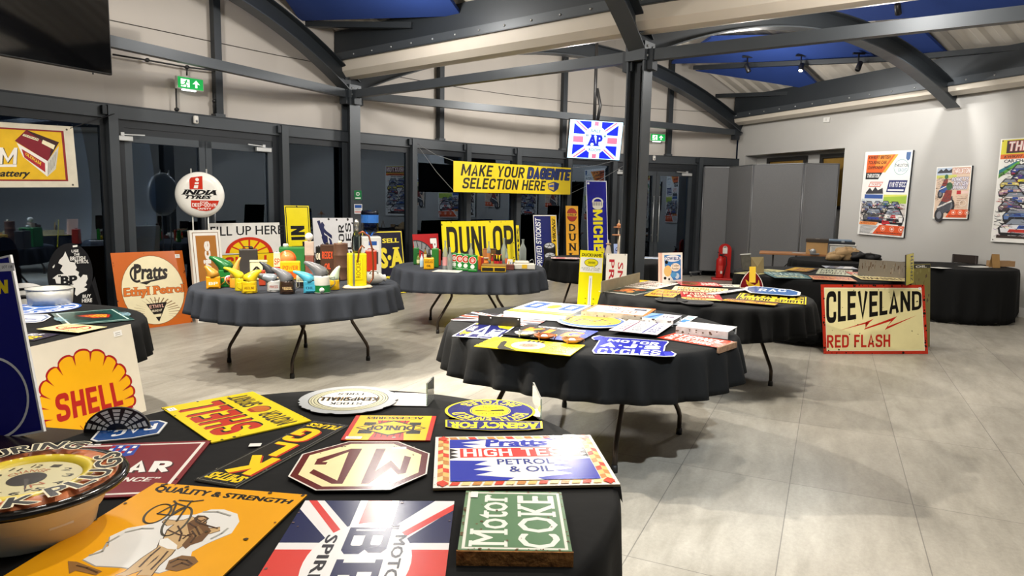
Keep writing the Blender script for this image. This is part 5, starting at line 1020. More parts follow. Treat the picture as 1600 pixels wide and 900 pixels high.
t = thing(s.name, s.label, s.cat, M=M_); s.mb.build('banner_cloth', t)
b = MB(); q = M_.inverted() @ (V[2]+Vector((0, 0, 2.5))+Vector((sd.y, -sd.x, 0))*.15); b.tube([(W_/2-.03, H_/2-.02, 0), tuple(q)], .005, mat('#15151a', .7), 6); b.build('hanging_cord', t)
# round black board
M_, W_, H_ = stand((74, 380), (145, 380), (163, 500), (78, 500), (-4.55, 7.05, 0) and P(110, 520, 0)*0+Vector((-4.62, 7.2, 0)), 38, 5)
ol = []
s = Sign('shaped_sign', 'round black sign with a white island map standing behind the metal tub', 'sign', M_, W_, H_, '#1a1a1c', outline=None)
i_ = [s.l(109.5+35.5*math.cos(k*.1047), 428-48*math.sin(k*.1047)) for k in range(-8, 45)]; ol = i_+[s.l(76, 470), s.l(78, 523), s.l(170, 523), s.l(148, 432)]
s = Sign('shaped_sign', s.label, 'sign', M_, W_, H_, '#1d1d20', thick=.012, outline=ol)
def zc(x, y): return (x/5, 370+y/5)
s.px([zc(510, 115), zc(530, 160), zc(545, 195), zc(580, 200), (zc(600, 240)), zc(590, 260), zc(618, 275), zc(612, 300), zc(630, 320), zc(650, 295), zc(680, 300), zc(685, 330), zc(670, 360), zc(680, 375), zc(655, 395), zc(682, 405), zc(675, 420), zc(630, 440), zc(600, 462), zc(585, 450), zc(590, 400), zc(560, 390), zc(545, 370), zc(440, 365), zc(430, 330), zc(410, 325), zc(450, 295), zc(500, 290), zc(470, 260), zc(490, 225), zc(455, 205), zc(465, 180), zc(495, 150)], '#ecebe8'); s.px([zc(410, 235), zc(428, 215), zc(426, 235), zc(414, 246)], '#ecebe8')
s.ptext('BP', [zc(472, 308), zc(606, 300), zc(604, 372), zc(474, 378)], '#1d1d20', .06, 0, 1); s.ptext('"', [zc(455, 300), zc(476, 298), zc(474, 314), zc(455, 316)], '#1d1d20'); 
for tx, x0, y0, x1, y1 in (('USE', 558, 102, 614, 124), ('THE', 576, 130, 622, 150), ('BRITISH', 548, 154, 666, 186), ('PETROL', 584, 182, 694, 210), ('BUY', 645, 452, 712, 478), ('HERE', 640, 484, 720, 514)): s.ptext(tx, [zc(x0, y0), zc(x1, y0-4), zc(x1, y1-4), zc(x0, y1)], '#ecebe8', .03)
s.px([zc(568, 68), zc(605, 64), zc(604, 78), zc(569, 82)], '#f2f2ef'); s.build()
# disc behind the tub
t = thing('disc_sign', 'white disc sign with black arcs on a post behind the metal tub', 'sign', (-3.70, 5.15, 0), .5); b = MB(); zc_ = .64; b.lathe([(.22, 0), (.22, .012)], mat('#d9d8d4', .4), 48, (0, 0, zc_), (0, -1, 0)); b.lathe([(.185, .0125), (.185, .014), (.165, .014), (.165, .0125)], mat('#17171a', .3), 48, (0, 0, zc_), (0, -1, 0), cap=False); b.lathe([(.13, .0125), (.13, .014), (.1, .014), (.1, .0125)], mat('#26262a', .3), 40, (0, 0, zc_), (0, -1, 0), cap=False); b.build('disc_face', t)
b = MB(); b.tube([(0, .015, 0), (0, .015, .62)], .015, mat('#3a3a3a', .5)); b.lathe([(.14, 0), (.14, .015), (.02, .03)], mat('#3a3a3a', .5), 24, (0, .015, 0)); b.build('post', t)
# orange square sign
s = tilted('enamel_sign', 'large orange square sign with cream disc leaning at the left double doors', (184, 519.5), (304.5, 503), (178.5, 394.5), (281, 392), '#c8641e', 12, edge='#6a4424')
s.ell(51, 49, 44, 46, '#8a5a2c'); s.ell(51, 49, 43.2, 45.2, '#f0e6c0')
def zp(x, y): return (x/5, 370+y/5)
s.ptext('Pratts', [zp(1040, 212), zp(1310, 210), zp(1310, 330), zp(1050, 338)], '#26211e', .045, .05); s.ell(30, 71, 9, 11, '#26211e', 60, 300, 30, .72); s.px([zp(1085, 360), zp(1150, 345), zp(1250, 322), zp(1315, 285), zp(1280, 330), zp(1180, 352), zp(1145, 374)], '#26211e')
s.ptext('Ethyl Petrol', [zp(960, 400), zp(1435, 366), zp(1440, 452), zp(966, 494)], '#4a2c16', .075, 0, 1); s.ptext('Ethyl Petrol', [zp(963, 402), zp(1432, 369), zp(1437, 449), zp(969, 491)], '#d8742c', .05, 0, 1)
s.ptext('WITH', [zp(1198, 494), zp(1242, 491), zp(1242, 500), zp(1198, 503)], '#4a3a2c', .02)
for k in range(22):
    a = math.radians(-28+k*11.2)
    if 225 < math.degrees(a) < 300: continue
    x, y = 1225+math.cos(a)*95, 590-math.sin(a)*75; x2, y2 = 1225+math.cos(a)*185, 590-math.sin(a)*(118 if math.sin(a) > .3 else 140)
    s.px([zp(x-3, y), zp(x+3, y+2), zp(x2+5, y2+2), zp(x2-4, y2-2)], '#8a6a44')
s.px([zp(1142, 526), zp(1304, 508), zp(1244, 664)], '#1e1a18'); s.px([zp(1180, 610), zp(1262, 600), zp(1256, 622), zp(1192, 630)], '#efe4bc')
s.ptext('ETHYL', [zp(1164, 536), zp(1284, 522), zp(1280, 548), zp(1172, 562)], '#e0b0a0', .05); s.ptext('BRAND OF', [zp(1186, 572), zp(1266, 562), zp(1264, 580), zp(1190, 590)], '#e9dcc0', .03); s.tagbox(88, 90, 95, 95); s.chips(16, '#3a2418', 81, 1.4); s.build()
# tall brown framed sign
s = tilted('framed_sign', 'tall brown panel in a white double frame with white lettering below the round white sign', (312, 504), (362, 497.5), (293, 360), (337, 359), '#ebe8e0', 6, cat='sign', thick=.05, edge='#dedad0')
s.rect(7, 2.5, 93, 97.5, '#8a6a4a'); s.rect(9, 3.2, 91, 96.8, '#efece6'); s.rect(17, 6, 84, 94, '#b07434'); s.text('service', 36, 26, 62, 88, '#f0ece6', .06, 0, 0, 90); s.build()
# round bulged sign on twin posts
bx = P(330, 500, 0); t = thing('round_post_sign', 'round white bulging plastic sign with red panels on two slim posts', 'sign', (0, 0, 0)); q = P(312.5, 304.5, 1.55); dv = ray(312.5, 304.5)
c0 = Vector((0, 0, H0))+dv*(8.82/dv.y); R_ = 35.2/F*8.82*1.0; ang = math.radians(24); t.location = (c0.x, c0.y, 0); t.rotation_euler = (0, 0, ang)
b = MB(); b.lathe([(0, -.07), (R_*.72, -.068), (R_*.86, -.056), (R_*.95, -.035), (R_*.99, -.014), (R_, 0), (R_*.99, .014), (R_*.95, .035), (R_*.86, .056), (R_*.72, .068), (R_*.62, .07), (0, .07)], mat('#efeee8', .25, 0, .02, 6), 56, (0, 0, c0.z), (0, -1, 0)); b.build('sign_body', t)
b = MB()
for x in (-.095, .085): b.tube([(x, .03, .0), (x, .03, c0.z+R_+.04)], .009, mat('#d6d6d0', .35, .5), 8)
b.box((0, .03, .012), (.5, .3, .024), mat('#c9c9c4', .4, .4)); b.build('twin_posts', t)
Mf = Matrix.Translation(c0) @ Matrix.Rotation(ang, 4, 'Z') @ Matrix.Rotation(math.pi/2, 4, 'X') @ Matrix.Translation((0, 0, .0))
s = Sign('print', '', '', Mf, 2*R_, 2*R_, '#ffffff', outline=[(0, 0), (.001, 0), (0, .001)])
def bulge(b): 
    for i, v in enumerate(b.v): b.v[i] = (v[0], v[1], .0715+v[2])
s.poly([(30, 62), (30, 82), (33, 87), (56, 91), (56, 62)], '#c8321e'); s.poly([(38, 64), (46, 64), (49, 77), (41, 77)], '#f0efea'); s.circ(45.5, 83, 3.6, '#f0efea'); s.poly([(30, 71), (56, 71), (56, 73), (30, 73)], '#c8321e')
s.text('INDIA', 18, 50, 86, 61, '#17161a', .06, .18, 1); s.text('TYRES', 19, 41, 72, 49, '#17161a', .06, .18, 1)
s.poly([(32, 38), (88, 38), (85, 30), (79, 22), (71, 17), (62, 15), (48, 16), (32, 22)], '#c8321e'); s.text('FOR', 50, 32, 67, 36, '#f2efe8', .03); s.text('DEEP-DOWN', 34, 24, 82, 32, '#f2efe8', .05); s.text('SAFETY', 44, 18, 72, 22, '#f2efe8', .04); bulge(s.mb)
o = s.mb.build('printed_face', None, M=Mf); o.parent = t; o.matrix_parent_inverse = (Matrix.Translation(t.location) @ Matrix.Rotation(ang, 4, 'Z')).inverted()
# white fill-up sign
s = tilted('enamel_sign', 'white sign with black heading over a yellow and red half shell, behind the oil cans', (336, 489), (441, 481.5), (325, 349.5), (440, 347), '#e3e2de', 5)
def zf(x, y): return (290+x/6.43, 340+y/6.43)
s.ptext('FILL UP HERE', [zf(248, 92), zf(978, 76), zf(980, 165), zf(252, 188)], '#1c1c20', .012)
cx, cy, R1, = 640, 372, 240
def fan(r, c, a0=3, a1=177): s.px([zf(cx+r*math.cos(math.radians(a0+(a1-a0)*k/24)), cy-r*.72*math.sin(math.radians(a0+(a1-a0)*k/24))-(4 if 1 else 0)) for k in range(25)], c)
fan(240, '#c8321e'); 
for k in range(6):
    a0, a1 = 4+k*29.6, 4+k*29.6+24
    s.px([zf(cx+r*math.cos(math.radians(a)), cy-r*.72*math.sin(math.radians(a))-4) for r, a in ((200, a0), (200, (a0+a1)/2), (200, a1), (70, a1-4), (70, a0+4))], '#f0cc1e')
s.px([zf(352, 376), zf(900, 348), zf(905, 560), zf(365, 590)], '#1c1c20'); s.px([zf(352, 382), zf(900, 354), zf(905, 560), zf(365, 590)], '#f0cc1e'); s.ptext('SHELL', [zf(390, 400), zf(860, 374), zf(862, 520), zf(392, 548)], '#c8321e', .06); s.build()
# yellow upright sign
s = tilted('enamel_sign', 'yellow upright sign with black lettering leaning behind the green drum', (452, 480), (494, 476), (446.5, 321), (481, 321.5), '#f0de1c', 6)
s.text('MICHELIN', 20, 6, 76, 80, '#1a1a1c', .09, 0, 0, 90); s.frame(1, .8, '#2a2a1c'); s.chips(8, '#2a2620', 83, 2); s.build()
# white upright sign with script
s = tilted('enamel_sign', 'white upright sign with dark blue script and two rows of black lettering', (495, 475), (557, 471), (488.5, 340.5), (551.5, 340.5), '#dfdfe2', 6)
s.text('Rover', 8, 22, 46, 94, '#1d2252', .035, .35, 0, 90); s.line([(14, 96), (30, 70), (46, 34)], 3.4, '#1d2252'); s.text('MOTOR', 62, 36, 76, 92, '#1f1f24', .045, 0, 0, 90); s.text('CYCLES', 80, 26, 94, 94, '#1f1f24', .045, 0, 0, 90); s.chips(10, '#3a3634', 84, 2); s.build()
# black and yellow sign
s = tilted('enamel_sign', 'dark navy sign with yellow border and large yellow letters right of the steel column', (570, 466.5), (635, 458), (568, 361), (629, 360), '#15162c', 7)
s.frame(1.2, 1.6, '#e6d43c'); s.text('WE SELL', 8, 81, 90, 88, '#e6d43c', .04, 0, 1); s.text('B·S·A', 6, 42, 97, 74, '#e6d43c', .06, 0, 1.6); s.text('CYCLES', 10, 14, 96, 30, '#e6d43c', .05, 0, 1); s.build()
# red tyre sign
s = tilted('enamel_sign', 'red sign with a grey tyre tread arc and white letters behind the green bottles', (648, 457), (690, 451), (647, 366), (685, 365), '#b02a2c', 6)
s.ell(8, 50, 74, 40, '#8a8c8e', -75, 95, 30, .62); s.ell(8, 50, 74, 40, '#3a3a3e', -75, 95, 30, .95); s.ell(8, 50, 46, 25, '#3a3a3e', -75, 95, 30, .94)
for k in range(9): a = math.radians(-50+k*16); s.line([(8+50*math.cos(a), 50+27*math.sin(a)), (8+70*math.cos(a+.12), 50+38*math.sin(a+.12))], 2, '#3a3a3e')
s.text('Pr', 66, 52, 92, 92, '#eeeeec', .07, 0, 0, 270, ('#26262a', .03)); s.text('B', 66, 4, 92, 20, '#eeeeec', .07, 0, 0, 270); s.build()
# big yellow sign
s = tilted('enamel_sign', 'big yellow sign with huge black lettering behind the bottles', (699, 451), (805, 443), (685.5, 347), (804.5, 343.5), '#ecd81e', 6, edge='#1c1a16')
s.text('DUNLOP', 6, 46, 99, 92, '#26241c', .055); s.text('TYRES', 20, 8, 90, 38, '#26241c', .06); s.chips(26, '#3a3420', 85, 1.8, .3); s.build()
s = tilted('enamel_sign', 'narrow yellow sign edge just right of the big yellow sign', (809, 446), (814, 445.5), (808, 352), (812, 352), '#e8d422', 6); s.rect(0, 0, 100, 20, '#2a2a3a'); s.text('TYRES', 20, 24, 80, 96, '#2a2820', .04, 0, 0, 90); s.build()
# blue and yellow stockist sign
s = tilted('enamel_sign', 'upright blue sign with yellow edge strip and two stacked tyres', (838, 440), (873, 437.5), (832.5, 336), (870, 336), '#eceae4', 6)
s.rect(3, 1.5, 74, 98.5, '#1b2468'); s.rect(74, 1.5, 97, 98.5, '#ecc22c'); s.text('APPROVED STOCKIST', 8, 12, 30, 95, '#eef0f4', .045, .1, 0, 90); s.text('VIKING', 79, 58, 93, 94, '#3a2a14', .04, .2, 0, 90); s.text('∴', 79, 50, 93, 56, '#a8502c') if 0 else None
for y in (48, 33):
    s.rect(38, y-7, 90, y+5, '#17171a'); s.ell(64, y-7, 26, 4.5, '#17171a'); s.ell(64, y+5, 26, 5.5, '#2a2a2e'); s.ell(64, y+5.4, 21, 4, '#c9ccd0')
    for k in range(5): a = math.radians(20+72*k); s.line([(64, y+5.4), (64+18*math.cos(a), y+5.4+3.4*math.sin(a))], 1, '#4a4c50')
s.rect(3, 20, 74, 22, '#eceae4'); s.ell(56, 12, 20, 5, '#c9ccd0', inner=.6); s.build()
# tall yellow strip
s = tilted('enamel_sign', 'tall orange-yellow strip sign with a red roundel and stacked black letters', (890, 438.5), (912, 437.5), (879.5, 321), (896, 322), '#e6a832', 6)
s.ell(50, 88, 42, 9, '#3a1a14'); s.ell(50, 88, 40, 8.4, '#a8322a'); s.rect(8, 86, 92, 90, '#e6a832'); s.text('DUNLOP', 14, 86.6, 86, 89.4, '#3a1a14', .04, 0, 1)
for k, ch in enumerate('DUNLOP'): s.text(ch, 24, 66-k*13, 78, 76-k*13, '#26201a', .045, 0, 1)
s.build()
# tall blue sign with yellow lettering
s = tilted('enamel_sign', 'tall royal blue sign with thick yellow lettering reading downwards, left of the middle column', (915, 438), (947, 437), (920, 282.5), (952, 282.5), '#e6e8ee', 5)
s.rect(3, .8, 97, 99.2, '#14148a'); s.text('MICHELIN', 30, 8, 76, 71, '#f2e21c', .085, 0, 0, 270); s.rect(6, 96.4, 16, 98.2, '#f0f0f0'); s.ell(54, 79, 27, 4.2, '#d9d6c6', inner=.7); s.rect(29, 74.5, 79, 79, '#d9d6c6'); s.ell(54, 74.6, 25, 3.4, '#d9d6c6')
for k in range(6): s.rect(31+k*8, 75, 34+k*8, 78.6, '#3a3a5a')
s.rect(52, 27.5, 82, 32, '#e6d23c'); s.build()
# long yellow banner
bd = (V[7]-V[5]).normalized(); bo = V[6]+Vector((bd.y, -bd.x, 0))*.55; ba = math.degrees(math.atan2(bd.y, bd.x))
M_, W_, H_ = stand((707, 251), (892, 262.5), (891, 304), (710, 300), bo, ba)
s = Sign('cloth_banner', 'long yellow banner with black and blue lettering strung across the glass wall', 'banner', M_, W_, H_, '#edd01e', gloss=lambda h: mat(h, .6, 0, .06, 5))
s.text('MAKE YOUR', 6, 54, 57, 92, '#1c1a16', .06, .12); s.text('DAGENITE', 60, 54, 99, 92, '#1d2f6a', .07, .12, 0, 0, ('#14204a', .03)); s.text('SELECTION HERE', 7, 12, 76, 48, '#1c1a16', .06, .12)
s.poly([(78, 38), (84, 46), (89, 40), (88, 20), (84, 8), (79, 18)], '#24306c'); s.poly([(79, 36), (84, 42), (84, 14), (79.5, 20)], '#e6c23c'); s.poly([(79.4, 32), (83.6, 36), (83.6, 26), (79.6, 26)], '#3a56b0')
t = thing(s.name, s.label, s.cat, M=M_); s.mb.build('banner_cloth', t); inv = M_.inverted(); mc = mat('#8a8c8e', .7)
for (ax, ay), pz in (((-W_/2, H_/2), (646, 226)), ((-W_/2, -H_/2+.02), (648, 232)), ((W_/2, -H_/2+.02), (978, 252)), ((W_/2, H_/2), (958, 250))):
    e = on_plane(*pz, V[5] if pz[0] < 800 else V[9], outw(V[5], V[6]) if pz[0] < 800 else outw(V[8], V[9])); e = e+Vector((.1, -.15, 0)); q = inv @ e; a = Vector((ax, ay, 0)); b = MB(); mid = (a+q)/2+Vector((0, -.04, 0)); b.tube([a, a.lerp(mid, .6), mid, q.lerp(mid, .5), q], .004, mc, 5); b.build('hanging_cord', t)
# ------------------------------------------------------------------ fixtures of the glass wall
def onwall(px, py, inset=.0):
    for a, c in zip(V, V[1:]):
        n = outw(a, c); o = a-n*inset; q = on_plane(px, py, o, n); d = (c-a).normalized(); s_ = (q-a).dot(d)
        if -.02 <= s_ <= (c-a).length+.02 and q.y > 0: return q, math.atan2(d.y, d.x), n
def exit_sign(px, py, label, w_=.36, h_=.16):
    q, a, n = onwall(px, py, .06); t = thing('exit_sign', label, 'exit sign', q, a); b = MB(); b.bbox((0, -.0, 0), (w_, .06, h_), mat('#d6d8d0', .5), .008); b.build('housing', t)
    M_ = Matrix.Translation(q) @ Matrix.Rotation(a, 4, 'Z') @ Matrix.Translation((0, -.0305, 0)) @ Matrix.Rotation(math.pi/2, 4, 'X')
    s = Sign('p', '', '', M_, w_-.02, h_-.02, '#0f8a3c', thick=.002, gloss=lambda h: mat(h, .4, 0, 0, 1, .3, 0, 1.3))
    s.rect(12, 14, 46, 84, '#e9f4ea'); s.circ(34, 72, 8, '#0f8a3c'); s.line([(33, 64), (28, 40)], 14, '#0f8a3c'); s.line([(28, 42), (36, 26), (32, 14)], 9, '#0f8a3c'); s.line([(28, 42), (20, 28), (13, 30)], 9, '#0f8a3c'); s.line([(22, 56), (32, 62), (42, 54)], 7, '#0f8a3c')
    s.poly([(57, 46), (72, 84), (87, 46), (76, 52), (76, 16), (68, 16), (68, 52)], '#e9f4ea')
    o = s.mb.build('lit_face', None, M=M_); o.parent = t; o.matrix_parent_inverse = (Matrix.Translation(q) @ Matrix.Rotation(a, 4, 'Z')).inverted()
    b = MB(); b.box((-.02, -.015, -h_/2-.008), (w_*.5, .03, .016), mat('#e4f2f0', .4, 0, 0, 1, .5, 0, 2.5)); b.build('down_light', t); return q, a
q1, a1 = exit_sign(296, 131, 'green running-man exit sign above the left double doors'); exit_sign(1027, 215, 'green exit sign half hidden behind the middle column')
# conduit run
mcd = mat('#141416', .45); t = thing('cable_conduit', 'black conduit looping round the exit sign above the left doors', 'conduit', q1, a1); b = MB()
def loc(px, py): q, _, _ = onwall(px, py, .03); return (Matrix.Translation(q1) @ Matrix.Rotation(a1, 4, 'Z')).inverted() @ q
for pl in ([(176, 85), (230, 94), (292, 105), (333, 110), (337, 116), (336, 150), (335, 183)], [(292, 105), (292, 118)], [(275, 138), (276, 172), (278, 178)]): b.tube([loc(*p) for p in pl], .011, mcd, 8)
b.build('pipe_run', t); 
for p in ((230, 94), (292, 105), (276, 171), (335, 158), (335, 180)): b = MB(); b.lathe([(.0, -.02), (.024, -.02), (.026, 0), (.024, .02), (0, .02)], mcd, 10, loc(*p), (0, 1, 0)); b.build('saddle_clip', t)
def closer(px, py, flip, label):
    q, a, n = onwall(px, py, .05); t = thing('door_closer', label, 'door closer', q, a, 'overhead door closers'); m = mat('#c6c8c8', .35, .5, .04, 8); b = MB(); b.bbox((0, -.03, 0), (.24, .05, .06), m, .006); b.build('closer_body', t); b = MB(); b.beam((0, -.04, .045), (flip*.26, -.05, .055), .02, .012, m); b.box((0, -.035, .045), (.04, .03, .05), m); b.build('closer_arm', t)
closer(189, 216, 1, 'silver door closer on the left leaf of the left double doors'); closer(410, 234, -1, 'silver door closer on the right leaf of the left double doors'); closer(966, 270, 1, 'silver door closer just left of the middle column'); closer(1072, 273, -1, 'silver door closer on the far right door leaf')
for px, py, lb in ((306, 187, 'small white sensor on the header above the left double doors'), (1022, 247, 'small white sensor on the header right of the middle column')):
    q, a, n = onwall(px, py, .10); t = thing('motion_sensor', lb, 'sensor', q, a, 'door sensors'); b = MB(); b.bbox((0, 0, 0), (.06, .05, .1), mat('#e6e4de', .4), .012); b.build('sensor_case', t); b = MB(); b.lathe([(.018, 0), (.012, .008), (0, .01)], mat('#8a8c90', .3), 12, (0, -.025, -.02), (0, -1, 0)); b.build('lens', t)
# television at the upper left
dL = (L1-C1).normalized(); nL = Vector((dL.y, -dL.x, 0))
if nL.dot(-C1) < 0: nL = -nL
o = C1+nL*.22; q0 = on_plane(174, 118, o, nL); angT = math.atan2(dL.y, dL.x); q0 = q0+dL*.0
t = thing('wall_television', 'large black television hung at the upper left corner', 'television', q0+dL*.725+Vector((0, 0, .42)), angT+math.pi); b = MB(); b.bbox((0, 0, 0), (1.45, .05, .84), mat('#08080a', .35), .008); b.build('casing', t)
b = MB(); b.box((0, -.0265, .0), (1.42, .003, .81), mat('#050506', .06, 0, 0, 1, .6)); b.build('screen', t); b = MB(); b.box((0, .12, 0), (.4, .2, .3), STRUCT_DARK); b.build('mount', t); b = MB(); b.lathe([(.008, 0), (.008, .02)], mat('#202022', .4), 8, (.52, -.02, -.425), (0, 0, -1)); b.build('sensor_stub', t)
# union flag screen on a ceiling pole
kd = (CK-C1).normalized(); ka = math.degrees(math.atan2(kd.y, kd.x)); ko = C1+kd*4.4+Vector((kd.y, -kd.x, 0))*.5
M_, W_, H_ = stand((893, 186.5), (974.5, 191.5), (967, 250.5), (884.5, 246), ko, ka-16, -8)
t = thing('display_screen', 'lit screen with union flag and blue lettering hung below the cladding', 'screen', M=M_); b = MB(); b.bbox((0, 0, -.03), (W_+.03, H_+.03, .05), mat('#0a0a0c', .4), .006); b.build('casing', t)
s = Sign('p', '', '', M_, W_, H_, '#a8d4f0', thick=.002, gloss=lambda h: mat(h, .3, 0, 0, 1, .3, 0, .75)); B_, R2, L2 = '#1420c8', '#e0607c', '#b4dcf4'
s.rect(8, 2, 92, 98, B_)
s.poly([(8, 92), (8, 98), (16, 98), (50, 60), (44, 52)], L2); s.poly([(92, 92), (92, 98), (84, 98), (50, 60), (56, 52)], L2); s.poly([(8, 8), (8, 2), (16, 2), (50, 40), (44, 48)], L2); s.poly([(92, 8), (92, 2), (84, 2), (50, 40), (56, 48)], L2)
s.poly([(9, 98), (13, 98), (42, 66), (39, 64)], R2); s.poly([(91, 98), (87, 98), (58, 66), (61, 64)], R2); s.poly([(9, 2), (13, 2), (42, 34), (39, 36)], R2); s.poly([(91, 2), (87, 2), (58, 34), (61, 36)], R2)
s.rect(40, 2, 60, 98, L2); s.rect(8, 36, 92, 64, L2); s.rect(46, 2, 54, 98, R2); s.rect(8, 42, 92, 58, R2); s.rect(0, 0, 8, 100, L2); s.rect(92, 0, 100, 100, L2)
s.ell(50, 50, 23, 37, '#bce2f6'); s.text('AP', 36, 34, 64, 64, '#141c9c', .06, 0, 1.4); s.text('SALE', 40, 70, 60, 78, '#1a2a3c', .02); s.text('ROOM', 39, 20, 61, 28, '#1a2a3c', .02); s.text('"', 32, 58, 36, 64, '#1a2a3c', .02); s.text('"', 66, 58, 70, 64, '#1a2a3c', .02)
o = s.mb.build('picture', None, M=M_); o.parent = t; o.matrix_parent_inverse = M_.inverted()
inv = M_.inverted(); tp = M_ @ Vector((0, 0, -.08)); b = MB(); b.tube([inv @ (tp+Vector((0, 0, .1))), inv @ Vector((tp.x, tp.y, 4.6))], .03, mcd, 10); b.box((0, .0, -.07), (.3, .3, .04), mcd); b.build('ceiling_pole', t); b = MB(); b.tube([inv @ (tp+Vector((.06, 0, .35))), inv @ (tp+Vector((.1, 0, .6))), inv @ (tp+Vector((.03, 0, .9)))], .03, mcd, 8); b.build('cable_bundle', t)
# notices on the glass-wall column
cn = Vector((.0, 0, 0)); d = ray(559, 308); yq = C1.y-.13
for (x0, y0, x1, y1), bk, lb in (((553.5, 297.5, 565, 312), '#1f7a44', 'small green first aid notice on the glass-wall column'), ((553.5, 319, 566, 334), '#e2e4e6', 'white and blue notice below the green one on the glass-wall column')):
    M_, W_, H_ = stand((x0, y0), (x1, y0), (x1, y1), (x0, y1), (C1.x, yq-.005, 0), 8); s = Sign('wall_notice', lb, 'notice', M_, W_, H_, bk, thick=.002)
    if bk[1] == '1': s.circ(50, 62, 20, '#e6efe8'); s.rect(44, 48, 56, 76, bk); s.rect(30, 57, 70, 67, bk); s.rect(14, 10, 86, 24, '#e6efe8')
    else:
        s.rect(8, 60, 92, 92, '#2a56a4'); s.rect(8, 14, 92, 24, '#c8483c'); 
        for k in range(3): s.rect(12, 32+k*9, 80, 35+k*9, '#8a8c90')
    s.build()
# water cooler
p = Vector((-2.16, 10.35, 0)); t = thing('water_cooler', 'white water cooler topped with a blue bottle right of the glass-wall column', 'water cooler', p, .35); b = MB(); b.bbox((0, 0, .5), (.3, .3, 1.0), mat('#dcdcd8', .4), .02); b.box((0, -.151, .86), (.22, .004, .14), mat('#e9e9e9', .3)); b.box((.02, -.153, .9), (.12, .003, .06), mat('#2a5aa8', .3)); b.box((0, -.151, .68), (.2, .006, .18), mat('#3a3c40', .5)); b.build('cabinet', t)
b = MB(); mbt = glassmat('bottle_blue', '#4a86c4', .05); b.lathe([(.035, 0), (.05, .03), (.125, .07), (.13, .1), (.124, .12), (.13, .14), (.13, .22), (.124, .24), (.13, .26), (.13, .36), (.12, .385), (0, .39)], mbt, 32, (0, 0, 1.0)); b.build('water_bottle', t); b = MB(); b.lathe([(.131, .2), (.131, .32)], mat('#2f6ec0', .4), 24, (0, 0, 1.0), cap=False); b.build('bottle_label', t)
for x in (-.05, .05): b = MB(); b.tube([(x, -.15, .74), (x, -.19, .73), (x, -.19, .7)], .012, mat('#c8323c' if x > 0 else '#3a6ac0', .4), 8); b.build('tap', t)
# ------------------------------------------------------------------ oil cans and pourers
ZC3 = .7515
def base(px, py, z=ZC3):
    p = P(px, py, z); return p, (p-Vector((0, 0, H0))).dot(CF)/F
def tinmat(h): return mat(h, .32, .15, .08, 12)
def label_on(t, w_, h_, y, z, draw, ang=0, name='printed_label', back='#efe8d8'):
    M_ = Matrix.Rotation(ang, 4, 'Z') @ Matrix.Translation((0, y, z)) @ Matrix.Rotation(math.pi/2, 4, 'X'); s = Sign('l', '', '', M_, w_, h_, back, thick=.0016); draw(s); o = s.mb.build(name); o.parent = t; o.matrix_local = M_; return o
def face_ang(p): return math.atan2(p.x, p.y)*-1
PG, CG, BG = 'oil pourers on the grey cloth', 'oil cans on the grey cloth', 'bottles on the grey cloth'
def pourer(px, py, w_, h_, top, tip, col, hood, label, square=0, stripe=None, text=None, tcol='#2a2a2a', handle=True):
    """body w_ x h_ px high; the hood rises to pixel height top and its tip lies tip px to the side"""
    p, k = base(px, py); t = thing('oil_pourer', label, 'oil pourer', p, face_ang(p), PG); r = w_*k/2*1.12; hb = h_*k*1.08; ht = (py-top)*k*1.04; dx = tip*k*1.3
    m = tinmat(col); mh = tinmat(hood); b = MB(); n = 4 if square else 28
    prof = [(r*.98, 0), (r, .003), (r*.93, hb*.9), (r*.9, hb)]
    if square: b.bbox((0, 0, hb/2), (2*r*.95, 2*r*.8, hb), m, .004)
    else: b.lathe(prof, m, n)
    if stripe: b.lathe([(r*1.004, hb*.05), (r*.985, hb*.45)], tinmat(stripe), 28, cap=False)
    b.build('can_body', t)
    s = 1 if dx > 0 else -1; b = MB(); pts = [Vector((-s*r*.05, 0, hb*.96)), Vector((dx*.10, 0, hb+(ht-hb)*.26)), Vector((dx*.36, 0, hb+(ht-hb)*.55)), Vector((dx*.7, 0, hb+(ht-hb)*.84)), Vector((dx, 0, ht))]
    b.tube(pts, [r*.92, r*.86, r*.62, r*.36, r*.15], mh, 16); b.build('pouring_hood', t)
    b = MB(); b.lathe([(r*.0, .0), (r*.55, .0), (r*.6, .006), (r*.55, .01)], mat('#0e0d0c', .6), 20, (-s*r*.25, 0, hb+(ht-hb)*.2), (-s*.75, -.25, .75), sy=.9); b.build('filler_mouth', t)  # black disc stands in for the shade inside the open mouth
    if handle: b = MB(); b.tube([(-s*r*.9, 0, hb*.82), (-s*r*1.5, 0, hb*.9), (-s*r*1.55, 0, hb*.5), (-s*r*.95, 0, hb*.22)], .0045, mh, 6); b.build('handle', t)
    if text: label_on(t, 1.5*r, hb*.55, -r*1.0-.0015, hb*.45, lambda s_: s_.text(text, 10, 30, 90, 72, tcol, .05), 0, back=text and (stripe or col))
    return t
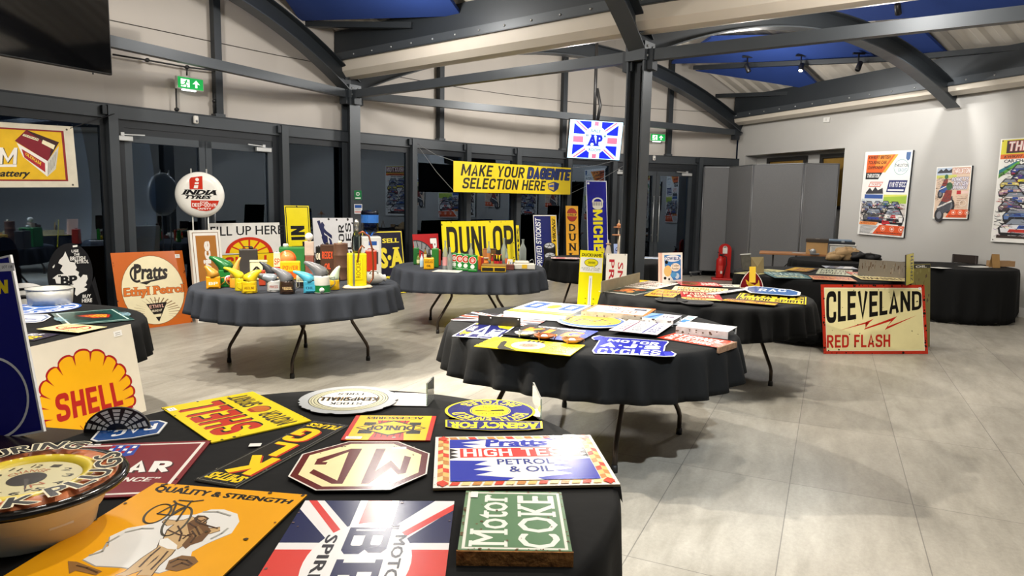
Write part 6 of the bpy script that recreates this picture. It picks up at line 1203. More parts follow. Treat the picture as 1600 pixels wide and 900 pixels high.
def tin(px, py, w_, h_, col, label, depth=.6, cap='#2a2826', capx=0, text=None, tcol='#eee8d8', band=None, handle=False, name='oil_can', rz=0, z=ZC3, group=CG, topcol=None, lid=0, cat='oil can'):
    p, k = base(px, py, z); t = thing(name, label, cat, p, face_ang(p)+rz, group); W_, H_ = w_*k, h_*k; b = MB(); D_ = W_*depth; b.bbox((0, 0, H_/2), (W_, D_, H_), tinmat(col), .008 if H_ > .06 else .003); b.build('can_body', t)
    if cap: b = MB(); b.lathe([(W_*.11, 0), (W_*.11, W_*.1), (W_*.08, W_*.14), (0, W_*.14)], tinmat(cap), 16, (capx*W_*.3, 0, H_)); b.build('screw_cap', t)
    if handle: b = MB(); b.tube([(-W_*.28, 0, H_), (-W_*.26, 0, H_+W_*.14), (W_*.2, 0, H_+W_*.14), (W_*.22, 0, H_)], .005, tinmat(cap or '#222222'), 6); b.build('handle', t)
    if lid: b = MB(); b.bbox((0, 0, H_+.006), (W_*1.04, D_*1.04, .016), tinmat(topcol or col), .004); b.build('lid', t)
    if text or band:
        def dr(s):
            if band: s.rect(0, 0, 100, 46, band)
            if text: s.text(text, 8, 56, 92, 84, tcol, .05); s.text('OIL', 26, 14, 74, 38, tcol, .04)
        label_on(t, W_*.9, H_*.82, -D_/2-.0012, H_*.5, dr, back=col)
    return t
tin(389, 428, 27, 39, '#4a4644', 'tall dark grey square can with handle behind the yellow pourers', .7, '#2c2a28', .5, None, handle=True)
tin(404.5, 437, 25, 28, '#e2dfb4', 'pale cream tin with a dark ring emblem and lid behind the grey pourers', .8, None, 0, lid=1, topcol='#c9c6a4', text='A1', tcol='#2a2826')
def badge(t, x, y, z, r, c1, c2, nm, lb):
    b = MB(); b.lathe([(r, 0), (r, .002)], enamel(c1), 32, (x, y, z), (0, -1, 0)); b.lathe([(r*.78, .0021), (r*.78, .003), (0, .003)], enamel(c2), 32, (x, y, z), (0, -1, 0)); b.build(nm, t)['label'] = lb
t = tin(457, 429, 38, 43, '#2f7a3c', 'large green drum with an orange round emblem', .8, '#e8e4dc', -.8); k = base(457, 429)[1]; badge(t, -7*k, -38*k*.4, 26*k, 13*k, '#e2642c', '#ee8a4c', 'emblem', 'round orange emblem')
tin(454, 436, 30, 28, '#ecb81c', 'yellow and orange square tin in front of the green drum', .6, None, 0, 'POWER', '#c8501c', '#d8641c')
tin(433.5, 436, 10, 42, '#e6d8b0', 'tall slim cream and red tin beside the green drum', .9, '#4a6a8c', 0, 'SP', '#b8321e', '#b8321e')
tin(410, 446, 10, 24, '#b4442c', 'small rust-red tin with a pale cone top among the grey pourers', .9, '#a9b4bc')
tin(498.5, 430, 9, 45, '#1c1a18', 'narrow black and cream tin behind the toy petrol pump', .8, '#2a2826', 0, 'OIL', '#e6dcc0')
tin(512, 430, 21, 48, '#4a3428', 'brown tall tin with faded red lettering left of the big rusty drum', .6, '#2a201a', 0, 'REDEX', '#d8502c', None)
tin(470, 449, 13, 19, '#ddd8b4', 'small cream tin with a black band between the dark and blue pourers', .8, '#1c1a18', 0, 'AXLE', '#2a2826', '#2a2826')
tin(580, 424, 17, 33, '#b4321c', 'plain brick-red can behind the yellow toy pump', .8, '#8a2818', .6, handle=True)
p, k = base(533, 437); t = thing('oil_drum', 'large rusty brown drum left of the yellow toy pump', 'drum', p, 0); b = MB(); r = 11*k; h = 57*k; b.lathe([(r*.97, 0), (r, .006), (r*.98, .02), (r, h*.33), (r*1.03, h*.34), (r, h*.36), (r, h*.66), (r*1.03, h*.67), (r, h*.69), (r*.98, h-.01), (r, h), (r*.94, h-.004), (0, h-.008)], mat('#6e4f3e', .5, .3, .4, 9, .5), 40); b.build('drum_body', t)
b = MB(); b.lathe([(.018, 0), (.018, .03), (0, .034)], mat('#c9c0a8', .4), 16, (.0, -.02, h-.006)); b.build('filler_cap', t)
pourer(333.5, 450, 19, 17, 417, -9, '#e8a01c', '#b4822c', 'amber square pourer at the left end of the grey table', 1, None, 'BP', '#eee8d8')
t = pourer(355.5, 447, 23, 24, 403, -19, '#1f7a34', '#14602a', 'green pourer with a round white badge and dark green spout', 1)
badge(t, 2*base(355.5, 447)[1], -.078, .07, .033, '#eee8dc', '#b4322c', 'badge', 'white badge with red centre')
pourer(366, 449, 12, 14, 404, 8, '#e2a432', '#d8a04c', 'tan orange pourer with an open wide mouth behind the yellow pair')
pourer(376, 453.5, 15, 18, 419, -18, '#f0dc24', '#ecd824', 'bright yellow pourer, the rear one of the yellow pair, spout to the left')
pourer(390, 457, 21, 17, 424, 14, '#f0c81c', '#ecc81c', 'yellow pourer with dark round mouth, the front one of the yellow pair', 0, None, 'REDLINE', '#7a4a14')
pourer(428, 455, 18, 16, 430, -24, '#d9d9d6', '#8c959c', 'white tin pourer with a grey spout pointing left', 0, None, 'PRICES', '#b4442c')
pourer(424, 441, 14, 12, 410, -13, '#5a5e62', '#3c3e42', 'dark grey pourer with a black curved hood behind the white tin pourer')
pourer(449, 458, 21, 18, 420, -17, '#3a2a20', '#7a7c80', 'dark brown pourer with cream lettering and a long grey spout', 0, None, 'VEEDOL', '#e6c890')
pourer(484.5, 457, 18, 17, 425, -19, '#4ab0d0', '#5abcd8', 'sky blue pourer with white label and spout to the left', 1, None, 'OIL', '#2a5a7a')
t = pourer(503, 457, 23, 25, 411, -20, '#e6e4da', '#77787a', 'white and green pourer with a grey spout reaching up left', 0, '#1f7a38', None)
badge(t, 0, -.079, .03, .02, '#e9ece6', '#dfe6dc', 'rosette', 'white rosette')
pourer(522, 452, 15, 14, 417, 7, '#e6b41c', '#cfe0c4', 'yellow pourer with a pale green tipped hood left of the toy pump')
p, k = base(521, 446); t = thing('ring_gasket', 'black ring standing behind the yellow pourer with the pale green hood', 'ring', p+Vector((0, .05, .052)), 0); b = MB(); b.tube([(.04*math.cos(a*.2618), 0, .052*math.sin(a*.2618)) for a in range(24)], .011, mat('#141414', .4), 8, True); b.build('ring_body', t)
# toy petrol pump
p, k = base(484, 430); t = thing('model_petrol_pump', 'small faded red petrol pump model with a white globe', 'model pump', p, face_ang(p)); mp_ = mat('#8a5244', .5, .1, .3, 14); b = MB(); b.bbox((0, 0, .01), (16*k, 14*k, .02), mp_, .003); b.bbox((0, 0, 16*k), (13*k, 11*k, 30*k), mp_, .004); b.bbox((0, 0, 42*k), (14*k, 11*k, 22*k), mat('#c9b4a4', .5, .1, .3, 14), .004); b.build('pump_body', t)
b = MB(); b.lathe([(0, -6.3*k), (3*k, -5.6*k), (5.6*k, -3*k), (6.3*k, 0), (5.6*k, 3*k), (3*k, 5.6*k), (0, 6.3*k)], mat('#f0ece2', .3, 0, 0, 1, .5), 24, (0, 0, 60*k)); b.lathe([(2*k, 52*k), (2*k, 55*k)], mp_, 12); b.build('globe', t)
b = MB(); b.tube([(7*k, -3*k, 36*k), (9*k, -4*k, 24*k), (7.5*k, -4*k, 10*k)], .005, mat('#3a2a24', .6), 6); b.build('hose', t)
# yellow forecourt dispenser
p, k = base(558, 449); t = thing('oil_dispenser', 'tall yellow square oil dispenser with copper hose and glass head on a lobed cream base', 'oil dispenser', p, face_ang(p)+.2); my = tinmat('#f0dc12'); b = MB(); b.bbox((0, 0, 28*k), (27*k, 20*k, 51*k), my, .008); b.box((-7*k, -10.2*k, 28*k), (3*k, .006, 52*k), mat('#8a8c88', .4, .5)); b.build('tank', t)
b = MB(); mcb = mat('#d8cbb0', .5, 0, .15, 12); b.lathe([(19*k, 0), (20*k, 1*k), (17*k, 3*k), (0, 3.4*k)], mcb, 32)
for x in (-14, 14): b.lathe([(9*k, 0), (9.5*k, 1*k), (6*k, 4*k), (0, 5*k)], mcb, 20, (x*k, -4*k, 0))
b.build('lobed_base', t)
b = MB(); b.lathe([(6*k, 54*k), (7.4*k, 60*k), (7.4*k, 78*k), (5.5*k, 84*k), (2.4*k, 88*k), (2.4*k, 92*k)], glassmat('clear', '#e2ece8'), 24); b.build('glass_head', t)
b = MB(); b.lathe([(2.6*k, 88*k), (3*k, 92*k), (2*k, 94*k), (3.6*k, 97*k), (3.8*k, 101*k), (2.4*k, 105*k), (0, 106*k)], mat('#c9c9c6', .2, .9, 0, 1), 20); b.build('chrome_finial', t)
b = MB(); b.tube([(2*k, -4*k, 84*k), (8*k, -5*k, 87*k), (18*k, -5*k, 80*k), (23*k, -5*k, 60*k), (25*k, -4*k, 34*k), (24*k, -4*k, 14*k), (18*k, -5*k, 6*k), (13*k, -9*k, 10*k)], .0085, mat('#9c5a3a', .3, .7), 8); b.tube([(-1*k, -10*k, 40*k), (1*k, -11*k, 58*k), (6*k, -10*k, 66*k), (10*k, -9*k, 62*k)], .0075, mat('#9c5a3a', .3, .7), 8); b.build('copper_hose', t)
label_on(t, 12*k, 34*k, -10.2*k-.002, 30*k, lambda s: s.text('ROCKET', 20, 8, 80, 92, '#a88a14', .04, 0, 0, 90), back='#f0dc12')
p, k = base(588, 444); t = thing('white_jug', 'white jug lying on its side at the right end of the grey table', 'jug', p+Vector((0, 0, 9.5*k)), face_ang(p)+.15); b = MB(); b.lathe([(0, -14*k), (7.5*k, -13.5*k), (9.3*k, -10*k), (9.4*k, 2*k), (7*k, 8*k), (5*k, 10*k), (5.6*k, 14*k), (3*k, 15*k), (0, 15*k)], mat('#d9d8d4', .35, 0, .06, 8), 28, ax=(1, .1, 0)); b.build('jug_body', t); b = MB(); b.tube([(-11*k, -5*k, 7*k), (-9*k, -8*k, 12*k), (-1*k, -8*k, 12*k), (2*k, -5*k, 8*k)], .007, mat('#d9d8d4', .35, 0, .06, 8), 6); b.build('handle', t)
p, k = base(539, 436); t = thing('small_cap', 'small white screw cap lying between the rusty drum and the yellow dispenser', 'cap', p, 0); b = MB(); b.lathe([(3*k, 0), (3.2*k, 1*k), (3.2*k, 5*k), (2.6*k, 6*k), (0, 6*k)], mat('#e2e0da', .4), 20); b.build('cap_shell', t)
# ------------------------------------------------------------------ bottles, cans and boxes on the second grey table
def bottle(px, py, w_, h_, col, label, lab=None, cap=None, neck=.34, glass=True, group=BG):
    p, k = base(px, py); t = thing('glass_bottle', label, 'bottle', p, face_ang(p), group); r = w_*k/2; h = h_*k; m = bottleglass() if glass else mat(col, .15, 0, .04, 8)
    b = MB(); b.lathe([(r*.9, 0), (r, .006), (r, h*.52), (r*.92, h*.6), (r*.55, h*.72), (r*neck, h*.8), (r*neck*.9, h*.96), (r*neck*1.25, h*.965), (r*neck*1.2, h)], m, 24); b.build('bottle_body', t)
    if lab: b = MB(); b.lathe([(r*1.02, h*.14), (r*1.02, h*.44)], mat(lab, .5), 24, cap=False); b.build('bottle_label', t)
    if cap: b = MB(); b.lathe([(r*neck*1.3, h*.95), (r*neck*1.3, h*1.03), (0, h*1.035)], mat(cap, .4), 16); b.build('cap', t)
    return t
CLR = '#dfe9e4'
tin(650.5, 413, 9, 26, '#2a6a34', 'tall green can at the left end of the bottle table', .7, '#1c3a20', .5); tin(680, 418, 11, 30, '#2f7a30', 'tall green can right of the yellow tin', .7, '#1c3a20', .5); tin(686.5, 415, 5, 25, '#a83a24', 'slim red tin right of the tall green can', .9, '#d8c8a4')
t = tin(670, 420.5, 16, 18, '#dca41c', 'squat yellow tin with black lettering at the front left of the bottle table', .7, None, 0, 'LUCAS', '#2a2418'); k = base(670, 420.5)[1]
b = MB(); b.lathe([(4*k, 18*k), (3*k, 23*k), (1.4*k, 26*k), (1.4*k, 31*k), (0, 31*k)], mat('#2c2c2a', .3, .4), 16); b.build('cone_top', t)
bottle(659, 417.5, 6, 22, '#c9dce6', 'small pale bottle with a blue label left of the yellow tin', '#a9cce0', '#1c1c1e', glass=False); bottle(653.5, 413.5, 5, 18, '#6a7a34', 'small olive bottle with a cream label left of the pale bottle', '#d9d4a4', '#2a2a2a', glass=False); bottle(664.5, 404, 5, 16, '#8a6a24', 'small amber bottle with a cream label behind the yellow tin', '#e6dcb4', '#1c1c1e', glass=False)
bottle(695.5, 421, 8, 45, CLR, 'tall clear bottle with red lettering left of the green cans', '#c88a8a'); bottle(703, 421.5, 8, 35, CLR, 'shorter clear ribbed bottle just left of the green cans'); bottle(735.5, 409, 7, 29, CLR, 'clear bottle poking up behind the green cans'); bottle(763.5, 410, 6, 33, CLR, 'clear bottle with an orange label behind the brown tins', '#d8823c'); bottle(787, 414, 9, 42, CLR, 'tallest clear bottle near the right of the bottle table'); bottle(791.5, 415, 5, 26, CLR, 'slim clear bottle with a red label right beside the tallest bottle', '#d8643c'); bottle(816.5, 408, 11, 34, CLR, 'wide clear bottle standing alone at the right end', None)
gs = ['leftmost and most hidden of the four green cans', 'second from the left of the four green cans', 'third from the left of the four green cans', 'front right one of the four green cans']
def dcast(s): s.circ(50, 70, 24, '#e9ece4'); s.circ(50, 70, 21, '#c8402c', .55); s.text('CASTROL', 20, 62, 80, 78, '#c8302c', .04); s.circ(50, 30, 13, '#e9ece4'); s.rect(6, 10, 94, 12, '#cfe0cc')
for (px, py, w_), lb in zip(((710, 421, 8), (718.5, 422, 12), (727.5, 423, 11), (738.5, 424.5, 15)), gs):
    t = tin(px, py, w_, 26, '#1f7a2c', 'green can with a white badge, '+lb, .45, '#14501c', .6, group='green cans with white badges', rz=-.1); k = base(px, py)[1]; label_on(t, w_*k*.94, 25*k, -w_*k*.225-.0012, 13*k, dcast, back='#1f7a2c')
tin(749.5, 422, 5, 22, '#d8641c', 'narrow orange tin right of the green cans', .9, '#8a3a14'); tin(753.5, 420, 4, 18, '#b4322c', 'narrow red tin right of the narrow orange tin', .9, None)
bottle(759.5, 417, 8, 14, '#d87a2c', 'squat orange jar in front of the brown tins', '#8a4a1c', '#c9c0a8', .8, False); tin(758, 409, 8, 19, '#c8824c', 'light brown tin behind the squat orange jar', .8, None, 0, lid=1, topcol='#a86a3c'); tin(770, 409, 9, 19, '#7a5a34', 'dark brown tin right of the light brown tin', .8, None, 0, lid=1, topcol='#5a4024')
bottle(769, 416.5, 4.4, 19, '#b42c24', 'little red bottle with a gold cap among the dark bottles', '#c8a44c', '#c8a44c', .5, False)
for px, py, lb in ((774, 415, 'first from the left'), (778, 415.5, 'second from the left'), (782.5, 415, 'last on the right')): bottle(px, py, 4.2, 17, '#2a1410', 'tiny dark bottle with a red label, %s of three' % lb, '#c8242c', '#c8242c', .5, False, 'tiny dark bottles')
p, k = base(771.5, 424); t = thing('tin_box', 'flat yellow and black tin box with a half-open lid on the bottle table', 'tin box', p, face_ang(p)-.06); b = MB(); b.bbox((0, 0, 4*k), (38*k, 22*k, 8*k), tinmat('#c8a41c'), .003); b.box((-9*k, -11.1*k, 4*k), (17*k, .002, 5*k), mat('#1c1a16', .4)); b.box((10*k, -11.1*k, 4*k), (16*k, .002, 5*k), mat('#1c1a16', .4)); b.build('box_tray', t); b = MB(); b.box((0, 3*k, 9.6*k), (38*k, 20*k, 1.4*k), tinmat('#8a6a2c'), 0, .06); b.build('box_lid', t)
p, k = base(795, 421); t = thing('wooden_box', 'small reddish brown flat box right of the yellow and black tin box', 'box', p, face_ang(p)); b = MB(); b.bbox((0, 0, 3.4*k), (16*k, 14*k, 6.8*k), mat('#6a342c', .5, 0, .2, 12), .003); b.build('box_tray', t); b = MB(); b.bbox((0, 0, 7.2*k), (16.4*k, 14.4*k, 1.2*k), mat('#7a4034', .5, 0, .2, 12), .002); b.build('box_lid', t)
p, k = base(819, 420.5); t = thing('plastic_tray', 'clear plastic tray with a yellow label at the right of the bottle table', 'tray', p, face_ang(p)+.05); b = MB(); b.bbox((0, 0, 4.5*k), (33*k, 20*k, 9*k), mat('#d0cdc4', .25, 0, .05, 8), .01); b.bbox((-4*k, 0, 11*k), (22*k, 12*k, 4*k), mat('#d9d6cc', .25, 0, .05, 8), .008); b.build('tray_body', t); b = MB(); b.box((0, -10.2*k, 5*k), (8*k, .003, 6*k), mat('#e2b82c', .5)); b.build('yellow_label', t)
for x in (12, 15): pass
p, k = base(832, 415); t = thing('metal_hook', 'bent silver hook leaning on the plastic tray', 'hook', p, 0); b = MB(); b.tube([(0, 0, 0), (2*k, 0, 6*k), (0, 0, 10*k), (-4*k, 0, 8*k), (-6*k, 0, 2*k)], .004, mat('#a9aaac', .3, .8), 6); b.build('hook_rod', t)
s = sg('card_figure', 'small folded white card with coloured figures beside the tallest bottle', lean((792, 416), (800, 416), (793, 404), (801, 406), ZC3, 8), '#e9e4da', 'card'); s.rect(20, 10, 45, 70, '#d8b44c'); s.rect(55, 20, 80, 60, '#8a9ab4'); s.build()
s = sg('paper_sheet', 'white sheet of paper in front of the green cans', lay((684, 421), (723, 422.5), (718, 426), (675, 424.5), ZC3), '#e9e9e6', 'paper', thick=.0012)
for k_ in range(4): s.rect(14, 70-k_*16, 80, 74-k_*16, '#a9a9a6')
s.build()
# ------------------------------------------------------------------ between the tables: thermometer, boards, far table
M_, W_, H_ = stand((909, 391), (943.5, 392.5), (932, 482), (905, 480), (.82, 6.85, 0), -6, 5)
o_, u_, v_ = M_.translation, M_.to_3x3() @ Vector((1, 0, 0)), M_.to_3x3() @ Vector((0, 1, 0)); low = o_-v_*H_/2; ext = low.z/v_.z; M_.translation = o_-v_*(ext/2); H2 = H_+ext; f = lambda y: 100-(100-y)*H_/H2
W_ = .235
s = Sign('thermometer_sign', 'bright yellow thermometer sign with a white upper panel standing behind the middle table', 'enamel sign', M_, W_, H2, '#f0e614', edge='#c9c018')
s.rect(3, f(62), 97, f(88), '#efefec'); s.text('DUCKHAMS', 8, f(89.5), 92, f(95), '#2a2a12', .04); s.ell(50, f(79), 30, 7*H_/H2, '#2a2a12'); s.ell(50, f(79), 28, 6.3*H_/H2, '#e8de1c'); s.text('20/50', 36, f(77.5), 66, f(81), '#3a3812', .03); s.poly([(56, f(74)), (68, f(69)), (64, f(74))], '#e8de1c'); s.text('KEEPS YOUR', 10, f(68), 90, f(70.5), '#8a8a84', .0); s.text('ENGINE SAFE', 16, f(65), 84, f(67.5), '#8a8a84', .0)
s.rect(44, 4, 58, f(56), '#efefec'); s.rect(49, 8, 52.5, f(52), '#b4b4b0')
for k in range(11): s.rect(31, 8+k*4.6, 37, 8.8+k*4.6, '#8a841c'); s.rect(65, 8+k*4.6, 71, 8.8+k*4.6, '#8a841c')
s.circ(94, 98.8, .5, '#3a3a20'); s.build()
def grounded(fr):
    M_, W_, H_ = fr; o_ = M_.translation; v_ = M_.to_3x3() @ Vector((0, 1, 0)); low = o_-v_*H_/2; e = low.z/v_.z; M_.translation = o_-v_*(e/2); return M_, W_, H_+e, H_
M_, W_, H2, H_ = grounded(stand((948, 396), (980, 397), (979, 438), (946, 437), C2+Vector((-.30, -.26, 0)), 0, 4)); f = lambda y: 100-(100-y)*H_/H2
s = Sign('painted_board', 'white board with large red hand-painted letters leaning by the middle column', 'sign', M_, W_, H2, '#ece9e2', thick=.012); s.text('SMALL', 56, f(-120), 82, f(68), '#b8303a', .02, 0, 0, 270); s.text('PROFIT', 14, f(-160), 40, f(78), '#b8303a', .02, 0, 0, 270); s.circ(10, 99, .6, '#5a5a5a'); s.circ(90, 99, .6, '#5a5a5a'); s.build()
# far table: flat piles, spinner, finials, blue notice
for k in range(4):
    a = lay3((861+k*1.5, 401.5), (905-k, 402.5), .30, ZT1+.004+.007*k); s = sg('enamel_sign', ['white and violet sign at the bottom of the flat pile on the far table', 'pink-edged sign second from the bottom of the flat pile', 'pale violet sign third from the bottom of the flat pile', 'pink and white sign on top of the flat pile on the far table'][k], a, ['#d9d4de', '#d89a9a', '#b8aac4', '#e2c4c4'][k], group='flat pile of signs'); s.rect(10, 20, 50, 80, ['#8a7aa4', '#e9dada', '#e9e4ee', '#c85a64'][k]); s.text('TYRES', 56, 34, 92, 66, '#7a4a5a', .05); s.build()
p, k = base(965, 405, ZT1); t = thing('display_spinner', 'slim pole with two wooden discs and a pointed top on the far table', 'display stand', p, 0); mw_ = mat('#b4784a', .5, 0, .15, 14); b = MB(); b.lathe([(5*k, 0), (5*k, 1.4*k), (1.2*k, 2*k), (1.2*k, 56*k), (.6*k, 60*k), (0, 62*k)], mat('#b9a890', .4, .4), 16); b.build('pole', t)
for z, r in ((37, 10), (49, 8)): b = MB(); b.lathe([(r*k, z*k), (r*1.02*k, z*k+.006), (r*k, z*k+.014)], mw_, 24); b.build('wooden_disc', t)
b = MB(); b.lathe([(1.2*k, 50*k), (3.4*k, 51*k), (3.2*k, 54*k), (1.2*k, 56*k)], mw_, 16); b.build('hub', t)
for px, pr, lb in ((950, [(0, 0), (5, 0), (5.5, 6), (4, 12), (2, 19), (1.4, 20), (.6, 24), (0, 25)], 'cream pointed finial left of the blue open notice'), (968.5, [(0, 0), (3, 0), (3.6, 3), (3.8, 14), (4.4, 17), (4.6, 21), (3.2, 25), (1.6, 27), (0, 27.5)], 'white rounded finial behind the blue open notice')):
    p, k = base(px, 404 if px < 960 else 403, ZT1); h_ = 30 if px < 960 else 36; mx = max(z for r, z in pr); t = thing('turned_finial', lb, 'finial', p); b = MB(); b.lathe([(r*k, z*k*h_/mx) for r, z in pr], mat('#e2d6c0', .5, 0, .08, 10), 20); b.build('finial_body', t); b = MB(); b.lathe([(3.2*k, h_*k*.72), (4.6*k, h_*k*.76), (3.2*k, h_*k*.8)], mat('#c9a07a', .5), 16, cap=False); b.build('collar', t)
s = sg('wall_notice', 'small blue notice with dark lettering standing on the far table', lean((959, 402), (977, 402), (959, 381), (977, 381), ZT1, 8), '#a4b8e8', 'notice', thick=.004); s.text('OPEN', 14, 46, 86, 76, '#2a2a5a', .04, .2); s.rect(40, 18, 60, 28, '#4a4a7a'); s.build()
s = sg('paper_sheet', 'blue and white leaflets lying on the far table right of the middle column', lay3((1008, 401), (1034, 402), .42, ZT1+.002), '#e2e6ea', 'leaflet'); s.poly([(0, 40), (100, 10), (100, 30), (0, 66)], '#7a9ac4'); s.poly([(0, 76), (100, 60), (100, 74), (0, 92)], '#4a6aa0'); s.build()
# ------------------------------------------------------------------ posters on the right wall
wa = math.degrees(math.atan2(-DIRR.y, -DIRR.x)); wo = RW+NRM*.045
def wposter(fr, label): return Sign('wall_poster', label, 'poster', *fr, '#efefec', thick=.04, edge='#24262a', gloss=lambda h: mat(h, .5, 0, .03, 10))
def scribble(s, x0, y0, x1, y1, n, seed, cols=('#26262c', '#3a3a44', '#5a5a64', '#1d1d22')):
    r = random.Random(seed)
    for _ in range(n):
        x, y = r.uniform(x0, x1), r.uniform(y0, y1); p = [(x, y)]
        for _ in range(3): x = max(x0, min(x1, x+r.uniform(-7, 7))); y = max(y0, min(y1, y+r.uniform(-1.6, 1.6))); p.append((x, y))
        s.line(p, r.uniform(.15, .5), r.choice(cols))
def car(s, cx, cy, w_, h_, body, lower='#3a3a40', acc='#2a4a9c'):
    s.poly([(cx-w_*.46, cy-h_*.5), (cx-w_*.5, cy-h_*.1), (cx-w_*.42, cy+h_*.12), (cx-w_*.27, cy+h_*.5), (cx+w_*.27, cy+h_*.5), (cx+w_*.42, cy+h_*.12), (cx+w_*.5, cy-h_*.1), (cx+w_*.46, cy-h_*.5)], '#26262c')
    s.poly([(cx-w_*.43, cy-h_*.36), (cx-w_*.46, cy-h_*.08), (cx-w_*.38, cy+h_*.1), (cx+w_*.38, cy+h_*.1), (cx+w_*.46, cy-h_*.08), (cx+w_*.43, cy-h_*.36)], body); s.poly([(cx-w_*.34, cy+h_*.13), (cx-w_*.23, cy+h_*.42), (cx+w_*.23, cy+h_*.42), (cx+w_*.34, cy+h_*.13)], '#8a94a4')
    s.poly([(cx-w_*.3, cy-h_*.34), (cx-w_*.26, cy-h_*.16), (cx+w_*.26, cy-h_*.16), (cx+w_*.3, cy-h_*.34)], lower); s.poly([(cx-w_*.12, cy-h_*.12), (cx-w_*.08, cy+h_*.08), (cx+w_*.1, cy+h_*.08), (cx+w_*.14, cy-h_*.12)], acc)
    for e in (-1, 1): s.poly([(cx+e*w_*.42, cy-h_*.06), (cx+e*w_*.26, cy-h_*.12), (cx+e*w_*.3, cy+h_*.02)], '#f0ecd8'); s.rect(min(cx+e*w_*.44, cx+e*w_*.28), cy-h_*.56, max(cx+e*w_*.44, cx+e*w_*.28), cy-h_*.36, '#1a1a1e')
def social(s, y0, y1, x0):
    s.poly([(x0, y0), (96, y0), (100, y1), (x0+14, y1)], '#e2582a')
    for k in range(3): x = x0+22+k*19; y = y0+(y1-y0)*.62; s.circ(x, y, (y1-y0)*.28, '#f4c9b4', .82); s.circ(x, y, (y1-y0)*.12, '#f6e6dc')
    s.text('@THRUXTONRACING', x0+8, y0+(y1-y0)*.08, 96, y0+(y1-y0)*.26, '#2a2a2a', .03)
s = wposter(stand((1352, 238), (1425, 234), (1413, 372), (1340, 365), wo, wa), 'large white poster with orange banner and racing cars on the right wall')
s.poly([(6, 96), (72, 96), (48, 75), (6, 75)], '#e2642a'); s.poly([(48, 75), (72, 96), (66, 96), (42, 75)], '#f2b04a'); s.poly([(30, 96), (62, 96), (46, 82), (24, 82)], '#f0943c')
for k, tx in enumerate(('KWIKFIT BRITISH', 'TOURING CAR', 'CHAMPIONSHIP')): s.text(tx, 9, 91-k*6, 56-k*7, 95-k*6, '#5a2414', .04, .15)
s.poly([(6, 75), (42, 75), (34, 67), (6, 67)], '#26262a'); s.text('THRUXTON', 9, 69, 36, 73.5, '#f0f0ee', .05, .15)
s.ell(80, 81, 15, 9, '#8ab0b8'); s.ell(80, 81, 14, 8.3, '#f2f4f2'); s.text('THRUXTON', 67, 81, 94, 85, '#3a4a54', .02); s.text('CIRCUIT', 74, 76, 92, 79.5, '#6a9ab4', .02); s.poly([(88, 98), (97, 98), (96, 90), (92, 88), (88, 91)], '#4a6a9c')
s.poly([(18, 64), (46, 64), (40, 58), (14, 58)], '#d87a6a'); s.poly([(19, 63), (44, 63), (39.5, 59), (16, 59)], '#f2f0ee'); s.text('TICKETS', 20, 59.8, 41, 62.4, '#c85a4a', .03)
s.poly([(58, 66), (96, 66), (92, 52), (54, 52)], '#24306c'); s.text('KWIK FIT', 60, 58, 78, 64, '#f0f0f4', .05, .2); s.text('BTCC', 80, 58, 93, 64, '#f0f0f4', .05, .2); s.rect(57, 53.5, 90, 55.5, '#e9e9f0')
s.poly([(8, 44), (48, 44), (48, 49), (8, 49)], '#3a5aa0'); s.poly([(10, 51), (18, 57), (24, 53), (30, 58), (36, 54), (46, 57), (48, 50), (10, 49.4)], '#3a3a40'); s.poly([(50, 38), (98, 38), (98, 48), (50, 46)], '#a4c44a'); s.poly([(50, 46), (98, 48), (98, 49.5), (50, 49)], '#d8dc6a'); s.poly([(2, 38), (50, 38), (50, 43.5), (2, 43.5)], '#cfd8dc'); s.poly([(2, 18), (98, 18), (98, 39), (2, 39)], '#d9d2cc')
for cx, cy, w_, c in ((20, 37, 18, '#7a8ca4'), (38, 38, 16, '#c9c4c0'), (56, 38, 18, '#4a7a5a'), (76, 37, 20, '#8a9ab8'), (14, 31, 22, '#b8a49c'), (46, 32, 24, '#9a948c'), (68, 32, 22, '#d8c86a')): car(s, cx, cy, w_, w_*.42, c)
car(s, 32, 24.5, 46, 17, '#6a6a6c', '#3a4a9c', '#4a4a4e'); car(s, 74, 24, 46, 19, '#eceaea', '#26262c', '#c8303a'); s.poly([(52, 13.5), (70, 15), (66, 18), (52, 19)], '#c8303a')
scribble(s, 3, 16, 97, 41, 130, 5); scribble(s, 3, 17, 97, 40, 30, 6, ('#c8c4c0', '#eceae6', '#c8323a', '#3a56a4')); s.poly([(2, 12.5), (40, 12.5), (44, 16), (4, 16)], '#ee9a5a'); s.text('#ITSBEENAWHILE', 6, 13, 38, 15.4, '#9c3c1c', .03)
for k in range(6): s.rect(5, 10.8-k*1.5, 44-k*3, 11.3-k*1.5, '#8a8a8e')
s.text('thruxtonracing.co.uk', 5, 1.6, 34, 2.8, '#5a5a5e'); social(s, 2, 13, 34); s.build()
s = wposter(stand((1462, 262), (1518, 258), (1512, 343), (1459, 341), wo, wa), 'smaller poster with superbike riders in the middle of the right wall')
s.rect(2, 2, 98, 98, '#d9c0aa'); s.rect(2, 82, 46, 98, '#b4c4d8'); s.poly([(4, 90), (14, 96), (20, 92), (28, 97), (36, 92), (46, 96), (46, 88), (4, 88)], '#3a3a44'); s.rect(2, 78, 60, 84, '#c9cc6a')
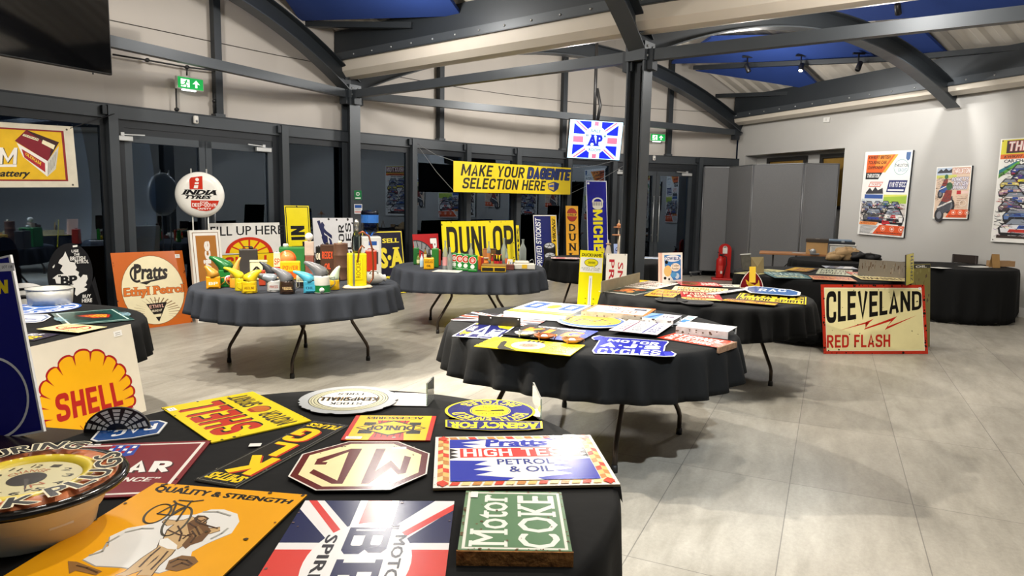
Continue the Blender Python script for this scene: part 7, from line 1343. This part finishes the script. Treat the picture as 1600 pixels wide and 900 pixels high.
s.text('THRUXTON', 48, 86, 96, 96, '#f0ece8', .06, .1, 0, 0, ('#b4604a', .04)); s.text('BENNETTS', 48, 72, 94, 79, '#e8e4ee', .06, .15, 0, 0, ('#4a3a54', .04)); s.text('BRITISH', 54, 64, 94, 71, '#e8e4ee', .06, .15, 0, 0, ('#4a3a54', .04)); s.text('SUPERBIKES', 44, 56, 92, 63, '#e8e4ee', .06, .15, 0, 0, ('#4a3a54', .04)); s.rect(64, 47, 76, 54, '#b82c34'); s.rect(78, 48, 96, 53, '#e6c8c0')
def bike(s, x, y, k, c):
    s.ell(x-8*k, y-14*k, 9*k, 9*k, '#2a2a30'); s.ell(x-8*k, y-14*k, 5*k, 5*k, '#7a7c84'); s.ell(x+10*k, y-2*k, 11*k, 10*k, '#26262c'); s.ell(x+10*k, y-2*k, 7*k, 6*k, '#6a6c74'); s.poly([(x-14*k, y-6*k), (x, y+12*k), (x+16*k, y+10*k), (x+12*k, y-8*k), (x, y-12*k)], c); s.poly([(x-6*k, y+4*k), (x+2*k, y+18*k), (x+14*k, y+18*k), (x+12*k, y+2*k)], '#8a3a34'); s.ell(x+8*k, y+23*k, 6*k, 5*k, '#3a6a44'); s.line([(x-12*k, y-4*k), (x+14*k, y+4*k)], 2*k, '#e0dcd8')
bike(s, 24, 60, .9, '#3a5a9c'); bike(s, 30, 28, 1.5, '#4a4c54'); bike(s, 62, 46, .6, '#c84a54') if 0 else None
for k in range(4): s.rect(66, 38-k*4, 92-k*4, 39.5-k*4, '#a48a7a')
scribble(s, 3, 18, 60, 80, 90, 10); scribble(s, 60, 18, 97, 45, 16, 11, ('#a48a7a', '#c88a84')); s.ell(84, 30, 10, 6, '#efe4da', inner=.85); social(s, 3, 18, 38); s.build()
g0, g1 = rwall(.43, 0, .045), rwall(-.52, 0, .045); M_, W_, H_ = fit([g0+Vector((0, 0, 2.62)), g1+Vector((0, 0, 2.62)), g1+Vector((0, 0, 1.09)), g0+Vector((0, 0, 1.09))], NRM)
s = wposter((M_, W_, H_), 'tall crowded poster of racing cars cut off by the right frame edge')
s.rect(2, 84, 98, 99, '#e2d83a'); s.rect(10, 86, 98, 98, '#3a2226'); s.text('THRUXTON', 13, 88, 96, 97, '#f4e4e0', .07, .05, 0, 0, ('#a83a3a', .03)); s.rect(2, 80.5, 98, 85, '#e2682a'); s.text('KWIKFIT BRITISH TOURING', 8, 81.3, 92, 84, '#3a1a14', .03, .15); s.text('CAR CHAMPIONSHIP', 8, 77, 80, 80, '#4a4a54', .04); s.text('MAY 2019', 30, 72.6, 80, 76, '#5a5a64', .04)
s.poly([(2, 66), (30, 78), (26, 78), (2, 70)], '#2a7a8c'); s.poly([(2, 62), (32, 76), (30, 78), (2, 66)], '#5aa83a')
for cx, cy, w_, c, l_ in ((36, 70, 34, '#3a4a9c', '#2a2a34'), (70, 69, 34, '#7a8cb0', '#2a2a34'), (44, 63, 46, '#2a3a7c', '#e2d83a'), (20, 57, 30, '#d9c86a', '#3a3a3a'), (74, 57, 40, '#d8cc3a', '#3a3a3a'), (22, 50, 36, '#c9a8a8', '#5a3a3a'), (70, 49, 40, '#8a3a44', '#3a2a2a'), (30, 43, 40, '#e6e0e0', '#4a6ab0'), (76, 41, 40, '#b4b0b4', '#a83a44'), (24, 35, 36, '#6a5a64', '#3a2a34'), (66, 34, 42, '#d9d4d6', '#8a2a34'), (36, 27, 44, '#5a7ab4', '#2a2a3a'), (80, 26, 36, '#c9c4c8', '#2a2a3a')): car(s, cx, cy, w_, w_*.3, c, l_)
car(s, 46, 15.5, 74, 17, '#e6e8ee', '#c8342a', '#2a4a9c'); s.rect(8, 4, 90, 6.5, '#3a2c28'); scribble(s, 3, 5, 97, 73, 200, 8); scribble(s, 3, 6, 97, 72, 50, 9, ('#d8c4d0', '#eceae6', '#c8323a', '#8a4ab0')); s.circ(4, 98, .6, '#2a2a2a'); s.circ(4, 2, .6, '#2a2a2a'); s.build()
M_, W_, H_ = stand((1287, 183.5), (1297, 183), (1296.5, 191), (1286.5, 191.5), RW+NRM*.012, wa); b = MB(); b.bbox((0, 0, 0), (W_, H_, .024), mat('#e2e2e0', .4), .006); t = thing('wall_switch', 'small white blank switch plate high on the right wall', 'switch', M=M_); b.build('plate', t); b = MB(); b.box((0, 0, .013), (W_*.3, H_*.5, .004), mat('#cfcfcc', .4)); b.build('rocker', t)
# ------------------------------------------------------------------ folding screens in the far corner
mfs = mat('#6f7072', .9, 0, .12, 90, .2, .15)
pts = [Vector((4.17, 15.25, 0)), Vector((4.70, 15.12, 0)), Vector((4.87, 14.12, 0)), Vector((5.60, 13.42, 0)), Vector((6.26, 13.40, 0))]
t = thing('folding_screen', 'grey fabric folding screen on castors closing off the far corner', 'screen', (0, 0, 0))
for a, c in zip(pts, pts[1:]):
    d = (c-a).normalized(); L = (c-a).length; mid = (a+c)/2; ang = math.atan2(d.y, d.x); o = MB(); o.bbox((mid.x, mid.y, 1.26), (L-.02, .05, 2.28), mfs, .015, ang); o.build('fabric_panel', t)
    o = MB(); o.box((mid.x, mid.y, 2.403), (L-.015, .055, .012), mat('#8a8c8e', .4, .6), ang); o.build('top_rail', t)
for i, a in enumerate(pts):
    o = MB(); o.tube([(a.x, a.y, .1), (a.x, a.y, 2.4)], .014, mat('#77797c', .4, .6), 8); o.build('hinge_post', t)
    o = MB(); n = Vector((-.75, -.66, 0)); o.beam(a+n*-.1+Vector((0, 0, .095)), a+n*.34+Vector((0, 0, .095)), .035, .03, mat('#c4c6c8', .3, .7)); f_ = o.build('stabiliser_foot', t)
    for s_ in (-.06, .30): o = MB(); q = a+n*s_; o.lathe([(.036, -.012), (.038, -.008), (.038, .008), (.036, .012)], mat('#3a3a3c', .5), 16, (q.x, q.y, .038), (1, 0, 0)); o.tube([(q.x, q.y, .04), (q.x, q.y, .085)], .01, mat('#c4c6c8', .3, .7), 6); o.build('castor', f_)
# fire extinguisher on its red stand
p = P(1127, 437, 0); k = (p-Vector((0, 0, H0))).dot(CF)/F; fa = face_ang(p)+.1; mr_ = mat('#c0201c', .3, .05, .05, 8)
t = thing('extinguisher_stand', 'red round-topped stand behind the fire extinguisher', 'stand', p, fa); b = MB(); hw, hh = 9.5*k, 56*k; ol = [(-hw, 0), (hw, 0)]+[(hw*math.cos(math.pi*j/16), hh-hw+hw*math.sin(math.pi*j/16)) for j in range(17)]; b.prism(ol, -.02, .02, mr_, Matrix.Translation((4*k, .12, 0)) @ Matrix.Rotation(math.pi/2, 4, 'X')); b.build('back_board', t)
b = MB(); b.bbox((0, 0, .02), (30*k, .34, .04), mr_, .015); b.build('foot_plate', t); b = MB(); b.box((4*k, .095, 45*k), (7*k, .004, 9*k), mat('#e6e2dc', .5)); b.lathe([(3.4*k, 0), (3.4*k, .004), (2.6*k, .004), (2.6*k, 0)], mat('#e6e2dc', .5), 20, (4*k, .098, 49*k), (0, -1, 0)); b.build('instruction_card', t)
t = thing('fire_extinguisher', 'red fire extinguisher with black hose on a red stand', 'fire extinguisher', p+Vector((-.04, 0, .042)), fa); b = MB(); r = 6.2*k; b.lathe([(r*.9, 0), (r, .02), (r, 27*k), (r*.8, 30.5*k), (r*.34, 32.5*k), (r*.3, 34*k), (0, 34*k)], mr_, 28); b.build('cylinder_body', t)
b = MB(); b.lathe([(r*.3, 33*k), (r*.34, 36*k), (r*.2, 37*k), (0, 37*k)], mat('#1c1c1e', .4), 14); b.beam((-r*.1, 0, 36*k), (r*.9, -.02, 37*k), .02, .016, mat('#1c1c1e', .4)); b.beam((-r*.1, 0, 38*k), (-r*.9, 0, 40*k), .02, .014, mat('#1c1c1e', .4)); b.build('valve_head', t)
b = MB(); b.tube([(r*.3, -.03, 35*k), (r*1.3, -.05, 33*k), (r*1.45, -.06, 22*k), (r*1.05, -.06, 10*k), (r*.9, -.05, 4*k)], .011, mat('#161617', .5), 8); b.build('hose', t); b = MB(); b.box((0, -r*1.0, 15*k), (r*1.0, .006, 9*k), mat('#cf3a30', .5)); b.box((.02, -r*1.02, 9*k), (r*.5, .006, 4*k), mat('#ded8d0', .5)); b.build('body_label', t)
# ------------------------------------------------------------------ tables by the right wall
p0 = Vector((5.18, 12.15, 0)); t = thing('trestle_table', 'long wooden-topped folding table with black steel legs by the grey screens', 'table', p0, -.36); b = MB(); b.bbox((0, 0, .735), (1.5, .62, .03), mat('#a8744a', .5, 0, .12, 6), .004); b.build('tabletop', t); mlg = mat('#141414', .45)
for sx in (-1, 1):
    for sy in (-1, 1): b = MB(); b.tube([(sx*.52, sy*.26, .72), (sx*.52, sy*.26, 0)], .014, mlg, 8); b.build('leg', t)
    b = MB(); b.tube([(sx*.52, -.26, .28), (sx*.52, .26, .28)], .011, mlg, 6); b.tube([(sx*.52, 0, .28), (sx*.12, 0, .71)], .01, mlg, 6); b.build('leg_brace', t)
p, k = base(1199, 428, 0); p = Vector((4.62, 12.4, 0)); t = thing('plastic_crate', 'blue plastic crate under the wooden-topped table', 'crate', p, -.3); b = MB(); mc_ = mat('#1f5aa8', .5); 
for z in (.03, .1, .17, .24): b.box((0, -.15, z), (.36, .012, .045), mc_); b.box((0, .15, z), (.36, .012, .045), mc_); b.box((-.175, 0, z), (.012, .3, .045), mc_); b.box((.175, 0, z), (.012, .3, .045), mc_)
for x in (-1, 1):
    for y in (-1, 1): b.box((x*.175, y*.15, .135), (.025, .025, .26), mc_)
b.box((0, 0, .006), (.36, .3, .012), mc_); b.build('crate_shell', t)
def onto(px, y_, z):   # a point of the level z under the pixel column px at distance y_
    d = ray(px, 395); return Vector((d.x/d.y*y_, y_, z))
ztt = .752; p = onto(1276, 11.98, ztt); t = thing('cardboard_box', 'cardboard box with a dark lid on the wooden-topped table', 'box', p, -.45); b = MB(); b.bbox((0, 0, .11), (.34, .26, .22), mat('#c29a66', .8, 0, .06, 10), .004); b.build('box_body', t); b = MB(); b.bbox((0, 0, .235), (.365, .285, .06), mat('#3f352c', .7, 0, .1, 10), .006); b.build('lid', t); b = MB(); b.lathe([(.03, .2655), (.03, .267)], mat('#c9c0b0', .6), 20, sx=1.2); b.build('lid_sticker', t)
p = onto(1316, 11.78, ztt); t = thing('storage_box', 'translucent white storage box beside the cardboard box', 'box', p, -.4); b = MB(); b.bbox((0, 0, .085), (.40, .28, .17), mat('#d4d3ce', .35, 0, .05, 8), .02); b.build('box_body', t); b = MB(); b.bbox((0, 0, .178), (.42, .30, .02), mat('#e4e3de', .35), .006); b.build('lid', t); b = MB(); b.lathe([(.012, 0), (.012, .004)], mat('#6a6a68', .4), 14, (-.02, -.141, .1), (0, -1, 0)); b.build('latch', t)
t = thing('tool_case', 'flat grey-blue tool case lying on the translucent storage box', 'case', p+Vector((-.03, 0, .189)), -.4); b = MB(); b.bbox((0, 0, .022), (.42, .24, .044), mat('#23262c', .5), .01); b.build('case_bottom', t); b = MB(); b.bbox((-.02, 0, .062), (.36, .22, .034), mat('#7d92a8', .4, .1), .01); b.build('case_lid', t); b = MB(); b.box((.02, -.115, .05), (.05, .012, .03), mat('#b4bcc4', .4)); b.build('latch', t)
p = onto(1249, 12.16, ztt); s = Sign('paper_sheet', 'white crumpled paper on the wooden-topped table', 'paper', Matrix.Translation(p+Vector((0, 0, .003))) @ Matrix.Rotation(-.5, 4, 'Z'), .24, .2, '#e9e8e4', thick=.002); s.build()
p = onto(1270, 11.80, ztt); t = thing('tape_dispenser', 'small silver tape dispenser in front of the cardboard box', 'tape dispenser', p, -.3); b = MB(); b.lathe([(.045, -.02), (.05, -.015), (.05, .015), (.045, .02)], mat('#b4b7ba', .3, .5), 20, (0, 0, .05), (0, 1, 0)); b.build('tape_roll', t); b = MB(); b.bbox((.03, 0, .012), (.15, .05, .024), mat('#9a9da0', .35, .5), .006); b.beam((-.03, 0, .02), (-.07, 0, .09), .045, .01, mat('#9a9da0', .35, .5)); b.build('dispenser_frame', t)
# round table with coat and bag
folding_table((5.1, 10.72), .70, 15, 'smaller round folding table holding a coat and a bag near the poster wall'); tablecloth((5.1, 10.72), .71, .62, BLK, 'long black cloth under the beige coat and black bag', seed=21, amp=.03)
def blob(name, mats, pts, label, cat, loc, rz=0, seed=1, rough=.5):
    """a soft crumpled form grown along a chain of points"""
    t = thing(name, label, cat, loc, rz); r = random.Random(seed); b = MB()
    for j, (q, rad, sc) in enumerate(pts):
        vs = []; fs = []; N, Mm = 20, 12; ph = [r.uniform(0, 6.28) for _ in range(6)]
        for i in range(Mm+1):
            th = math.pi*i/Mm
            for k in range(N):
                a = 2*math.pi*k/N; rr = rad*(1+.14*math.sin(3*a+ph[0]+2*th)+.1*math.sin(5*th+ph[1]+2*a)+.08*math.sin(7*a+ph[2])); x, y, z = rr*math.sin(th)*math.cos(a)*sc[0], rr*math.sin(th)*math.sin(a)*sc[1], rr*math.cos(th)*sc[2]; vs.append((q[0]+x, q[1]+y, max(0.0, q[2]+z)))
        for i in range(Mm):
            for k in range(N): fs.append((i*N+k, (i+1)*N+k, (i+1)*N+(k+1) % N, i*N+(k+1) % N))
        b.add(vs, fs, mats[j % len(mats)], True)
    return t, b
mco = mat('#b0926a', .85, 0, .2, 14, .3, .4); p = onto(1318, 10.62, .7515)
t, b = blob('coat', [mco], [((-.13, 0, .05), .12, (1.1, .9, .6)), ((.02, .02, .08), .15, (1.1, .9, .75)), ((.16, .0, .07), .12, (1, .9, .8)), ((-.2, -.06, .03), .09, (.9, .9, .7))], 'beige coat heaped on the black-clothed table by the wall', 'coat', p, 0, 3); b.build('coat_body', t); b = MB(); b.tube([(-.12, -.1, .03), (-.2, -.14, .05), (-.26, -.1, .04), (-.24, -.02, .04)], [.05, .05, .045, .03], mco, 12); b.build('sleeve', t)
p = onto(1352, 10.5, .7515); t, b = blob('soft_bag', [mat('#101012', .7, 0, .1, 12, .4, .2)], [((-.1, 0, .06), .12, (1.1, 1, .6)), ((.09, 0, .05), .13, (1.2, 1, .5))], 'black soft bag slumped in front of the beige coat', 'bag', p, 0, 6); b.build('bag_body', t); b = MB(); b.tube([(-.1, -.08, .1), (-.04, -.14, .12), (.06, -.14, .11), (.1, -.08, .09)], .009, mat('#1a1a1c', .6), 6); b.build('strap', t)
# large black-clothed table at the wall
TW = (6.44, 9.95); folding_table(TW, .75, 60, 'round folding table against the poster wall under a cloth that trails to the floor')
def hemw(a): return max(.25, .735-.48*max(0, math.cos(a-.65))**1.3)
tablecloth(TW, .76, hemw, BLK, 'black cloth trailing to the floor on the table with papers by the poster wall', seed=23, amp=.03, waves=17)
for q, lb in ((lay((1458, 417.5), (1474, 417), (1481, 419.5), (1462, 420)), 'white sheet at the left of the table by the poster wall'), (lay((1504, 415.5), (1540, 415), (1554, 418), (1516, 418.5)), 'white sheet in the middle of the table by the poster wall')): s = Sign('paper_sheet', lb, 'paper', q[0], q[1], q[2], '#e6e6e2', thick=.0015, group='sheets on the table by the wall'); s.rect(12, 40, 70, 46, '#a9a9a8'); s.rect(12, 60, 80, 66, '#a9a9a8'); s.build()
p = P(1563, 416, ZT1); t = thing('cardboard_tray', 'low brown cardboard tray on the table by the poster wall', 'box', p, -.1); b = MB(); mkb = mat('#a3815c', .8, 0, .08, 12); k = 9.9/F
for c, d in (((0, -.06, .04), (.32, .006, .08)), ((0, .06, .04), (.32, .006, .08)), ((-.16, 0, .04), (.006, .12, .08)), ((.16, 0, .04), (.006, .12, .08)), ((0, 0, .004), (.32, .12, .006))): b.box(c, d, mkb)
b.build('tray_walls', t); b = MB(); b.box((-.11, -.064, .045), (.07, .003, .05), mat('#d9cfc4', .6)); b.build('front_label', t)
p = P(1557, 418.5, ZT1); t = thing('folded_card', 'upright folded brown card standing in front of the cardboard tray', 'card', p, -.1); b = MB(); b.add([(-.05, 0, 0), (.05, 0, 0), (.05, .05, .19), (-.05, .05, .19), (-.05, .004, 0), (.05, .004, 0), (.05, .054, .19), (-.05, .054, .19)], [(0, 1, 2, 3), (7, 6, 5, 4), (0, 4, 5, 1), (1, 5, 6, 2), (2, 6, 7, 3), (3, 7, 4, 0)], mat('#a07c4a', .8, 0, .1, 12)); b.build('front_leaf', t); b = MB(); b.add([(-.05, .1, 0), (.05, .1, 0), (.05, .054, .19), (-.05, .054, .19), (-.05, .104, 0), (.05, .104, 0), (.05, .058, .19), (-.05, .058, .19)], [(0, 1, 2, 3), (7, 6, 5, 4), (0, 4, 5, 1), (1, 5, 6, 2), (2, 6, 7, 3), (3, 7, 4, 0)], mat('#8a6a3e', .8, 0, .1, 12)); b.build('rear_leaf', t)
# chair behind that table
d = ray(1496, 402); p = Vector((d.x/d.y*10.62, 10.62, 0)); t = thing('chair', 'dark wooden chair with a slotted back behind the table by the poster wall', 'chair', p, math.radians(114)); md = mat('#2a211d', .45, 0, .1, 10); b = MB(); b.bbox((0, 0, .445), (.40, .36, .035), md, .01); b.build('seat', t)
for x in (-1, 1):
    b = MB(); b.tube([(x*.18, .18, .43), (x*.19, .2, 0)], .018, md, 8); b.build('leg', t); b = MB(); b.tube([(x*.18, -.18, .86), (x*.18, -.17, .43), (x*.19, -.2, 0)], .017, md, 8); b.build('leg', t)
b = MB(); b.bbox((0, -.182, .80), (.40, .025, .13), md, .008); b.bbox((0, -.178, .62), (.37, .02, .06), md, .006); b.build('backrest', t)
# ------------------------------------------------------------------ cream and red sign on the floor, rusty sign behind it
s = tilted('enamel_sign', 'large cream sign with red border, black heading and red lightning bolts standing on the floor', (1282.5, 553), (1449, 553.5), (1287, 445), (1445.5, 444.5), '#e0d6a0', 12, edge='#8a2a1c')
s.frame(0, 4.6, '#b8321e'); s.frame(4.6, 1, '#e6e0c4')
def zk(x, y): return (1300+x/5, 380+y/5)
s.ptext('CLEVELAND', [(1291, 455), (1440, 455), (1440, 483), (1291, 506)], '#17140f', .058)
s.px([zk(50, 684), zk(260, 618), zk(326, 590), zk(268, 640), zk(262, 662), zk(510, 570), zk(440, 640), zk(436, 650), zk(664, 562), zk(412, 678), zk(460, 608), zk(250, 676), zk(290, 622)], '#b8281c')
s.ptext('RED FLASH', [(1292, 523.5), (1391, 522.5), (1391, 542), (1292, 543.5)], '#b8281c', .055); s.chips(46, '#241c14', 91, 1.5, .55); s.chips(30, '#2a1c14', 92, 2.4); s.tagbox(94, 92.5, 96.5, 96); s.build()
s = tilted('enamel_sign', 'rusty olive-yellow sign with lettered top edge leaning behind the large cream sign', (1424, 545), (1453.5, 541.5), (1424, 413), (1453, 412), '#7d7436', 5, thick=.02)
rr_ = random.Random(12)
for k in range(26): x, y = rr_.uniform(4, 92), rr_.uniform(4, 92); s.poly([(x, y), (x+rr_.uniform(2, 10), y+rr_.uniform(0, 3)), (x+rr_.uniform(0, 8), y+rr_.uniform(3, 9)), (x-2, y+3)], rr_.choice(['#5a4a2a', '#6a5a2c', '#8a8244', '#4a3a24']))
s.rect(2, 95, 98, 99, '#26241c'); s.text('OIL', 20, 95.6, 80, 98.4, '#d9d6cc', .04); s.build()
# ------------------------------------------------------------------ ceiling fittings of the right-hand bay
def spotlight(px, py, z, tilt, lit, label, power=0, to=None):
    p = hang(px, py, 'b', .48); t = thing('track_spotlight', label, 'spotlight', p, 0, 'black track spotlights'); d = (Vector(to)-p).normalized() if to else Vector((math.sin(tilt), -.2, -math.cos(tilt))).normalized(); mk_ = mat('#141416', .4); b = MB()
    b.lathe([(.03, -.09), (.042, -.08), (.045, .07), (.04, .075)], mk_, 20, (0, 0, 0), d, cap=False); b.lathe([(0, -.09), (.03, -.09)], mk_, 20, (0, 0, 0), d, cap=False); b.build('lamp_barrel', t)
    b = MB(); b.lathe([(.038, .055), (.036, .058), (0, .06)], mat('#fff6e6', .4, 0, 0, 1, .5, 0, 14) if lit else mat('#2a2a2c', .2), 20, (0, 0, 0), d); b.build('lens', t)
    b = MB(); b.tube([(0, 0, .0), (.0, .03, .09), (0, .03, .22)], .012, mk_, 8); b.box((0, .03, .22), (.2, .04, .03), mk_); b.build('bracket', t)
    if lit and power: spot(p+d*.09, p+d*3, power, 62, .5, .04, (1, .97, .92))
spotlight(1403, 15, 3.95, 0, 1, 'lit spotlight hanging at the top right, aimed at the poster wall', 150, (6.75, 11.8, 2.35)); spotlight(1252, 106, 3.82, .1, 1, 'small lit spotlight pointing straight down near the farthest blue panel', 60, (3.6, 10.6, 0)); spotlight(1342, 104, 3.82, -.4, 0, 'unlit black spotlight against the bare corrugated deck'); spotlight(1168, 107, 3.9, .4, 0, 'unlit black spotlight on the rail left of the lit one')
p = P(1499, 38, 4.0); t = thing('emergency_light', 'slim emergency light fitting with a green pilot lamp under the roof deck', 'light fitting', p, -.45); b = MB(); b.bbox((0, 0, 0), (.42, .07, .06), mat('#c9cac6', .4, .1), .01); b.build('fitting_case', t); b = MB(); b.lathe([(.012, 0), (.012, .01)], mat('#3ae07a', .4, 0, 0, 1, .5, 0, 3), 10, (-.12, -.036, 0), (0, -1, 0)); b.build('pilot_lamp', t)
p = P(1576, 32, 4.1); t = thing('ceiling_speaker', 'small grey ceiling fitting at the far top right under the deck', 'ceiling fitting', p); b = MB(); b.lathe([(0, .03), (.07, .03), (.08, .0), (.06, -.02), (0, -.02)], mat('#b9bab6', .4, .2), 20); b.build('fitting_case', t)
